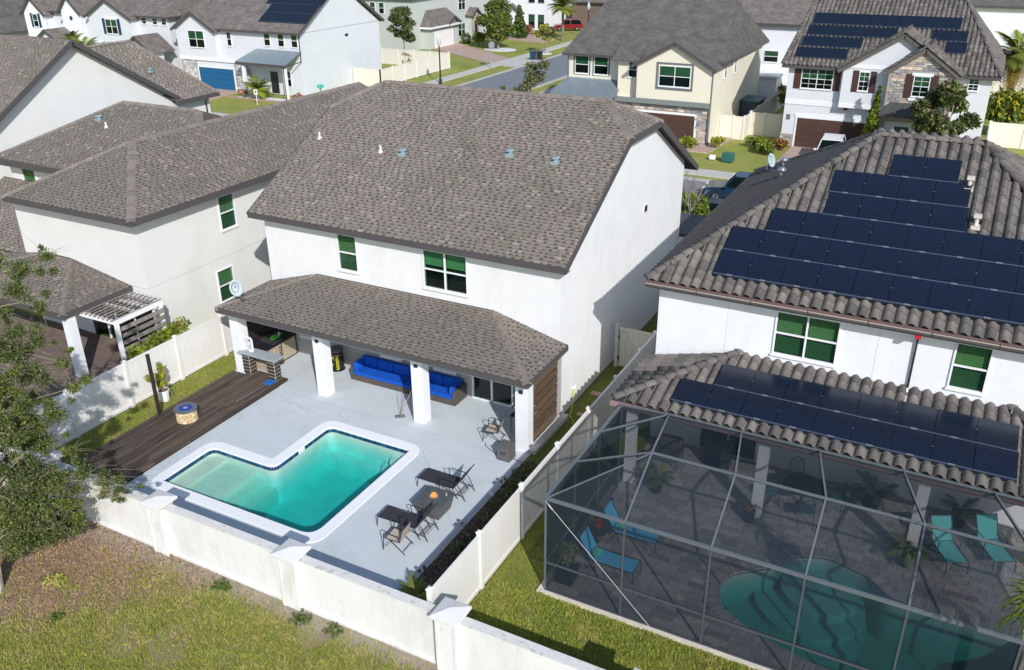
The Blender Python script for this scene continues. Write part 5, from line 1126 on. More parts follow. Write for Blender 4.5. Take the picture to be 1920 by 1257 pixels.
for x, s_ in ((SX0,1),(SX1-.12,-1)):
    m = MB(); m.box(x,x+.12,SY0,SY1,.03,.60); add('arm', m, wicker, sf, bevel=.015)
    xi = x+.125 if s_ > 0 else x-.20; m = MB(); m.hexa([(xi,SY0+.04,.425),(xi+.195,SY0+.04,.425),(xi+.195,SY1-.34,.425),(xi,SY1-.34,.425),(xi-(.0 if s_>0 else -.04),SY0+.04,.74),(xi+.15,SY0+.04,.74),(xi+.15,SY1-.34,.78),(xi,SY1-.34,.78)]); add('arm_cushion', m, cushion, sf, bevel=.04)
m = MB(); m.hexa([(7.35,-.62,.43),(7.85,-.55,.43),(7.8,-.42,.43),(7.3,-.5,.43),(7.35,-.5,.72),(7.82,-.45,.76),(7.78,-.36,.74),(7.32,-.40,.70)]); pc = add('throw_cushion', m, cushion, bevel=.04); tag(pc, 'loose dark blue cushion leaning on the sofa back behind the middle column', 'cushion')
# broom leaning on the middle column
bm_ = thing('broom', (7.86,-2.5,0), 'long handled broom leaning on the third patio column', 'broom', world=True)
m = MB(); m.tube([(7.86,-2.5,.06),(8.43,-2.28,1.45)],.013); add('handle', m, M('broom_handle',(.42,.25,.15),.5), bm_); m = MB(); m.tube([(7.85,-2.5,.06),(7.82,-2.2,1.0)],.010); add('second_handle', m, grey_plastic, bm_)
m = MB(); m.beam((7.70,-2.60,.05),(7.99,-2.40,.05),.06,.10); add('head', m, grey_plastic, bm_)
# pool net
pn = thing('pool_net', (1.9,-3.4,.1), 'blue leaf skimmer net with long pale pole lying on the dark deck', 'pool net', world=True)
m = MB(); m.tube([(1.83,-2.95,.13),(1.75,-4.55,.115)],.013); add('pole', m, alu, pn); m = MB(); m.box(1.66,2.0,-2.95,-2.55,.105,.125); add('net_head', m, net_blue, pn, bevel=.03)
# furniture
def lounger_proto(name, sling, fm, label, grp, arms=True, L=1.32, back=(.42,.66), pillow=None):
    t = thing(name, (0,0,0), label, 'lounger', grp); z = .36; W = .60; bx, bz = back
    for y in (0, W): m = MB(); m.tube([(-.02,y,.30),(0,y,z),(L,y,z)],.016,6); add('side_rail', m, fm, t); m = MB(); m.tube([(L,y,z),(L+bx,y,z+bz),(L+bx+.03,y,z+bz+.02)],.016,6); add('back_rail', m, fm, t)
    m = MB(); m.tube([(0,0,z),(0,W,z)],.014); m.tube([(L+bx,0,z+bz),(L+bx,W,z+bz)],.014); m.tube([(L,0,z),(L,W,z)],.014); add('cross_bar', m, fm, t)
    for y in (-.01, W+.01):
        m = MB(); m.tube([(.0,y,z),(-.05,y,.0)],.014); add('leg', m, fm, t)
        if arms:
            m = MB(); m.tube([(L*.58,y,0),(L*.62,y,z),(L*.60,y,z+.24),(L*.68,y,z+.27),(L+.08,y,z+.25),(L+.22,y,z+.10),(L+.42,y,0)],.014); add('arm_frame', m, fm, t)
            m = MB(); m.tube([(L*.62,y,z),(L+.02,y,.18),(L+.34,y,.16)],.012); m.tube([(L-.05,y,z),(L+.15,y,.0)],.014); add('brace', m, fm, t)
        else: m = MB(); m.tube([(L*.95,y,z),(L*.85,y,0)],.014); m.tube([(L*.95,y,z),(L*1.1,y,0)],.014); m.tube([(L*.3,y,z),(L*.22,y,0)],.014); add('leg', m, fm, t)
    if arms:
        m = MB()
        for k in range(4): q = L+.08+k*.10; zz = .10+k*.05; m.tube([(q,.0,zz),(q,W,zz)],.008,5)
        add('recline_rack', m, fm, t)
    m = MB(); n_ = 6
    for i in range(n_): a, b_ = i/n_*L, (i+1)/n_*L; sg = lambda q: z+.012-.03*math.sin(math.pi*q/L); m.poly([(a,.02,sg(a)),(b_,.02,sg(b_)),(b_,W-.02,sg(b_)),(a,W-.02,sg(a))])
    so_ = add('seat_sling', m, sling, t); s_ = so_.modifiers.new('s','SOLIDIFY'); s_.thickness = .012
    m = MB(); m.poly([(L+.01,.02,z+.02),(L+bx,.02,z+bz),(L+bx,W-.02,z+bz),(L+.01,W-.02,z+.02)]); so_ = add('back_sling', m, sling, t); s_ = so_.modifiers.new('s','SOLIDIFY'); s_.thickness = .012
    if pillow: m = MB(); m.hexa([(L-.18,.12,z+.02),(L+.05,.12,z+.03),(L+.05,W-.12,z+.03),(L-.18,W-.12,z+.02),(L-.13,.14,z+.12),(L+.02,.14,z+.16),(L+.02,W-.14,z+.16),(L-.13,W-.14,z+.12)]); add('pillow', m, pillow, t, bevel=.03)
    return t
la = lounger_proto('sun_lounger', sling_dark, metal_dark, 'charcoal sling sun lounger on the far side of the fire table', 'charcoal loungers on the pool deck'); la.location = (10.86,-5.85,0)
lb = copy_tree(la, (10.90,-8.12,0), math.radians(1.5), 'charcoal sling sun lounger on the near side of the fire table')
def chair_proto(label):
    t = thing('patio_chair', (0,0,0), label, 'chair', 'tan sling chairs on the pool deck'); W = .52; D = .50; z = .42
    for y in (0, W):
        m = MB(); m.tube([(0,y,z+.0),(D*.5,y,z-.02),(D,y,z-.02),(D+.10,y,z+.42)],.014); add('side_rail', m, metal_dark, t)
        m = MB(); m.tube([(-.06,y+(.03 if y else -.03),0),(.0,y+(.03 if y else -.03),z+.20),(.06,y+(.03 if y else -.03),z+.24),(D*.95,y+(.03 if y else -.03),z+.16)],.015); add('arm', m, metal_dark, t)
        m = MB(); m.tube([(.14,y,z),(.06,y,.0)],.013) if False else m.tube([(D*.35,y,z-.02),(D+.14,y,.0)],.015); m.tube([(D*.9,y,z-.02),(D*.98,y,z+.2)],.012); m.tube([(.0,y,.12),(D*.5,y,z-.03)],.010); add('leg', m, metal_dark, t)
    m = MB(); m.tube([(.02,0,z),(.02,W,z)],.012); m.tube([(D+.10,0,z+.42),(D+.10,W,z+.42)],.012); m.tube([(D+.1,0,.1),(D+.1,W,.1)],.010); add('cross_bar', m, metal_dark, t)
    m = MB(); m.poly([(.02,.02,z+.005),(D*.55,.02,z-.03),(D*.55,W-.02,z-.03),(.02,W-.02,z+.005)]); m.poly([(D*.55,.02,z-.03),(D,.02,z-.01),(D,W-.02,z-.01),(D*.55,W-.02,z-.03)]); so_ = add('seat_sling', m, sling_tan, t); s_ = so_.modifiers.new('s','SOLIDIFY'); s_.thickness = .01
    m = MB(); m.poly([(D,.02,z),(D+.10,.02,z+.42),(D+.10,W-.02,z+.42),(D,W-.02,z)]); so_ = add('back_sling', m, sling_tan, t); s_ = so_.modifiers.new('s','SOLIDIFY'); s_.thickness = .01
    return t
ca_ = chair_proto('tan sling chair drawn up beside the near lounger'); ca_.location = (11.72,-8.92,0); ca_.rotation_euler = (0,0,math.radians(4))
cb_ = copy_tree(ca_, (11.42,-2.50,0), math.radians(12), 'tan sling chair beside the right column, in front of the slat screen')
ft = thing('fire_table', (12.02,-6.72,0), 'square grey gas fire table with small orange flame between two loungers', 'fire table')
m = MB(); m.hexa([(-.36,-.36,.02),(.36,-.36,.02),(.36,.36,.02),(-.36,.36,.02),(-.46,-.46,.50),(.46,-.46,.50),(.46,.46,.50),(-.46,.46,.50)]); add('body', m, grey_plastic, ft); m = MB(); m.box(-.47,.47,-.47,.47,.50,.545); add('top', m, M('fire_table_top',(.085,.095,.10),.45,.25,4), ft, bevel=.008)
m = MB(); m.lathe(-.02,.02,[(.13,.545),(.13,.555)],18); add('burner_bowl', m, black_plastic, ft)
m = MB()
for _ in range(60): a = random.random()*6.28; r = .12*math.sqrt(random.random()); x, y = -.02+r*math.cos(a), .02+r*math.sin(a); s_ = .02; m.box(x-s_,x+s_,y-s_,y+s_,.555,.575+random.random()*.02)
add('lava_rock', m, M('lava_tan', (.50,.33,.20), .9, .3, 20), ft); m = MB()
for _ in range(16): a = random.random()*6.28; r = .08*math.sqrt(random.random()); x, y = -.02+r*math.cos(a), .02+r*math.sin(a); h = .06+random.random()*.08; m.poly([(x-.02,y,.58),(x+.02,y,.58),(x,y+.01,.58+h)]); m.poly([(x,y-.02,.58),(x,y+.02,.58),(x+.01,y,.58+h)])
add('flame', m, flame_m, ft)
m = MB(); m.lathe(0,0,[(.035,0),(.035,.09),(.03,.09),(.03,.01)],12); q = add('glass_cup', m, M('cup_grey',(.3,.32,.33),.2)); q.location = (12.33,-6.5,.546); tag(q, 'small grey cup on the far right corner of the fire table', 'cup')
tb = thing('tank_cover', (12.6,-3.08,0), 'grey wicker look gas tank box standing at the foot of the right column', 'gas tank box')
m = MB(); m.hexa([(-.24,-.24,0),(.24,-.24,0),(.24,.24,0),(-.24,.24,0),(-.22,-.22,.52),(.22,-.22,.52),(.22,.22,.52),(-.22,.22,.52)]); add('body', m, grey_plastic, tb, bevel=.01); m = MB(); m.box(-.24,.24,-.24,.24,.52,.56); add('lid', m, grey_plastic, tb, bevel=.01)
for x in (-.07,.05): m = MB(); m.box(x-.025,x+.025,-.252,-.238,.27,.35); add('handle_hole', m, metal_dark, tb)
m = MB(); m.tube([(12.35,-3.1,.03),(11.95,-2.95,.012),(11.6,-2.75,.012),(11.5,-2.6,.012)],.012); m.tube([(12.84,-3.08,.05),(13.1,-3.12,.06),(13.3,-3.2,.05)],.010); tag(add('gas_hose', m, black_plastic), 'black hose running from the grey tank box to the grass', 'hose')
m = MB(); m.box(-.24,.24,-.20,.20,.0,.02); m.box(-.04,.04,.02,.05,.0,.9) ; 
tl = thing('side_table', (12.25,-1.35,0), 'dark folding table in the shade beside the glass door', 'table'); m = MB(); m.box(-.3,.3,-.25,.25,.68,.71); add('top', m, metal_dark, tl)
for x in (-.27,.27):
    for y in (-.22,.22): m = MB(); m.tube([(x,y,0),(x,y,.68)],.014); add('leg', m, metal_dark, tl)
k_ = 0
for x, y, lab in ((13.18,-4.5,'twin black spotlight at the far end of the planted strip'),(13.3,-5.3,'white topped garden light in the planted strip by the far lounger'),(13.15,-6.95,'small grey spotlight on the slab edge beside the fire table'),(13.2,-9.35,'grey spotlight on the slab edge near the cycad')):
    m = MB(); m.tube([(x,y,-.05),(x,y,.12)],.012); m.tube([(x,y,.10),(x-.1,y-.03,.20)],.045,8); k_ += 1
    if k_ in (1,4): m.tube([(x+.12,y+.12,.10),(x+.02,y+.12,.22)],.045,8)
    tag(add('garden_spotlight', m, white_paint if k_ == 2 else grey_plastic), lab, 'garden light')
# planted strip: mulch chips and ground plants
pts = np.stack([rng.uniform(13.25,14.92,9000), rng.uniform(-11.6,-3.0,9000), rng.uniform(0,.03,9000)],1); V, F = leaf_cards(pts, size=.06, aspect=1.3); link('mulch_chips', np_mesh('mulch_chips', V, F, [M('chip_dark',(.15,.095,.07),.95), M('chip_mid',(.30,.21,.15),.95)], (rng.random(len(F)) < .3).astype(int)), None, 'stuff')
sc = [(random.uniform(13.4,14.7), random.uniform(-9.0,-3.2), .06, random.uniform(.12,.30), .5) for _ in range(110)]+[(random.uniform(13.6,14.6), random.uniform(-9.2,-8.0), .08, .25, .6) for _ in range(6)]
o = crown('ground_plants', None, sc, 1400, .055, [green_leaf, hedge_leaf, olive_leaf, litter_m], .2); o['kind'] = 'stuff'
cy_ = thing('cycad', (13.72,-10.3,0), 'low cycad with arching yellow green fronds in the corner by the wall', 'plant')
def frond_mesh(L, wl, mat, droop=.5, n=9, up=.55, leaf=.035, name='frond'):
    m = MB(); pts = []
    for i in range(n+1): t = i/n; pts.append(Vector((L*t*math.cos(up*(1-t*.3)), 0, L*(math.sin(up)*t-droop*t*t))))
    m.tube(pts, .012*max(1,L), 4, 0, .004)
    for i in range(1, n*2+1):
        t = i/(n*2); j = min(n-1, int(t*n)); p = pts[j].lerp(pts[j+1], t*n-j); ll = wl*1.15*math.sin(math.pi*min(.97,t*.85+.12))
        for s_ in (-1,1): tip = p+Vector((ll*.55, s_*ll, -ll*.25)); m.poly([p+Vector((-leaf/2,0,0)), p+Vector((leaf/2,0,0)), tip])
    return m.mesh(name, mat)
def palm_crown(parent, z, meshes, k, tilt=(.0,1.0), off=(0,0), nm='frond'):
    for i in range(k):
        o = bpy.data.objects.new(nm, random.choice(meshes)); C.objects.link(o); o.parent = parent; o.location = (off[0], off[1], z)
        o.rotation_euler = (random.uniform(-.15,.15), random.uniform(-tilt[1], tilt[0]), 2.4*i+random.uniform(-.2,.2)); s_ = random.uniform(.85,1.1); o.scale = (s_,s_,s_)
fm1 = [frond_mesh(.75,.14,m_,.45,8,.7,.05) for m_ in (bright_leaf, palm_leaf)]; palm_crown(cy_, .12, fm1, 26, (.5,.5)); m = MB(); m.lathe(0,0,[(.10,-.05),(.12,.12),(.05,.2)],10); add('trunk', m, bark_dark, cy_)
rk = []
for k in range(26):
    a = random.uniform(0,6.28); 
    x, y = 13.5+random.uniform(-.1,1.2), -9.9+random.uniform(-.25,.35)
    m = MB(); r = random.uniform(.05,.11); m.lathe(0,0,[(r*.7,-.02),(r,r*.3),(r*.6,r*.7)],7); q = m.mesh('rock', rock_grey); rk.append((q, Matrix.Translation((x,y,0)) @ Matrix.Rotation(a,4,'Z')))
rb = thing('rock_border', (14,-9.8,0), 'small grey rocks edging the cycad corner of the bed', 'rocks', world=True); pieces('rock', rb, rk)
rk = []
for k in range(24):
    x = 15.9+random.uniform(0,1.3); y = -11.35+random.uniform(-.15,.5)
    m = MB(); r = random.uniform(.06,.12); m.lathe(0,0,[(r*.7,-.02),(r,r*.3),(r*.6,r*.7)],7); rk.append((m.mesh('rock', rock_grey), Matrix.Translation((x,y,-.03)) @ Matrix.Rotation(random.random()*6,4,'Z')))
rb = thing('rock_border', (16.5,-11.2,0), 'dark rocks piled in the shade behind the wall, right of the corner pillar', 'rocks', world=True); pieces('rock', rb, rk)
# ================================================================ objects inside the screened patio
nb1 = lounger_proto('sun_lounger', sling_blue, metal_dark, 'bright blue lounger nearest the potted shrub in the screened patio', 'blue loungers under the screen', False, 1.25, (.36,.66), pillow_green)
nb1.location = (18.62,-6.42,0); nb1.rotation_euler = (0,0,math.pi); nb2 = copy_tree(nb1, (18.74,-4.94,0), math.pi+.02, 'bright blue lounger beyond the round table in the screened patio')
tcl = lounger_proto('sun_lounger', sling_teal, metal_dark, 'teal armed lounge chair beside the potted palm in the screened patio', 'teal loungers under the screen', True, .95, (.38,.62)); tcl.location = (26.75,-2.35,0); tcl.rotation_euler = (0,0,math.radians(118))
tc2 = copy_tree(tcl, (27.9,-1.7,0), math.radians(118), 'teal lounge chair farther back at the right end of the screened patio')
def round_table(loc, r, h, label, mat=black_plastic):
    t = thing('round_table', loc, label, 'table'); m = MB(); m.lathe(0,0,[(r,h-.03),(r,h)],24); add('top', m, mat, t); m = MB(); m.lathe(0,0,[(r*.4,0),(.04,.05),(.04,h-.03)],12); add('pedestal', m, mat, t)
    return t
round_table((17.05,-5.80,0), .32, .46, 'dark round side table between the two blue loungers')
m = MB(); m.lathe(0,0,[(.09,0),(.13,.16)],14); q = add('bucket', m, red_m); q.location = (17.02,-5.62,.46); tag(q, 'red bucket on the round table between the blue loungers', 'bucket')
pt_ = thing('planter', (16.98,-7.72,0), 'square black planter with olive green shrub in the cage corner', 'planter'); m = MB(); m.hexa([(-.2,-.2,0),(.2,-.2,0),(.2,.2,0),(-.2,.2,0),(-.27,-.27,.5),(.27,-.27,.5),(.27,.27,.5),(-.27,.27,.5)]); add('pot', m, black_plastic, pt_)
crown('shrub', pt_, [(0,0,.75,.28),(.1,.1,1.0,.28),(-.12,.0,1.15,.25),(.15,-.12,1.2,.22)], 900, .06, [M('citrus',(.30,.31,.05),.6), green_leaf, bright_leaf], .2); m = MB(); m.tube([(0,0,.4),(0,0,1)],.03); add('stem', m, bark, pt_)
def pot_palm(loc, label, L=.8, k=14, mats=(palm_leaf, green_leaf), ph=.45, pm=black_plastic):
    t = thing('potted_palm', loc, label, 'potted palm'); m = MB(); m.lathe(0,0,[(.18,0),(.25,ph),(.22,ph),(.2,ph-.05)],16); add('pot', m, pm, t)
    palm_crown(t, ph+.05, [frond_mesh(L,.18,m_,.45,8,.9,.05) for m_ in mats], k, (.6,.3)); return t
pot_palm((25.15,-2.75,0), 'potted palm in a black pot in front of the right inner column', .75); pot_palm((17.75,-2.6,0), 'leafy potted palm in front of the left inner column under the screen', .7, 14, (bright_leaf, green_leaf))
pot_palm((24.0,-.35,0), 'tall potted palm against the inner wall between column and chairs', .95, 16, (green_leaf, dark_leaf)); pot_palm((26.4,-.1,0), 'potted palm with red flowers at the inner wall right of the column', .8, 14, (green_leaf, dark_leaf))
fpot = thing('flower_pot', (20.75,-2.75,0), 'dark pot with rusty red plant at the foot of the middle inner column', 'flower pot'); m = MB(); m.lathe(0,0,[(.16,0),(.2,.4),(.17,.4)],14); add('pot', m, black_plastic, fpot); crown('plant', fpot, [(0,0,.5,.22,.5)], 1600, .06, [red_leaf, litter_m], .2)
dt = round_table((22.0,-1.2,0), .62, .74, 'dark round dining table on the shaded inner patio')
def dchair(loc, rz, label):
    t = thing('dining_chair', loc, label, 'chair', 'dining chairs round the inner patio table'); t.rotation_euler = (0,0,rz)
    m = MB(); m.box(-.24,.24,-.24,.24,.42,.47); add('seat', m, M('seat_grey_teal', (.05,.15,.16), .8), t, bevel=.02)
    for x in (-.22,.22):
        for y in (-.22,.22): m = MB(); m.tube([(x,y,0),(x,y,.43)],.013); add('leg', m, metal_dark, t)
        m = MB(); m.tube([(x,.22,.43),(x*.9,.3,.9)],.013); m.tube([(x,-.2,.43),(x,-.2,.65),(x,.25,.65)],.011); add('arm', m, metal_dark, t)
    m = MB(); m.tube([(-.2,.3,.9),(0,.32,.98),(.2,.3,.9)],.013)
    for k in range(5): x = -.14+k*.07; m.tube([(x,.24,.45),(x,.3,.92)],.007,5)
    add('back', m, metal_dark, t)
for k, a in enumerate((.3,1.9,3.5,5.0)): dchair((22.0+.95*math.cos(a),-1.2+.85*math.sin(a),0), a-math.pi/2, 'black dining chair at the %s of the round dining table' % ('right side','back','left side','pool side')[k])
m = MB(); m.box(-.45,.45,-.2,.2,0,.9); q = add('storage_cabinet', m, M('cabinet_dark',(.06,.065,.075),.6), bevel=.02); q.location = (19.05,-.2,0); tag(q, 'dark storage cabinet between the inner doors', 'cabinet')
gy_ = thing('glider_seat', (17.55,-.9,0), 'grey cushioned glider seat in the far left corner of the screened patio', 'seat'); 
m = MB(); m.box(-.4,.4,-.35,.35,.28,.42); add('seat', m, grey_plastic, gy_, bevel=.04); m = MB(); m.box(-.4,.4,.25,.4,.42,.9); add('backrest', m, grey_plastic, gy_, bevel=.04)
for x in (-.42,.42): m = MB(); m.tube([(x,-.35,0),(x,-.3,.6),(x,.35,.6),(x,.35,0)],.02); add('frame', m, metal_dark, gy_)
# ================================================================ cars
def car(loc, rz, paint, label, kind='suv'):
    t = thing('parked_car', loc, label, 'car'); t.rotation_euler = (0,0,rz); L, W = (4.7,1.85); H = 1.68 if kind == 'suv' else 1.45
    low = [(-L/2,.35),(-L/2+.05,.75),(-L/2+.25,.88),(-.95,1.0),(.9,1.02),(L/2-.12,.98),(L/2,.7),(L/2-.02,.35)]
    m = MB(); hw = W/2
    for s_ in (0,): 
        a = [(x,-hw,z) for x,z in low]; b_ = [(x,hw,z) for x,z in low]; m.poly(a); m.poly(b_[::-1])
        for k in range(len(low)): m.poly([a[k],b_[k],b_[(k+1)%len(low)],a[(k+1)%len(low)]])
    add('body', m, paint, t, bevel=.08)
    cab = [(-1.0,.98),(-.35,H-.06),(-.1,H),(1.4,H-.02),(1.75,H-.12),(L/2-.15,1.0)] if kind == 'suv' else [(-1.0,.98),(-.2,H),(.9,H),(1.6,1.0)]
    m = MB(); w2 = hw-.04; w3 = hw-.24; zz = lambda z: w2+(w3-w2)*(z-.98)/(H-.98)
    a = [(x,-zz(z),z) for x,z in cab]; b_ = [(x,zz(z),z) for x,z in cab]; m.poly(a,0); m.poly(b_[::-1],0)
    for k in range(len(cab)): m.poly([a[k],b_[k],b_[(k+1)%len(cab)],a[(k+1)%len(cab)]], 0)
    add('cabin', m, car_glass, t); m = MB(); top = [p for p in cab if p[1] > H-.15]; x0, x1 = top[0][0], top[-1][0]; m.box(x0-.02,x1+.03,-w3-.02,w3+.02,H-.04,H+.03); add('roof', m, paint, t, bevel=.03)
    m = MB()
    for s_ in (-1,1):
        for x in (-.98,.35,L/2-.2): m.tube([(x, s_*(w2+.005), .98),(x*.95+(.55 if x < -.5 else (-.25 if x>1 else 0)), s_*(w3+.015), H-.02)],.035,5)
    add('pillars', m, paint, t)
    for x in (-1.45,1.42):
        for s_ in (-1,1):
            m = MB(); m.tube([(x,s_*(hw-.2),.34),(x,s_*(hw+.01),.34)],.34,18); wo = add('wheel', m, tyre, t); m = MB(); m.tube([(x,s_*(hw+.005),.34),(x,s_*(hw+.02),.34)],.2,14); add('rim', m, rim_m, wo)
    for s_ in (-1,1):
        m = MB(); m.box(-L/2-.01,-L/2+.15,s_*(hw-.38)-.17,s_*(hw-.38)+.17,.66,.8); add('headlight', m, lamp_clear, t); m = MB(); m.box(L/2-.12,L/2+.012,s_*(hw-.25)-.12,s_*(hw-.25)+.12,.75,.95); add('tail_light', m, lamp_red, t)
        m = MB(); m.box(-.95,-.75,s_*hw,s_*(hw+.2),.98,1.1); add('mirror', m, paint, t, bevel=.02)
    return t
car((12.1,24.2,0), math.radians(88), car_black, 'black car parked on the driveway, half hidden by the tiled roof', 'sedan'); car((12.0,30.2,0), math.radians(4), car_blue, 'dark blue car parked in the street behind the black car')
car((15.4,42.6,0.06), math.radians(94), car_white, 'white car on the paved drive of the stone gabled house'); car((-37.2,111.6,0), math.radians(30), car_red, 'red pickup parked at the far end under the palm')

# ================================================================ HOUSES ACROSS THE STREET
def far_house(name, label, x0, x1, y0, y1, h, wall, roofmat, ridge_z, hipl=0, hipr=0, over=.45, axis='x'):
    t = thing(name, ((x0+x1)/2,(y0+y1)/2,0), label, 'house', world=True)
    m = MB(); m.box(x0,x1,y0,y1,0,h-.02); add('wall', m, wall, t)
    X0, X1, Y0, Y1 = x0-over, x1+over, y0-over, y1+over; z = h+.08
    if axis == 'x':
        ym = (Y0+Y1)/2; a, b_ = (X0+hipl, ym, ridge_z), (X1-hipr, ym, ridge_z); A, B, Cc, D = (X0,Y0,z),(X1,Y0,z),(X1,Y1,z),(X0,Y1,z)
        polys = [[A,B,b_,a],[Cc,D,a,b_]]; 
        if hipr: polys.append([B,Cc,b_])
        if hipl: polys.append([D,A,a])
    else:
        xm = (X0+X1)/2; a, b_ = (xm, Y0+hipl, ridge_z), (xm, Y1-hipr, ridge_z); A, B, Cc, D = (X0,Y0,z),(X1,Y0,z),(X1,Y1,z),(X0,Y1,z)
        polys = [[B,Cc,b_,a],[D,A,a,b_]]
        if hipl: polys.append([A,B,a])
        if hipr: polys.append([Cc,D,b_])
    rd = MB()
    for p in polys: roof_deck(rd, p, .16)
    ro = add('roof', rd, roofmat, t)
    m = MB()
    if axis == 'x':
        if not hipl: gable(m, 'W', x0, [(y0,h-.05),(y1,h-.05),((y0+y1)/2,ridge_z-.25)], .2)
        if not hipr: gable(m, 'E', x1, [(y0,h-.05),(y1,h-.05),((y0+y1)/2,ridge_z-.25)], .2)
    else:
        if not hipl: gable(m, 'S', y0, [(x0,h-.05),(x1,h-.05),((x0+x1)/2,ridge_z-.25)], .2)
        if not hipr: gable(m, 'N', y1, [(x0,h-.05),(x1,h-.05),((x0+x1)/2,ridge_z-.25)], .2)
    if m.f: add('gable_wall', m, wall, t)
    m = MB(); fascia_line(m, [A,B,Cc,D,A], .06, .22) if (hipl and hipr) else None
    if not (hipl and hipr):
        if axis == 'x': fascia_line(m, [A,B], .06, .22); fascia_line(m, [Cc,D], .06, .22); ends = ((A,a),(a,D)) if not hipl else (); ends2 = ((B,b_),(b_,Cc)) if not hipr else ()
        else: fascia_line(m, [B,Cc], .06, .22); fascia_line(m, [D,A], .06, .22); ends = ((A,a),(a,B)) if not hipl else (); ends2 = ((D,b_),(b_,Cc)) if not hipr else ()
        for p, q in list(ends)+list(ends2): m.beam(Vector(p)-Vector((0,0,.12)), Vector(q)-Vector((0,0,.12)), .06, .24)
    add('fascia', m, fascia, t); return t, ro
def front_gable(t, side, plane, u0, u1, z0, ze, zp, wall, roofmat, depth, over=.4, roofpart=None, tiles=False):
    """a gabled bay on the facade: wall from z0 up to the gable peak, its little roof running back `depth`"""
    um = (u0+u1)/2; fr = Fr(side, plane); m = MB(); gable(m, side, plane, [(u0,z0),(u1,z0),(u1,ze),(um,zp),(u0,ze)], depth*.55); wp = add('gable_wall', m, wall, t)
    sl_ = (zp-ze)/(um-u0); o = over; rd = MB(); L = fr.pt(u0-o, -.35, ze-sl_*o+.12); Rr = fr.pt(u1+o, -.35, ze-sl_*o+.12); Pk = fr.pt(um, -.35, zp+.12); Lb = fr.pt(u0-o, depth, ze-sl_*o+.12); Rb = fr.pt(u1+o, depth, ze-sl_*o+.12); Pb = fr.pt(um, depth, zp+.12)
    fa = [L, Pk, Pb, Lb]; fb = [Pk, Rr, Rb, Pb]; roof_deck(rd, fa, .12); roof_deck(rd, fb, .12); ro = add('gable_roof', rd, roofmat, t)
    m = MB()
    for a, b_ in ((L,Pk),(Pk,Rr)): m.beam(Vector(a)-Vector((0,0,.14)), Vector(b_)-Vector((0,0,.14)), .07, .26)
    add('fascia', m, fascia if not tiles else tile_m[0], t); return wp, ro, fa, fb
def garage(t, side, plane, u0, u1, z1, mat, rows=4, cols=8):
    fr = Fr(side, plane); m = MB(); fr.box(m, u0-.14, u0, -.06, 0, 0, z1+.14); fr.box(m, u1, u1+.14, -.06, 0, 0, z1+.14); fr.box(m, u0, u1, -.06, 0, z1, z1+.14); add('garage_trim', m, white_trim, t)
    d = MB(); fr.box(d, u0, u1, -.012, 0, .02, z1); do = add('garage_door', d, mat, t)
    w1 = (u1-u0)/cols; h1 = z1/rows
    for i in range(rows): m = MB(); fr.box(m, u0+.01, u1-.01, -.03, -.012, i*h1+.03, (i+1)*h1-.006); add('door_panel', m, mat, do)
    m = MB(); fr.box(m, (u0+u1)/2-.06, (u0+u1)/2+.06, -.05, -.03, h1*1.4, h1*1.45); add('handle', m, metal_dark, do)
def stones(parent, side, plane, poly, mats, hrow=(.14,.24), wr=(.28,.62), name='stone', holes=()):
    fr = Fr(side, plane); us = [p[0] for p in poly]; zs = [p[1] for p in poly]; z = min(zs); its = []; cache = {}
    while z < max(zs)-.05:
        h = random.choice((.15,.2,.24)); u = min(us)-random.random()*.3
        while u < max(us):
            w1 = random.choice((.28,.38,.50,.62)); c = (u+w1/2, z+h/2)
            if inside(c, poly) and u > min(us)-.02 and u+w1 < max(us)+.03 and not any(a < c[0] < b_ and c_ < c[1] < d for a, b_, c_, d in holes):
                k = (w1,h,random.randrange(len(mats)))
                if k not in cache: q = MB(); q.box(.012,w1-.012,-.02,random.choice((.03,.045,.06)),.012,h-.012); cache[k] = q.mesh(name, mats[k[2]])
                a = Vector(fr.pt(u, 0, z)); b_ = Vector(fr.pt(u+1, 0, z)); xd = (b_-a).normalized(); out = (Vector(fr.pt(0,-1,0))-Vector(fr.pt(0,0,0))).normalized()
                its.append((cache[k], basis(xd, out, Vector((0,0,1)), a)))
            u += w1
        z += h
    pieces(name, parent, its, 300)
def stone_wall(t, side, plane, poly, th=.1, holes=(), mats=None):
    m = MB(); gable(m, side, plane, poly, th); w1 = add('stone_wall', m, mortar, t); stones(w1, side, plane, poly, mats or stonew, holes=holes); return w1
def trimband(t, side, plane, u0, u1, z0, z1, mat=white_trim, d=-.05, nm='trim_band'): m = MB(); Fr(side, plane).box(m, u0, u1, d, 0, z0, z1); return add(nm, m, mat, t)
def metal_awning(t, pts_top, pts_bot, mat, n_, nm='metal_roof'):
    """standing seam panel between a top edge and a bottom edge (each two points)"""
    m = MB(); m.slab([pts_bot[0], pts_bot[1], pts_top[1], pts_top[0]], .05); ro = add(nm, m, mat, t)
    for k in range(n_+1): a = lerp(pts_bot[0], pts_bot[1], k/n_); b_ = lerp(pts_top[0], pts_top[1], k/n_); m = MB(); m.beam(Vector(a)+Vector((0,0,.02)), Vector(b_)+Vector((0,0,.02)), .03, .05); add('seam', m, mat, ro)
    return ro
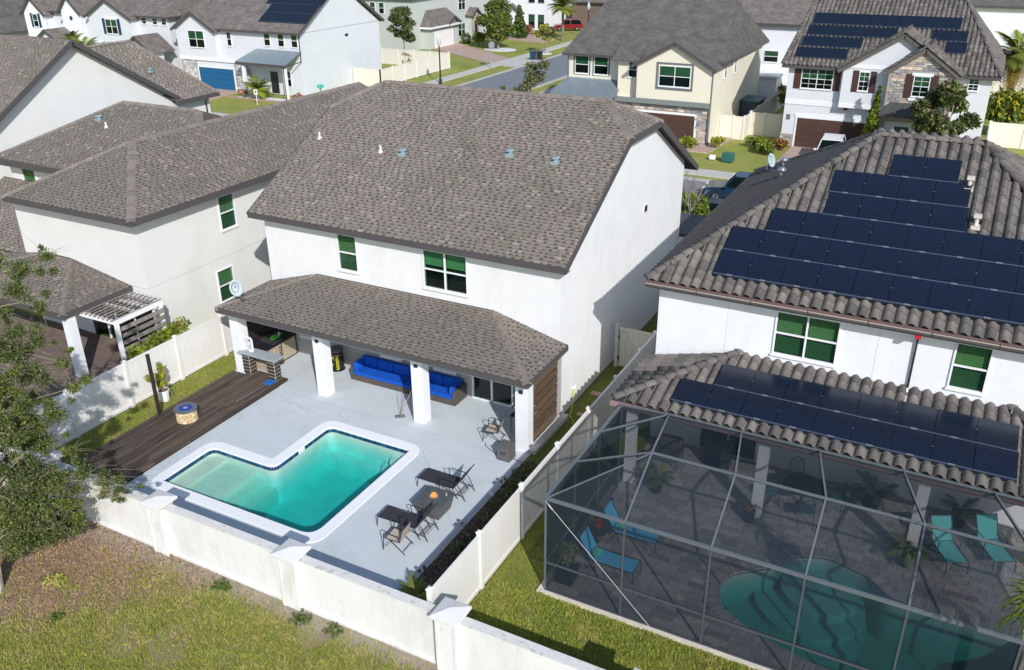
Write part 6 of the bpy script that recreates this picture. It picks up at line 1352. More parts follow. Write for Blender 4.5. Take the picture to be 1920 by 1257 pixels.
# --- stone gabled tile house (right of the street)
t4, r4 = far_house('stone_gable_house', 'white house with stone gable, brown shutters and solar panels across the street', 10.95, 25.0, 46.5, 58.5, 6.2, stucco_pale, tile_deck, 10.75, 0.9, 3.3)
its = []; X0, X1, Y0, z, ym = 10.5, 25.45, 46.05, 6.28, 52.5; MR = [(X0,Y0,z),(X1,Y0,z),(X1-3.3,ym,10.75),(X0+.9,ym,10.75)]; tile_face(MR, its); tile_face([(X1,Y0,z),(X1,58.95,z),(X1-3.3,ym,10.75)], its)
pieces('roof_tile', r4, its, 300)
caps = []; cap_tiles(caps, (X1,Y0,z), (X1-3.3,ym,10.75)); cap_tiles(caps, (X0,Y0,z), (X0+.9,ym,10.75)); cap_tiles(caps, (X0+.9,ym,10.75), (X1-3.3,ym,10.75))
g1w, g1r, fa, fb = front_gable(t4, 'S', 45.9, 15.03, 22.7, 3.45, 6.35, 8.85, stucco_pale, tile_deck, 4.6, .35, tiles=True)
its = []; tile_face(fa, its); tile_face(fb, its); pieces('roof_tile', g1r, its, 120); cap_tiles(caps, fa[0], fa[1]); cap_tiles(caps, fb[1], fa[1]); cap_tiles(caps, fa[1], fa[2])
m = MB(); gable(m, 'S', 44.9, [(18.3,2.9),(22.7,2.9),(22.7,6.55),(20.5,8.1),(18.3,6.55)], .9); add('gable_wall', m, mortar, t4)
g2w, g2r, fa, fb = front_gable(t4, 'S', 44.95, 18.33, 22.67, 2.95, 6.5, 8.05, mortar, tile_deck, 3.4, .35, tiles=True)
its = []; tile_face(fa, its); tile_face(fb, its); pieces('roof_tile', g2r, its, 120); cap_tiles(caps, fa[0], fa[1]); cap_tiles(caps, fb[1], fa[1]); cap_tiles(caps, fa[1], fa[2]); pieces('ridge_tile', r4, caps, 300)
stone_wall(t4, 'S', 44.88, [(18.3,3.4),(22.7,3.4),(22.7,6.5),(20.5,8.0),(18.3,6.5)], .02, holes=[(19.75,21.35,4.5,6.6)])
m = MB(); m.box(18.35,22.65,45.2,46.5,0,2.9); add('lower_wall', m, stucco_pale, t4); stone_wall(t4, 'S', 45.15, [(18.05,0),(18.55,0),(18.55,3.3),(18.05,3.3)]); stone_wall(t4,'S',46.42,[(10.9,0),(11.9,0),(11.9,.95),(10.9,.95)]); trimband(t4,'S',46.40,10.88,11.92,.95,1.03,concrete)
metal_awning(t4, [(18.8,44.9,4.35),(22.1,44.9,4.35)], [(18.1,44.05,3.55),(22.8,44.05,3.55)], metal_roof_dk, 7)
m = MB(); m.poly([(18.1,44.05,3.55),(18.8,44.9,4.35),(18.1,44.9,3.55)]); m.poly([(22.8,44.05,3.55),(22.8,44.9,3.55),(22.1,44.9,4.35)]); m.box(18.1,22.8,44.07,44.88,3.38,3.5); add('awning_side', m, metal_roof_dk, t4)
garage(t4, 'S', 46.5, 12.05, 17.1, 2.3, brown_door); trimband(t4,'S',46.5,10.95,15.0,3.3,3.65); trimband(t4,'S',45.9,15.03,18.3,3.45,3.75); trimband(t4,'S',45.9,15.03,18.3,6.35,6.6); trimband(t4,'S',46.5,11.8,17.35,2.44,2.62)
window(t4,'S',46.5,11.95,14.3,4.55,6.05,2,'b',grid=1,far=True); shutter_pair(t4,'S',46.5,11.95,14.3,4.5,6.1,.5,shutter_brown)
window(t4,'S',45.9,16.2,16.95,4.75,6.15,1,'b',grid=1,far=True); shutter_pair(t4,'S',45.9,16.2,16.95,4.65,6.2,.42,shutter_brown)
window(t4,'S',44.84,20.0,21.1,4.8,6.25,1,'b',grid=1,far=True); shutter_pair(t4,'S',44.84,20.0,21.1,4.7,6.35,.5,shutter_brown); trimband(t4,'S',44.84,19.85,21.25,6.26,6.45); trimband(t4,'S',44.84,19.85,21.25,4.5,4.72)
window(t4,'S',46.5,23.5,24.2,5.2,6.1,1,'b',grid=1,far=True)
for a in (19.2,20.6): window(t4,'S',45.2,a,a+1.1,1.5,2.6,1,'b',far=True)
m = MB(); m.beam((11.35,46.47,2.1),(11.35,46.47,2.5),.3,.02); add('house_number_plate', m, grey_trim, t4)
for x in (15.4,17.2): m = MB(); m.box(x,x+.25,46.1,46.5,3.2,3.44); add('bracket', m, shutter_brown, t4)
solar('solar_array', MR, [(.75,.75,4,.92,1.1),(.9,.75+1.25,4,1.1,1.1),(1.05,.75+2.5,6,1.07,1.1),(1.2,.75+3.75,10,1.05,1.25)], 'stepped black solar panels left of the gable on the stone gabled house', solar_far, .15, False)
solar('solar_array', MR, [(9.9,.75+2.5,2,1.2,1.1),(11.0,.75+1.25,1,1.4,1.15)], 'small group of black solar panels right of the gable on the stone gabled house', solar_far, .152, False)
# --- cream house with grey gable roof
t3, r3 = far_house('cream_house', 'cream stuccoed house with grey shingle gable roof and brown garage across the street', -7.2, 5.75, 45.6, 60, 6.2, stucco_cream, shf_grey, 10.3, 1.2, 1.4)
front_gable(t3, 'S', 43.65, -.35, 5.76, 3.2, 6.05, 7.75, stucco_cream, shf_grey, 6, .4)
m = MB(); m.box(-2.3,-.355,44.5,45.6,3.2,6.1); add('bay_wall', m, stucco_cream, t3); m = MB(); roof_deck(m, [(-2.7,44.0,6.2),(-.4,44.0,6.2),(-.4,46.5,7.45),(-2.7,46.5,7.45)], .12); add('bay_roof', m, shf_grey, t3)
m = MB(); m.box(-2.2,5.74,43.95,45.6,0,3.2); add('lower_wall', m, stucco_cream, t3); trimband(t3,'S',43.6,-2.3,5.8,2.95,3.35,bandgrey,-.04)
stone_wall(t3, 'S', 43.93, [(-2.2,0),(-1.2,0),(-1.2,2.4),(4.8,2.4),(4.8,0),(5.7,0),(5.7,2.95),(-2.2,2.95)]); garage(t3, 'S', 43.93, -.9, 4.6, 2.2, brown_door)
window(t3,'S',43.65,1.5,4.1,4.4,6.0,2,'b',far=True); trimband(t3,'S',43.62,1.3,1.42,4.3,6.12,grey_trim); trimband(t3,'S',43.62,4.18,4.3,4.3,6.12,grey_trim); trimband(t3,'S',43.62,1.3,4.3,6.12,6.24,grey_trim); trimband(t3,'S',43.62,1.3,4.3,4.18,4.3,grey_trim)
window(t3,'S',44.5,-1.4,-.65,4.75,6.0,1,'b',far=True)
for a in (-6.65,-4.9): window(t3,'S',45.6,a,a+1.3,4.6,6.1,1,'b',far=True,trim=white_trim); trimband(t3,'S',45.6,a-.12,a,4.5,6.2,grey_trim,-.04); trimband(t3,'S',45.6,a+1.3,a+1.42,4.5,6.2,grey_trim,-.04); trimband(t3,'S',45.6,a-.12,a+1.42,6.1,6.22,grey_trim,-.04)
metal_awning(t3, [(-7.3,45.6,4.25),(-2.31,45.6,4.25)], [(-7.9,43.4,3.25),(-2.0,43.4,3.25)], metal_roof, 12); trimband(t3,'S',43.45,-7.9,-2.3,3.0,3.2,bandgrey)
for x in (-7.6,-2.6): m = MB(); m.box(x,x+.2,43.6,43.8,0,3.1); add('porch_post', m, white_trim, t3)
for y in (47.2,50.2): window(t3,'E',5.75,y,y+.7,4.7,6.1,1,'b',far=True)
m = MB(); m.tube([(5.83,43.7,6.1),(5.83,43.7,0)],.06); add('downspout', m, grey_trim, t3); m = MB(); m.tube([(-7.25,45.5,6.1),(-7.25,45.5,4.2)],.05); add('downspout', m, grey_trim, t3)
# --- house with blue garage door
t1, r1 = far_house('blue_garage_house', 'pale grey house with blue garage door and dark solar panels at upper left', -54.2, -37.6, 46.7, 60.5, 6.25, stucco_pale, shf_brown, 10.9, 1.5, 0)
front_gable(t1, 'S', 46.2, -54.2, -48.6, 3.2, 6.2, 7.85, stucco_pale, shf_brown, 5)
m = MB(); m.box(-54.0,-45.0,46.25,46.7,0,3.0); add('lower_wall', m, stucco_pale, t1); trimband(t1,'S',46.15,-54.1,-45.1,2.95,3.3); stone_wall(t1,'S',46.22,[(-54,0),(-51.75,0),(-51.75,2.9),(-54,2.9)],mats=stonep); stone_wall(t1,'S',46.22,[(-46.4,0),(-43.6,0),(-45.0,2.9),(-46.4,2.9)],mats=stonep)
garage(t1,'S',46.2,-51.55,-46.55,2.25,blue_door); window(t1,'S',46.2,-52.4,-50.1,4.25,6.0,2,'b',far=True); window(t1,'S',46.7,-47.35,-46.7,4.55,6.0,1,'b',far=True)
for a in (-42.2,-40.35,-38.6): window(t1,'S',46.7,a,a+.85,4.85,6.2,1,'b',far=True)
metal_awning(t1, [(-43.3,46.7,4.5),(-37.4,46.7,4.5)], [(-44.6,44.6,3.4),(-38.0,44.6,3.4)], metal_roof, 14); m = MB(); m.box(-44.6,-38.0,44.6,44.8,3.1,3.38); add('porch_beam', m, fascia, t1)
for x in (-43.9,-38.4): m = MB(); m.box(x,x+.3,44.7,45.0,0,3.1); add('porch_post', m, white_trim, t1)
m = MB(); m.box(-41.9,-40.9,46.66,46.7,.1,2.3); add('front_door', m, metal_dark, t1); window(t1,'S',46.7,-40.2,-39.1,.9,2.5,1,'b',far=True)
m = MB(); m.tube([(-37.5,46.6,6.2),(-37.5,46.6,3.5),(-38.2,44.6,3.2),(-38.2,44.6,0)],.06); add('downspout', m, metal_dark, t1); trimband(t1,'E',-37.6,54.2,54.7,5.2,5.45,metal_dark); m = MB(); Fr('E',-37.6).box(m,46.7,60.5,-.012,0,2.95,2.99); add('stucco_joint', m, stucco_left, t1)
RR = [(-54.65,46.25,6.33),(-37.15,46.25,6.33),(-37.15,53.6,10.9),(-53.15,53.6,10.9)]
solar('solar_array', RR, [(11.3,1.4,6,1.05,1.35),(11.3,2.85,6,1.05,1.35),(10.4,4.3,7,1.05,1.35)], 'black solar panels on the roof above the blue garage house', solar_far, .1, False)
# --- blue shuttered house farther left
t0, r0_ = far_house('blue_shutter_house', 'white two storey house with navy shutters at the upper left corner', -79.8, -56.5, 47.5, 60, 7.0, stucco_pale, shf_brown, 11.2, 3, 2)
front_gable(t0,'S',46.5,-79.6,-75.9,0,6.9,8.6,stucco_bright,shf_brown,6); front_gable(t0,'S',46.5,-72.8,-69.6,0,7.3,8.9,stucco_bright,shf_brown,6); front_gable(t0,'S',46.5,-68.2,-61.4,0,6.9,8.7,stucco_pale,shf_brown,6)
m = MB(); m.box(-69.5,-68.3,46.9,47.5,0,7); add('bay_wall', m, stucco_pale, t0)
window(t0,'S',46.5,-78.1,-77.2,5.2,6.7,1,'b',far=True); shutter_pair(t0,'S',46.5,-78.1,-77.2,5.15,6.75,.4,shutter_blue); window(t0,'S',46.5,-65.5,-63.6,5.0,6.6,2,'b',grid=0,far=True); shutter_pair(t0,'S',46.5,-65.5,-63.6,4.95,6.65,.45,shutter_blue)
for a in (-60.7,-59.0,-57.6): window(t0,'S',47.5,a,a+.8,6.15,6.85,1,'b',far=True)
m = MB(); m.tube([(-71.2,46.49,6.45),(-71.2,46.44,6.45)],.25,12); add('round_vent', m, shutter_blue, t0); trimband(t0,'S',46.5,-68.2,-61.4,3.9,4.15); trimband(t0,'S',46.5,-65.6,-63.5,6.62,6.85)
front_gable(t0,'S',44.0,-74.2,-71.2,0,4.4,5.3,stucco_bright,shf_brown,2.6); front_gable(t0,'S',43.9,-59.8,-55.9,0,3.9,5.3,stucco_pale,shf_brown,3.0)
m = MB(); m.tube([(-75.7,46.4,6.9),(-75.7,46.4,0)],.05); add('downspout', m, white_trim, t0); m = MB(); m.tube([(-69.4,46.4,6.9),(-69.4,46.4,0)],.05); add('downspout', m, white_trim, t0)
far_house('brown_roof_house', 'low house with large grey brown roof at the far upper left corner', -104, -84, 36, 60, 4.2, stucco_left, shf_grey, 10.2, 7, 7)
# --- pale green house on the side street
t5, r5 = far_house('green_house', 'pale green two storey house with white garage door on the side street', -58, -46.4, 80.5, 102, 6.8, stucco_green, shf_brown, 10.2, 4, 4, axis='y')
m = MB(); m.box(-54,-45.1,82.6,90.4,0,2.95); add('garage_wing', m, stucco_green, t5); X0, X1, Y0, Y1, z = -54.5, -44.6, 82.1, 90.9, 3.0; ap_ = (-49.2,86.5,8.2); rd = MB()
for p in ([(X0,Y0,z),(X1,Y0,z),ap_],[(X1,Y0,z),(X1,Y1,z),ap_],[(X1,Y1,z),(X0,Y1,z),ap_],[(X0,Y1,z),(X0,Y0,z),ap_]): roof_deck(rd, p, .14)
add('garage_roof', rd, shf_brown, t5); m = MB(); fascia_line(m, [(X0,Y0,z),(X1,Y0,z),(X1,Y1,z)], .08, .25); add('fascia', m, white_trim, t5)
garage(t5,'E',-45.1,84.0,88.6,2.2,white_door); front_gable(t5,'E',-44.9,87.2,90.0,2.95,3.1,3.95,stucco_green,shf_brown,2.2,.25)
window(t5,'E',-46.4,92.4,94.4,.6,2.5,2,'b',far=True); window(t5,'E',-46.4,92.6,94.6,4.3,6.4,2,'b',far=True)
stone_wall(t5,'E',-45.4,[(94.9,0),(96.9,0),(96.9,3.6),(95.9,4.3),(94.9,3.6)]); m = MB(); m.box(-46.4,-45.5,94.9,96.9,0,3.6); add('porch', m, stucco_green, t5); front_gable(t5,'E',-45.35,94.7,97.1,3.4,3.5,4.4,mortar,shf_brown,1.5,.2)
m = MB(); Fr('E',-45.3).box(m,95.5,96.3,-.02,0,0,2.4); add('front_door', m, metal_dark, t5)
for a in (-53.4,-51.9): window(t5,'S',80.5,a,a+.9,4.7,6.2,1,'b',far=True)
# --- white house beyond
t6, r6 = far_house('white_far_house', 'white two storey house beyond the hedge at the top of the side street', -58, -40.5, 110, 126, 6.6, stucco_bright, shf_brown, 10.5, 4, 4)
front_gable(t6,'S',109.2,-48.2,-44.6,0,2.7,3.9,stucco_bright,shf_brown,1.5)
for a in (-43.5,-41.8): window(t6,'S',110,a,a+1.1,.3,2.4,1,'b',far=True,trim=grey_trim); window(t6,'S',110,a,a+1.1,4.2,5.6,1,'b',far=True,trim=grey_trim)
far_house('brown_far_house', 'brown walled house behind the palm at the top centre', -38.5, -24, 116, 132, 4.0, M('stucco_brown',(.17,.12,.10),.9), shf_brown, 8.5, 4, 4)
far_house('grey_roof_far_house', 'low roofed house partly hidden behind the far palm', -23, -8, 100, 116, 5.0, stucco_cream, shf_brown, 9, 4, 4)
# --- house between cream and stone gabled houses
t7, r7 = far_house('rear_white_house', 'white house seen between the cream and stone gabled houses', 1.5, 12.5, 64, 76, 7.3, stucco_bright, shf_brown, 11.5, 0, 0)
window(t7,'S',64,5.1,6.5,3.8,4.9,1,'b',far=True)
m = MB(); m.box(4.3,7.2,60.8,63.95,0,2.9); add('annex', m, stucco_bright, t7); m = MB(); m.box(4.1,7.4,60.5,63.95,2.9,3.05); add('annex_roof', m, white_trim, t7)
far_house('far_right_house', 'pale house with brown roof behind the stone gabled house at upper right', 19, 32, 80, 92, 8.2, stucco_bright, shf_grey, 11.5, 4, 4)
# fences and gates across the street
vinyl_fence_x('vinyl_fence', 49.4, [7.7,8.95,10.2,10.9], 'tan vinyl gate and fence panels beside the garage of the stone gabled house', mat=vinyl_tan)
vinyl_fence_x('vinyl_fence', 47.25, [5.85,6.9,7.75], 'cream vinyl gate between the cream house and its side yard', mat=M('vinyl_cream',(.76,.73,.64),.5))
vinyl_fence('vinyl_fence', 7.78, [47.3,49.35], 'short cream vinyl return fence in front of the green bins', mat=MATS['vinyl_cream'])
vinyl_fence('vinyl_fence', 7.75, [49.6,52,54.4,56.8,59.2,61.6,64], 'tan vinyl side fence running back between the cream and stone houses', mat=vinyl_tan)
vinyl_fence_x('vinyl_fence', 55.0, [-37.4,-36.2,-35.0,-33.9], 'white vinyl fence closing the yard beside the blue garage house', mat=MATS['vinyl_cream'])
vinyl_fence('vinyl_fence', -33.9, [55,57.4,59.8,62.2,64.6,67,69.4], 'long cream vinyl fence along the side street lawn', mat=MATS['vinyl_cream'])
vinyl_fence_x('vinyl_fence', 69.5, [-44,-41.6,-39.2,-36.8,-34.0], 'cream vinyl fence behind the young street tree', mat=MATS['vinyl_cream'])
vinyl_fence_x('vinyl_fence', 75.3, [24.8,27.2,29.6,32,34.4], 'white vinyl fence across the far yard at the right edge', mat=MATS['vinyl_cream'])
vinyl_fence_x('vinyl_fence', 53.6, [25.6,28,30.4,32.8], 'pale vinyl fence beside the magnolia at the right edge', mat=MATS['vinyl_cream'])
vinyl_fence('vinyl_fence', 25.5, [44.8,47.2,49.6,52,53.5], 'pale vinyl side fence right of the stone gabled house', mat=MATS['vinyl_cream'])
for k, (x, y, c_, lab) in enumerate(((6.55,49.6,bin_green,'green lidded wheelie bin nearest the cream gate'),(7.2,50.0,bin_green,'green lidded wheelie bin beside the fence post'),(-27.7,79.8,bin_blue,'blue wheelie bin left at the kerb'),(-26.95,80.2,black_plastic,'black wheelie bin beside the blue one at the kerb'))):
    bnn = thing('wheelie_bin', (x,y,0), lab, 'bin'); m = MB(); m.hexa([(-.25,-.3,.05),(.25,-.3,.05),(.25,.3,.05),(-.25,.3,.05),(-.3,-.36,1.0),(.3,-.36,1.0),(.3,.36,1.0),(-.3,.36,1.0)]); add('body', m, black_plastic if k < 2 else c_, bnn, bevel=.02)
    m = MB(); m.box(-.33,.33,-.4,.38,1.0,1.08); add('lid', m, c_, bnn, bevel=.02)
    for s_ in (-.27,.27): m = MB(); m.tube([(s_-.03,.3,.1),(s_+.03,.3,.1)],.1,10); add('wheel', m, tyre, bnn)
sh = thing('storage_shed', (6.7,54.5,0), 'dark grey plastic storage box against the cream house wall', 'shed'); m = MB(); m.box(-.8,.7,-1.2,1.2,0,1.9); add('body', m, M('shed_grey',(.05,.075,.09),.6), sh, bevel=.03); m = MB(); m.box(-.9,.8,-1.3,1.3,1.9,2.05); add('lid', m, M('shed_lid',(.06,.13,.16),.5), sh, bevel=.04)
for x, y, lab in ((8.6,39.7,'green utility box on the lawn across the street'),(7.4,39.75,'small grey meter box beside the green utility box')):
    m = MB(); s_ = .42 if lab.startswith('green') else .22; m.box(x-s_,x+s_,y-s_*.8,y+s_*.8,0,s_*1.5); tag(add('utility_box', m, teal_box if s_ > .3 else white_paint, bevel=.04), lab, 'utility box')
# street lamp
sl_ = thing('street_lamp', (-29.1,59.6,0), 'black street lamp with glass acorn lantern beside the side street pavement', 'street lamp'); m = MB(); m.lathe(0,0,[(.16,0),(.16,.5),(.09,.7),(.07,3.9),(.10,4.0)],12); add('pole', m, black_plastic, sl_)
m = MB(); m.lathe(0,0,[(.10,4.0),(.24,4.35),(.22,4.7),(.08,4.95)],12); add('lantern', m, M('lantern_glass',(.5,.55,.58),.2), sl_); m = MB(); m.lathe(0,0,[(.1,4.95),(.03,5.05),(.02,5.25)],8); add('finial', m, white_trim, sl_)
sl2 = copy_tree(sl_, (-30.4,104,0), None, 'distant street lamp beside the red pickup')
# stop sign seen from behind
ss = thing('road_sign', (-29.4,71.6,0), 'grey back of an octagonal road sign on a leaning post', 'road sign'); ss.rotation_euler = (0,.06,math.radians(60)); m = MB(); m.box(-.04,.04,-.04,.04,0,3.0); add('post', m, galv, ss); m = MB(); m.lathe(0,0,[(.45,-.015),(.45,.015)],8,0,math.pi/8); q = add('sign_plate', m, M('sign_back',(.30,.33,.35),.5,metal=.3), ss); q.rotation_euler = (math.pi/2,0,0); q.location = (0,-.06,2.7)
# mailbox and yard sign by the blue garage lawn
mb_ = thing('mailbox', (-35.6,46.9,0), 'teal topped mailbox post beside the pale house corner', 'mailbox'); m = MB(); m.box(-.07,.07,-.07,.07,0,1.05); add('post', m, galv, mb_); m = MB(); m.box(-.22,.22,-.3,.3,1.05,1.35); add('box', m, M('mint',(.05,.50,.40),.5), mb_, bevel=.04)
ys_ = thing('yard_sign', (-39.1,41.3,0), 'small white yard sign on a post in the lawn before the blue garage', 'sign'); m = MB(); m.box(-.03,.03,-.03,.03,0,1.0); add('post', m, white_trim, ys_); m = MB(); m.box(-.25,.25,-.045,-.032,1.0,1.5); add('board', m, white_paint, ys_); m = MB(); m.box(-.1,.1,-.052,-.046,1.15,1.35); add('mark', m, red_m, ys_)
m = MB(); m.box(-44.8,-34.8,43.2,43.4,-.05,.1); tag(add('bed_edging', m, M('terracotta',(.40,.27,.2))), 'low brick edging around the gravel bed by the blue garage house', 'edging')
tri_sheet('gravel_bed', [(-44.5,43.4),(-35,43.4),(-34.2,47.5),(-36.8,47.8),(-38,44.8),(-43.5,45.5)], [], -.02, white_gravel, None, 'structure', .05)
for (cx, cy, rx, ry) in ((-36.4,87.0,2.4,1.7),(-29.0,86.0,1.0,.9)):
    tri_sheet('gravel_bed', [(cx+rx*math.cos(a),cy+ry*math.sin(a)) for a in [2*math.pi*k/18 for k in range(18)]], [], -.01, white_gravel, None, 'structure', .05)
# --- shrubs, trees, palms
def shrub(loc, r, h, mats, label, size=.12, n_=420, k=7, grp=None, name='shrub'):
    t = thing(name, loc, label, 'shrub', grp); m = MB(); limbs(m, (0,0,0), [(random.uniform(-r,r)*.5,random.uniform(-r,r)*.5,h*.7) for _ in range(4)], .03, 5); add('stem', m, bark_dark, t)
    crown('foliage', t, [(random.uniform(-r,r)*.6,random.uniform(-r,r)*.6,h*random.uniform(.35,.7),r*random.uniform(.45,.6)) for _ in range(k)], n_, size, mats, .4); return t
ht = thing('hedge', (-2.5,-3.9,0), 'bushy yellow green hedge between pergola and white fence', 'hedge'); crown('foliage', ht, [(random.uniform(-.3,.3),-1.2+.15*k,1.25+.18*math.sin(k)+.03*k,.40) for k in range(15)]+[(random.uniform(-.3,.3),-1.1+.3*k,.7,.45) for k in range(7)], 800, .10, [bright_leaf, green_leaf, bright_leaf, yellow_leaf, red_leaf], .3, weights=[.4,.3,.15,.1,.05]); m = MB(); limbs(m, (0,0,0), [(0,-1,1),(0,0,1.2),(0,1,1.2)], .03, 5); add('stem', m, bark_dark, ht)
tree('young_tree', (-42.2,72.0,0), 2.6, ball_centres(2.6,6.6,1.6,16,.75), 420, .22, [green_leaf, olive_leaf, dark_leaf], 'young street tree with small dark crown behind the cream fence', r0=.10)
tree('small_tree', (-34.2,60.4,0), 1.6, ball_centres(1.6,3.2,.8,8,.3), 110, .12, [litter_m, olive_leaf], 'small almost bare tree beside the cream fence', r0=.05, bark_=twig)
tree('broad_tree', (-37.0,87.5,0), 1.6, ball_centres(1.6,6.2,2.6,26,1.2), 330, .26, [green_leaf, olive_leaf, bright_leaf, hedge_leaf], 'broad leafy yard tree in front of the green house', r0=.18)
shrub((-40.6,88.6,0), 1.2, 2.4, [bright_leaf, green_leaf], 'round yellow green shrub left of the broad tree', .2, 320, 8)
t = thing('conical_shrub', (-39.8,99.5,0), 'clipped dark green conical tree beside the white far house', 'conifer'); crown('foliage', t, [(0,0,.5+k*.5,1.35-k*.13) for k in range(9)], 260, .22, [hedge_leaf, green_leaf], .8); m = MB(); m.tube([(0,0,0),(0,0,4)],.1); add('trunk', m, bark_dark, t)
for x, y, r, lab, mt in ((-44.0,90.6,.75,'clipped round bush beside the white garage door',(hedge_leaf,green_leaf)),(-43.2,98.0,.8,'clipped round bush by the stone porch',(hedge_leaf,green_leaf))):
    t = thing('clipped_bush', (x,y,0), lab, 'bush'); crown('foliage', t, [(0,0,r*.9,r,1.1)], 1100, .14, mt, .85)
shrub((-43.8,94.2,0), 1.1, 1.2, [red_leaf, green_leaf, red_leaf], 'red flowering bed below the green house window', .16, 500, 8)
shrub((-41,104.5,0), 1.3, 1.3, [red_leaf, litter_m], 'rusty red shrub beside the far white house', .2, 300, 6); shrub((-38,105.5,0), 1.3, 1.2, [yellow_leaf, litter_m2], 'straw yellow shrub at the far street corner', .2, 300, 6)
tree('small_tree', (-29.0,86.1,0), 1.7, ball_centres(1.7,3.6,1.1,9,.45), 260, .2, [olive_leaf, yellow_leaf], 'small round street tree on white gravel beyond the bins', r0=.07)
tree('leafy_tree', (-7.0,36.3,0), 2.2, [(random.uniform(-.7,.7)+.5*(z-4.2), random.uniform(-.4,.4), z, .62) for z in [2.6,3.0,3.5,3.9,4.2,4.5,4.9,5.2,5.6,5.9,6.3,6.6]]+[(-1.7,.1,4.6,.3),(-1.3,0,4.2,.35),(1.0,0,5.3,.45)], 640, .13, [olive_leaf, green_leaf, olive_leaf], 'slender olive street tree rising behind the main roof', r0=.07)
# bare grey tree right of the main house
t = thing('bare_tree', (11.9,19.2,0), 'leafless grey tree between the white house and the street', 'tree'); m = MB(); random.seed(12)
def branch(p, d, L, r, dep):
    e = p + d*L; m.tube([p, p.lerp(e,.5)+Vector((random.uniform(-.04,.04),random.uniform(-.04,.04),0)), e], r, 5, 0, r*.6)
    if dep:
        for _ in range(3 if dep > 1 else 4): nd = (d + Vector((random.uniform(-.55,.55),random.uniform(-.55,.55),random.uniform(.0,.4)))).normalized(); branch(e, nd, L*random.uniform(.6,.85), r*.55, dep-1)
branch(Vector((0,0,0)), Vector((0,0,1)), 1.5, .09, 4); add('trunk', m, twig, t)
shrub((11.0,22.0,0), 1.3, 3.0, [bright_leaf, green_leaf, hedge_leaf], 'leafy green shrub at the front corner of the white house', .14, 500, 14); shrub((11.6,19.2,0), 1.1, 2.8, [green_leaf, hedge_leaf, bright_leaf], 'dense green bush beside the garage roof corner', .13, 600, 12)
for x, y, r, h, mt, lab in ((4.6,42.0,.9,1.0,[yellow_leaf,bright_leaf],'yellow shrub left of the path before the cream house'),(6.6,43.2,.7,1.0,[yellow_leaf,bright_leaf],'yellow green shrub by the cream house downpipe'),(10.2,43.6,1.1,.9,[bright_leaf,green_leaf],'spreading bright green shrub on the lawn before the garage'),(11.2,45.3,.7,.9,[red_leaf,bright_leaf],'red tinged shrub at the stone plinth of the garage'),(9.3,45.0,.8,.9,[bright_leaf,green_leaf],'low green shrub left of the red tinged one')):
    shrub((x,y,0), r, h, mt, lab, .14, 520, 7)
t = thing('cypress', (17.6,44.4,0), 'tall slim cypress in front of the stone gabled house', 'cypress'); crown('foliage', t, [(.02*k,0,.4+k*.33,.62-.040*max(0,k-2)) for k in range(16)], 3000, .14, [bright_leaf, hedge_leaf], .5, aspect=2.4); m = MB(); m.tube([(0,0,0),(0,0,4)],.06); add('trunk', m, bark_dark, t)
tree('magnolia', (22.6,41.0,0), 1.8, ball_centres(1.5,6.2,2.3,44,.72), 620, .20, [dark_leaf, green_leaf, hedge_leaf, M('leaf_back',(.30,.24,.14),.5)], 'magnolia with glossy dark leaves in front of the stone gabled house', r0=.13, bark_=twig, weights=[.36,.32,.22,.10])
shrub((24.6,42.8,0), 1.0, 1.6, [bright_leaf, green_leaf], 'bright shrub at the right foot of the magnolia', .15, 450, 8); shrub((8.7,58.5,0), 1.0, 3.4, [olive_leaf, yellow_leaf, green_leaf], 'olive shrub standing between the cream and stone houses', .16, 380, 10)
def palm(loc, h, L, k, mats, label, r=.16, dead=0, tr=bark, droop=.5, seed=1):
    t = thing('palm_tree', loc, label, 'palm tree'); m = MB(); m.tube([(0,0,-.1),(.05,0,h*.5),(0,0,h)], r, 10, 0, r*.85); add('trunk', m, tr, t)
    palm_crown(t, h, [frond_mesh(L, L*.24, m_, droop, 9, .85, .10+L*.03) for m_ in mats], k, (.9,.55))
    if dead: palm_crown(t, h-.2, [frond_mesh(L*.9, L*.18, dry_leaf, .9, 8, .3, .07)], dead, (1.2,-.5), nm='dry_frond')
    return t
palm((-32.6,99.5,0), 4.6, 2.9, 34, (palm_leaf, bright_leaf), 'fan crowned palm beside the red pickup at the top centre', .2)
palm((-41.5,44.2,0), .9, 2.0, 26, (palm_leaf, bright_leaf), 'short bushy palm in the gravel bed by the blue garage', .2)
palm((-58.8,38.0,0), 4.6, 2.3, 26, (palm_leaf, bright_leaf), 'round headed palm behind the gable roof at the upper left', .14); palm((-61.4,38.6,0), 5.2, 1.8, 18, (bright_leaf, palm_leaf), 'upright palm left of the round headed one', .14)
palm((-56.4,38.0,0), 4.3, 2.2, 22, (M('silver_frond',(.34,.38,.34),.6), palm_leaf), 'silvery drooping palm right of the round headed one', .14)
shrub((-67,33,0), 1.6, 5.0, [green_leaf, litter_m], 'dark bushy treetop above the far left roof', .3, 160, 9)
palm((26.4,59,0), 6.3, 3.0, 34, (palm_leaf, bright_leaf), 'tall palm with dry yellow skirt at the right edge', .25, 40); shrub((26.8,58.3,0), 2.2, 4.2, [green_leaf, hedge_leaf, yellow_leaf], 'green thicket below the tall palm at the right edge', .26, 260, 14)
for x, y in ((-44.2,44.6),(-43.2,43.9),(-37.4,45.2),(-36.6,44.6)): shrub((x,y,0), .5, .8, [red_leaf, litter_m2], 'small rusty plant %s of the short palm in the gravel bed' % ({-44.2:'far left',-43.2:'just left',-37.4:'just right',-36.6:'far right'}[x]), .12, 500, 4)
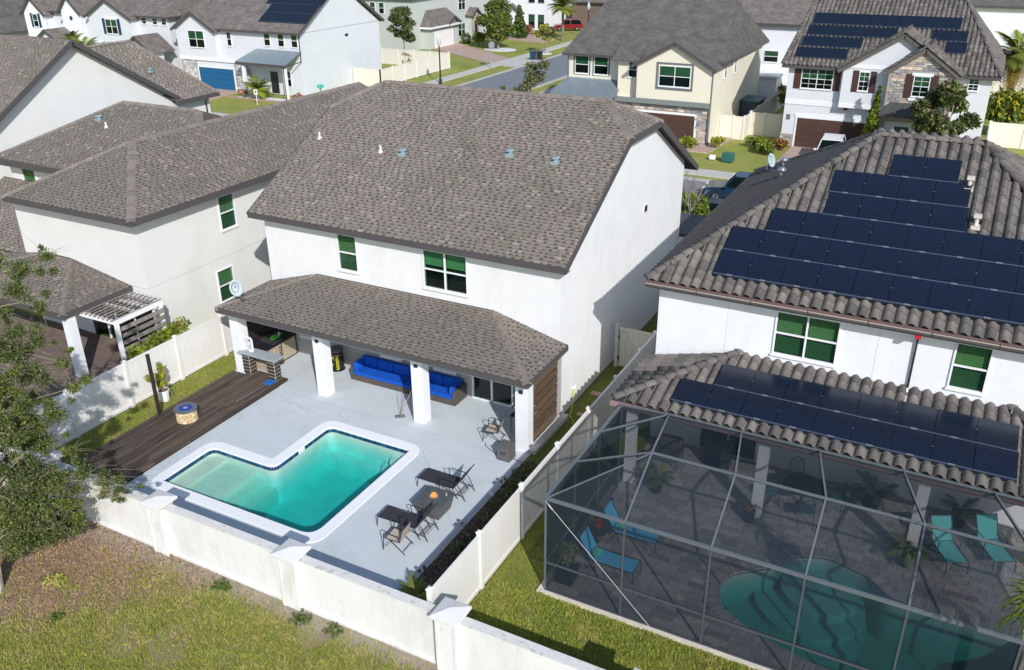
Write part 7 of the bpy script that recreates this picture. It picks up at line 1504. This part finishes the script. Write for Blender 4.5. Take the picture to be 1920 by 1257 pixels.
# palm at the lower right edge, inside and over the cage side
rp = thing('palm_tree', (27.45,-9.3,0), 'spiky drooping palm at the lower right edge in front of the screen cage', 'palm tree'); m = MB(); m.tube([(0,0,-.1),(.03,0,2.4),(0,0,4.9)], .09); add('trunk', m, bark, rp)
def strap_mesh(L, w1, mat):
    m = MB(); n_ = 8; P = [Vector((L*.8*(i/n_), 0, L*(.75*(i/n_)-.95*(i/n_)**2.2))) for i in range(n_+1)]
    for i in range(n_): a, b_ = P[i], P[i+1]; wa = w1*math.sin(math.pi*min(1,.2+i/n_*.8)); wb_ = w1*math.sin(math.pi*min(1,.2+(i+1)/n_*.8)); m.poly([a+Vector((0,-wa,0)), a+Vector((0,wa,0)), b_+Vector((0,wb_,-.0)), b_+Vector((0,-wb_,0))])
    return m.mesh('frond', mat)
sms = [strap_mesh(1.05,.022,m_) for m_ in (palm_leaf, bright_leaf, green_leaf)]
for z_, k_ in ((4.85,130),(4.5,60),(5.75,50)): palm_crown(rp, z_, sms, k_, (.6,.9))
m = MB(); m.tube([(0,0,4.8),(.02,.1,5.8)],.06); add('trunk', m, bark, rp)
# ================================================================ OAK at the left edge
random.seed(21)
oc = [(3.63,-12.5,8.6),(4.2,-12.1,8.9),(3.6,-12.8,8.1),(3.2,-12.9,8.9),(4.3,-12.7,7.7),(3.3,-13.0,7.5),(3.55,-13.0,7.0),(3.1,-12.9,6.3),(3.69,-12.6,6.6),(4.0,-12.3,5.9),(3.96,-13.5,6.2),(3.54,-12.6,5.4),(3.0,-12.8,5.4),(4.11,-12.2,5.1),(3.72,-13.5,5.1),(3.74,-12.7,4.4),(3.1,-13.2,4.4),(3.65,-14.0,4.2),(3.26,-13.0,3.5),(3.69,-12.5,3.1),(3.2,-13.8,3.0),(3.6,-13.2,2.6),(4.0,-12.5,2.45),(4.5,-12.3,2.2),(3.4,-14.2,2.1),(3.71,-13.6,1.9),(4.2,-13.0,1.8),(3.54,-14.7,1.3),(3.8,-14.1,1.2),(4.2,-13.7,1.45),(2.3,-13.4,3.8),(1.9,-13.2,5.0),(2.2,-13.0,6.4),(1.4,-13.4,4.2),(1.6,-13.2,7.4),(2.5,-13.2,2.5),(1.5,-13.4,2.2),(2.4,-14.0,7.8),(2.9,-14.6,6.6),(1.5,-14.6,6.0),(2.4,-14.7,5.0),(3.1,-15.1,3.6)]
oc += [(random.uniform(1.2,3.6), random.uniform(-14.8,-12.6), random.uniform(1.4,7.2)) for _ in range(40)]
oc += [(3.5+random.uniform(-.5,.5), -13.6+random.uniform(-.9,.7), random.uniform(.9,2.8)) for _ in range(26)]
tk = thing('oak_tree', (3.2,-15.3,0), 'spreading oak with small leaves and thin twigs at the left edge before the wall', 'tree', world=True)
m = MB(); m.tube([(3.2,-15.3,-.1),(3.15,-15.1,1.0),(2.9,-14.6,2.6),(2.6,-14.1,4.4)], .2, 9, 0, .12); m.tube([(2.6,-14.1,4.4),(2.7,-13.6,6.0),(2.9,-13.2,7.6)], .11, 7, 0, .05)
add('trunk', m, M('bark_pale', (.50,.46,.40), .95, .35, 5, .9, 25), tk)
m = MB(); hubs = [Vector((2.9,-14.6,2.6)), Vector((2.6,-14.1,4.4)), Vector((2.75,-13.5,6.2)), Vector((2.9,-13.2,7.6)), Vector((3.15,-15.1,1.2))]
for c in oc:
    t_ = Vector(c); b_ = min(hubs, key=lambda h: (h-t_).length+max(0,h.z-t_.z)*.8); mid = b_.lerp(t_,.55)+Vector((random.uniform(-.2,.2),random.uniform(-.2,.2),.15)); m.tube([b_,mid,t_],.024,5,0,.008)
    for _ in range(10):
        d = Vector((random.gauss(.25,1),random.gauss(.25,1),random.gauss(-.05,.7))).normalized(); e = t_+d*random.uniform(.4,.95); m.tube([t_, t_.lerp(e,.5)+Vector((0,0,.05)), e], .006, 3, 0, .002, cap=False)
for k in range(26):                                                # bare twigs reaching right over the wall
    s_ = Vector((4.3,-12.5,2.2+random.uniform(-.5,.4))); e = s_+Vector((random.uniform(.4,1.3),random.uniform(.2,1.0),random.uniform(-.5,.15))); m.tube([s_, s_.lerp(e,.5)+Vector((0,0,.12)), e], .009, 4, 0, .003, cap=False)
add('branches', m, M('twig_olive', (.24,.22,.14), .9), tk)
cents = [(x,y,z,((random.uniform(.36,.50) if x < 4.1 else random.uniform(.22,.32)) if z < 3.1 else random.uniform(.34,.50) if x < 3.3 else random.uniform(.26,.42) if x < 3.8 else random.uniform(.16,.28)),.75) for x,y,z in oc]+[(x+random.uniform(-.6,.4),y+random.uniform(-.4,.4),z+random.uniform(-.5,.5),random.uniform(.12,.24),.9) for x,y,z in oc for _ in range(2)]+[(4.3+random.random()*1.0,-12.4+random.random()*.8,2.0+random.uniform(-.4,.3),.14) for _ in range(16)]
crown('crown', tk, cents, 4600, .041, [oak_leaf, green_leaf, oak_leaf2, bright_leaf], .1, weights=[.50,.25,.18,.07], aspect=1.8)
# ================================================================ GRASS, LITTER
def grass(name, x0, x1, y0, y1, dens, h, mats, weights, z=0, mask=None, wdt=.008, patch=1.0):
    k = int((x1-x0)*(y1-y0)*dens); P = np.stack([rng.uniform(x0,x1,k), rng.uniform(y0,y1,k)],1)
    nzv = np.sin(P[:,0]*2.1*patch+1)*np.cos(P[:,1]*2.7*patch)+.6*np.sin(P[:,0]*5.3*patch+P[:,1]*4.1*patch)+.5*np.sin(P[:,0]*.9-P[:,1]*1.3+2)
    keep = rng.random(k) < (mask(P, nzv) if mask else np.ones(k)); P = P[keep]; nzv = nzv[keep]; k = len(P)
    a = rng.uniform(0,6.28,k); hh = h*(.5+rng.random(k)*.8); ln = rng.normal(0,.6,k)*hh; ln2 = rng.normal(0,.6,k)*hh
    b0 = np.stack([P[:,0]-np.cos(a)*wdt, P[:,1]-np.sin(a)*wdt, np.full(k,z)],1); b1 = np.stack([P[:,0]+np.cos(a)*wdt, P[:,1]+np.sin(a)*wdt, np.full(k,z)],1); tp_ = np.stack([P[:,0]+ln, P[:,1]+ln2, z+hh],1)
    V = np.stack([b0,b1,tp_],1).reshape(-1,3); F = np.arange(3*k).reshape(-1,3); cum = np.cumsum(weights); mi = np.clip(np.searchsorted(cum, np.clip(rng.random(k)*.75+.125+nzv*.12,0,.999)),0,len(mats)-1)
    return link(name, np_mesh(name, V, F, mats, mi), None, 'stuff')
def lotmask(P, nz_):
    side = 14.15-(P[:,0]*.74-P[:,1]*.66)+nz_*.7                        # >0 is bare litter ground
    m_ = 1/(1+np.exp(side*2.3)); foot = 1/(1+np.exp((P[:,1]+12.45+nz_*.12)*9)); return np.clip(m_*foot*(.72+.26*nz_)*(1-.75*(np.sin(P[:,0]*.85+.6)*np.sin(P[:,1]*1.25+1.1)+.25*np.sin(P[:,0]*3.1+P[:,1]*2.3) > .72))+.025,0,1)
grass('rough_grass', 1.5, 19, -19.5, -11.95, 2300, .095, [blade_a, blade_c, blade_b], [.40,.32,.28], 0, lotmask, .013)
grass('lawn_grass', 15.05, 26, -11.62, -8.50, 2300, .085, [blade_a, blade_c, blade_b], [.52,.33,.15], -.03, lambda P, n_: np.clip(.75+.3*n_-.7*(P[:,0]<15.6)*(P[:,1]<-10.2),0,1), .014)
grass('lawn_grass', 15.05, 16.45, -8.6, 1.0, 1300, .06, [blade_a, blade_c], [.7,.3], -.03)
grass('lawn_grass', -1.6, -.28, -11.6, 1.0, 1300, .07, [blade_a, blade_c, blade_b], [.45,.35,.2], -.03)
grass('lawn_grass', 13.3, 14.9, -3.2, 9.5, 1000, .06, [blade_a, blade_c], [.8,.2], -.03)
k = 34000; P = np.stack([rng.uniform(1.5,12,k), rng.uniform(-19.5,-11.98,k), rng.uniform(0,.03,k)],1); side = 14.4-(P[:,0]*.74-P[:,1]*.66)+rng.normal(0,.6,k); P = P[side > 0]
V, F = leaf_cards(P, size=.026, aspect=3.2); link('leaf_litter', np_mesh('leaf_litter', V, F, [litter_m, litter_m2, M('litter_dark',(.15,.105,.08),.95)], np.clip((rng.random(len(F))*3.2).astype(int),0,2)), None, 'stuff')
for x, y, s_, mt, lab in ((8.6,-12.35,.28,[green_leaf],'small green weed tuft against the wall foot, left of the middle pillar'),(11.35,-12.3,.3,[green_leaf,olive_leaf],'weeds growing at the foot of the middle pillar'),(5.6,-15.2,.2,[green_leaf],'small green weed in the bare brown soil'),(12.4,-12.25,.25,[olive_leaf,green_leaf],'scraggly weeds under the wall right of the middle pillar'),(4.3,-14.3,.35,[blade_b,blade_c],'dry yellow grass tuft near the oak trunk')):
    t = thing('weed', (x,y,0), lab, 'weed'); crown('foliage', t, [(0,0,.06,s_,.4),(s_*.6,.05,.05,s_*.6,.4)], 1500, .06, mt, .1, aspect=2.2)

k = 420; P = np.stack([2.4+np.abs(rng.normal(0,1.6,k)), -10.2+rng.random(k)**.6*7, np.full(k,.006)],1); P = P[(P[:,0] < 12.9) & ~((P[:,0] > 2.7) & (P[:,0] < 9.9) & (P[:,1] > -9.9) & (P[:,1] < -3.7))]
V, F = leaf_cards(P, size=.035, aspect=1.8); V[:,2] = .006+rng.random(len(V))*.02; link('fallen_leaves', np_mesh('fallen_leaves', V, F, [litter_m, olive_leaf], (rng.random(len(F)) < .4).astype(int)), None, 'stuff')
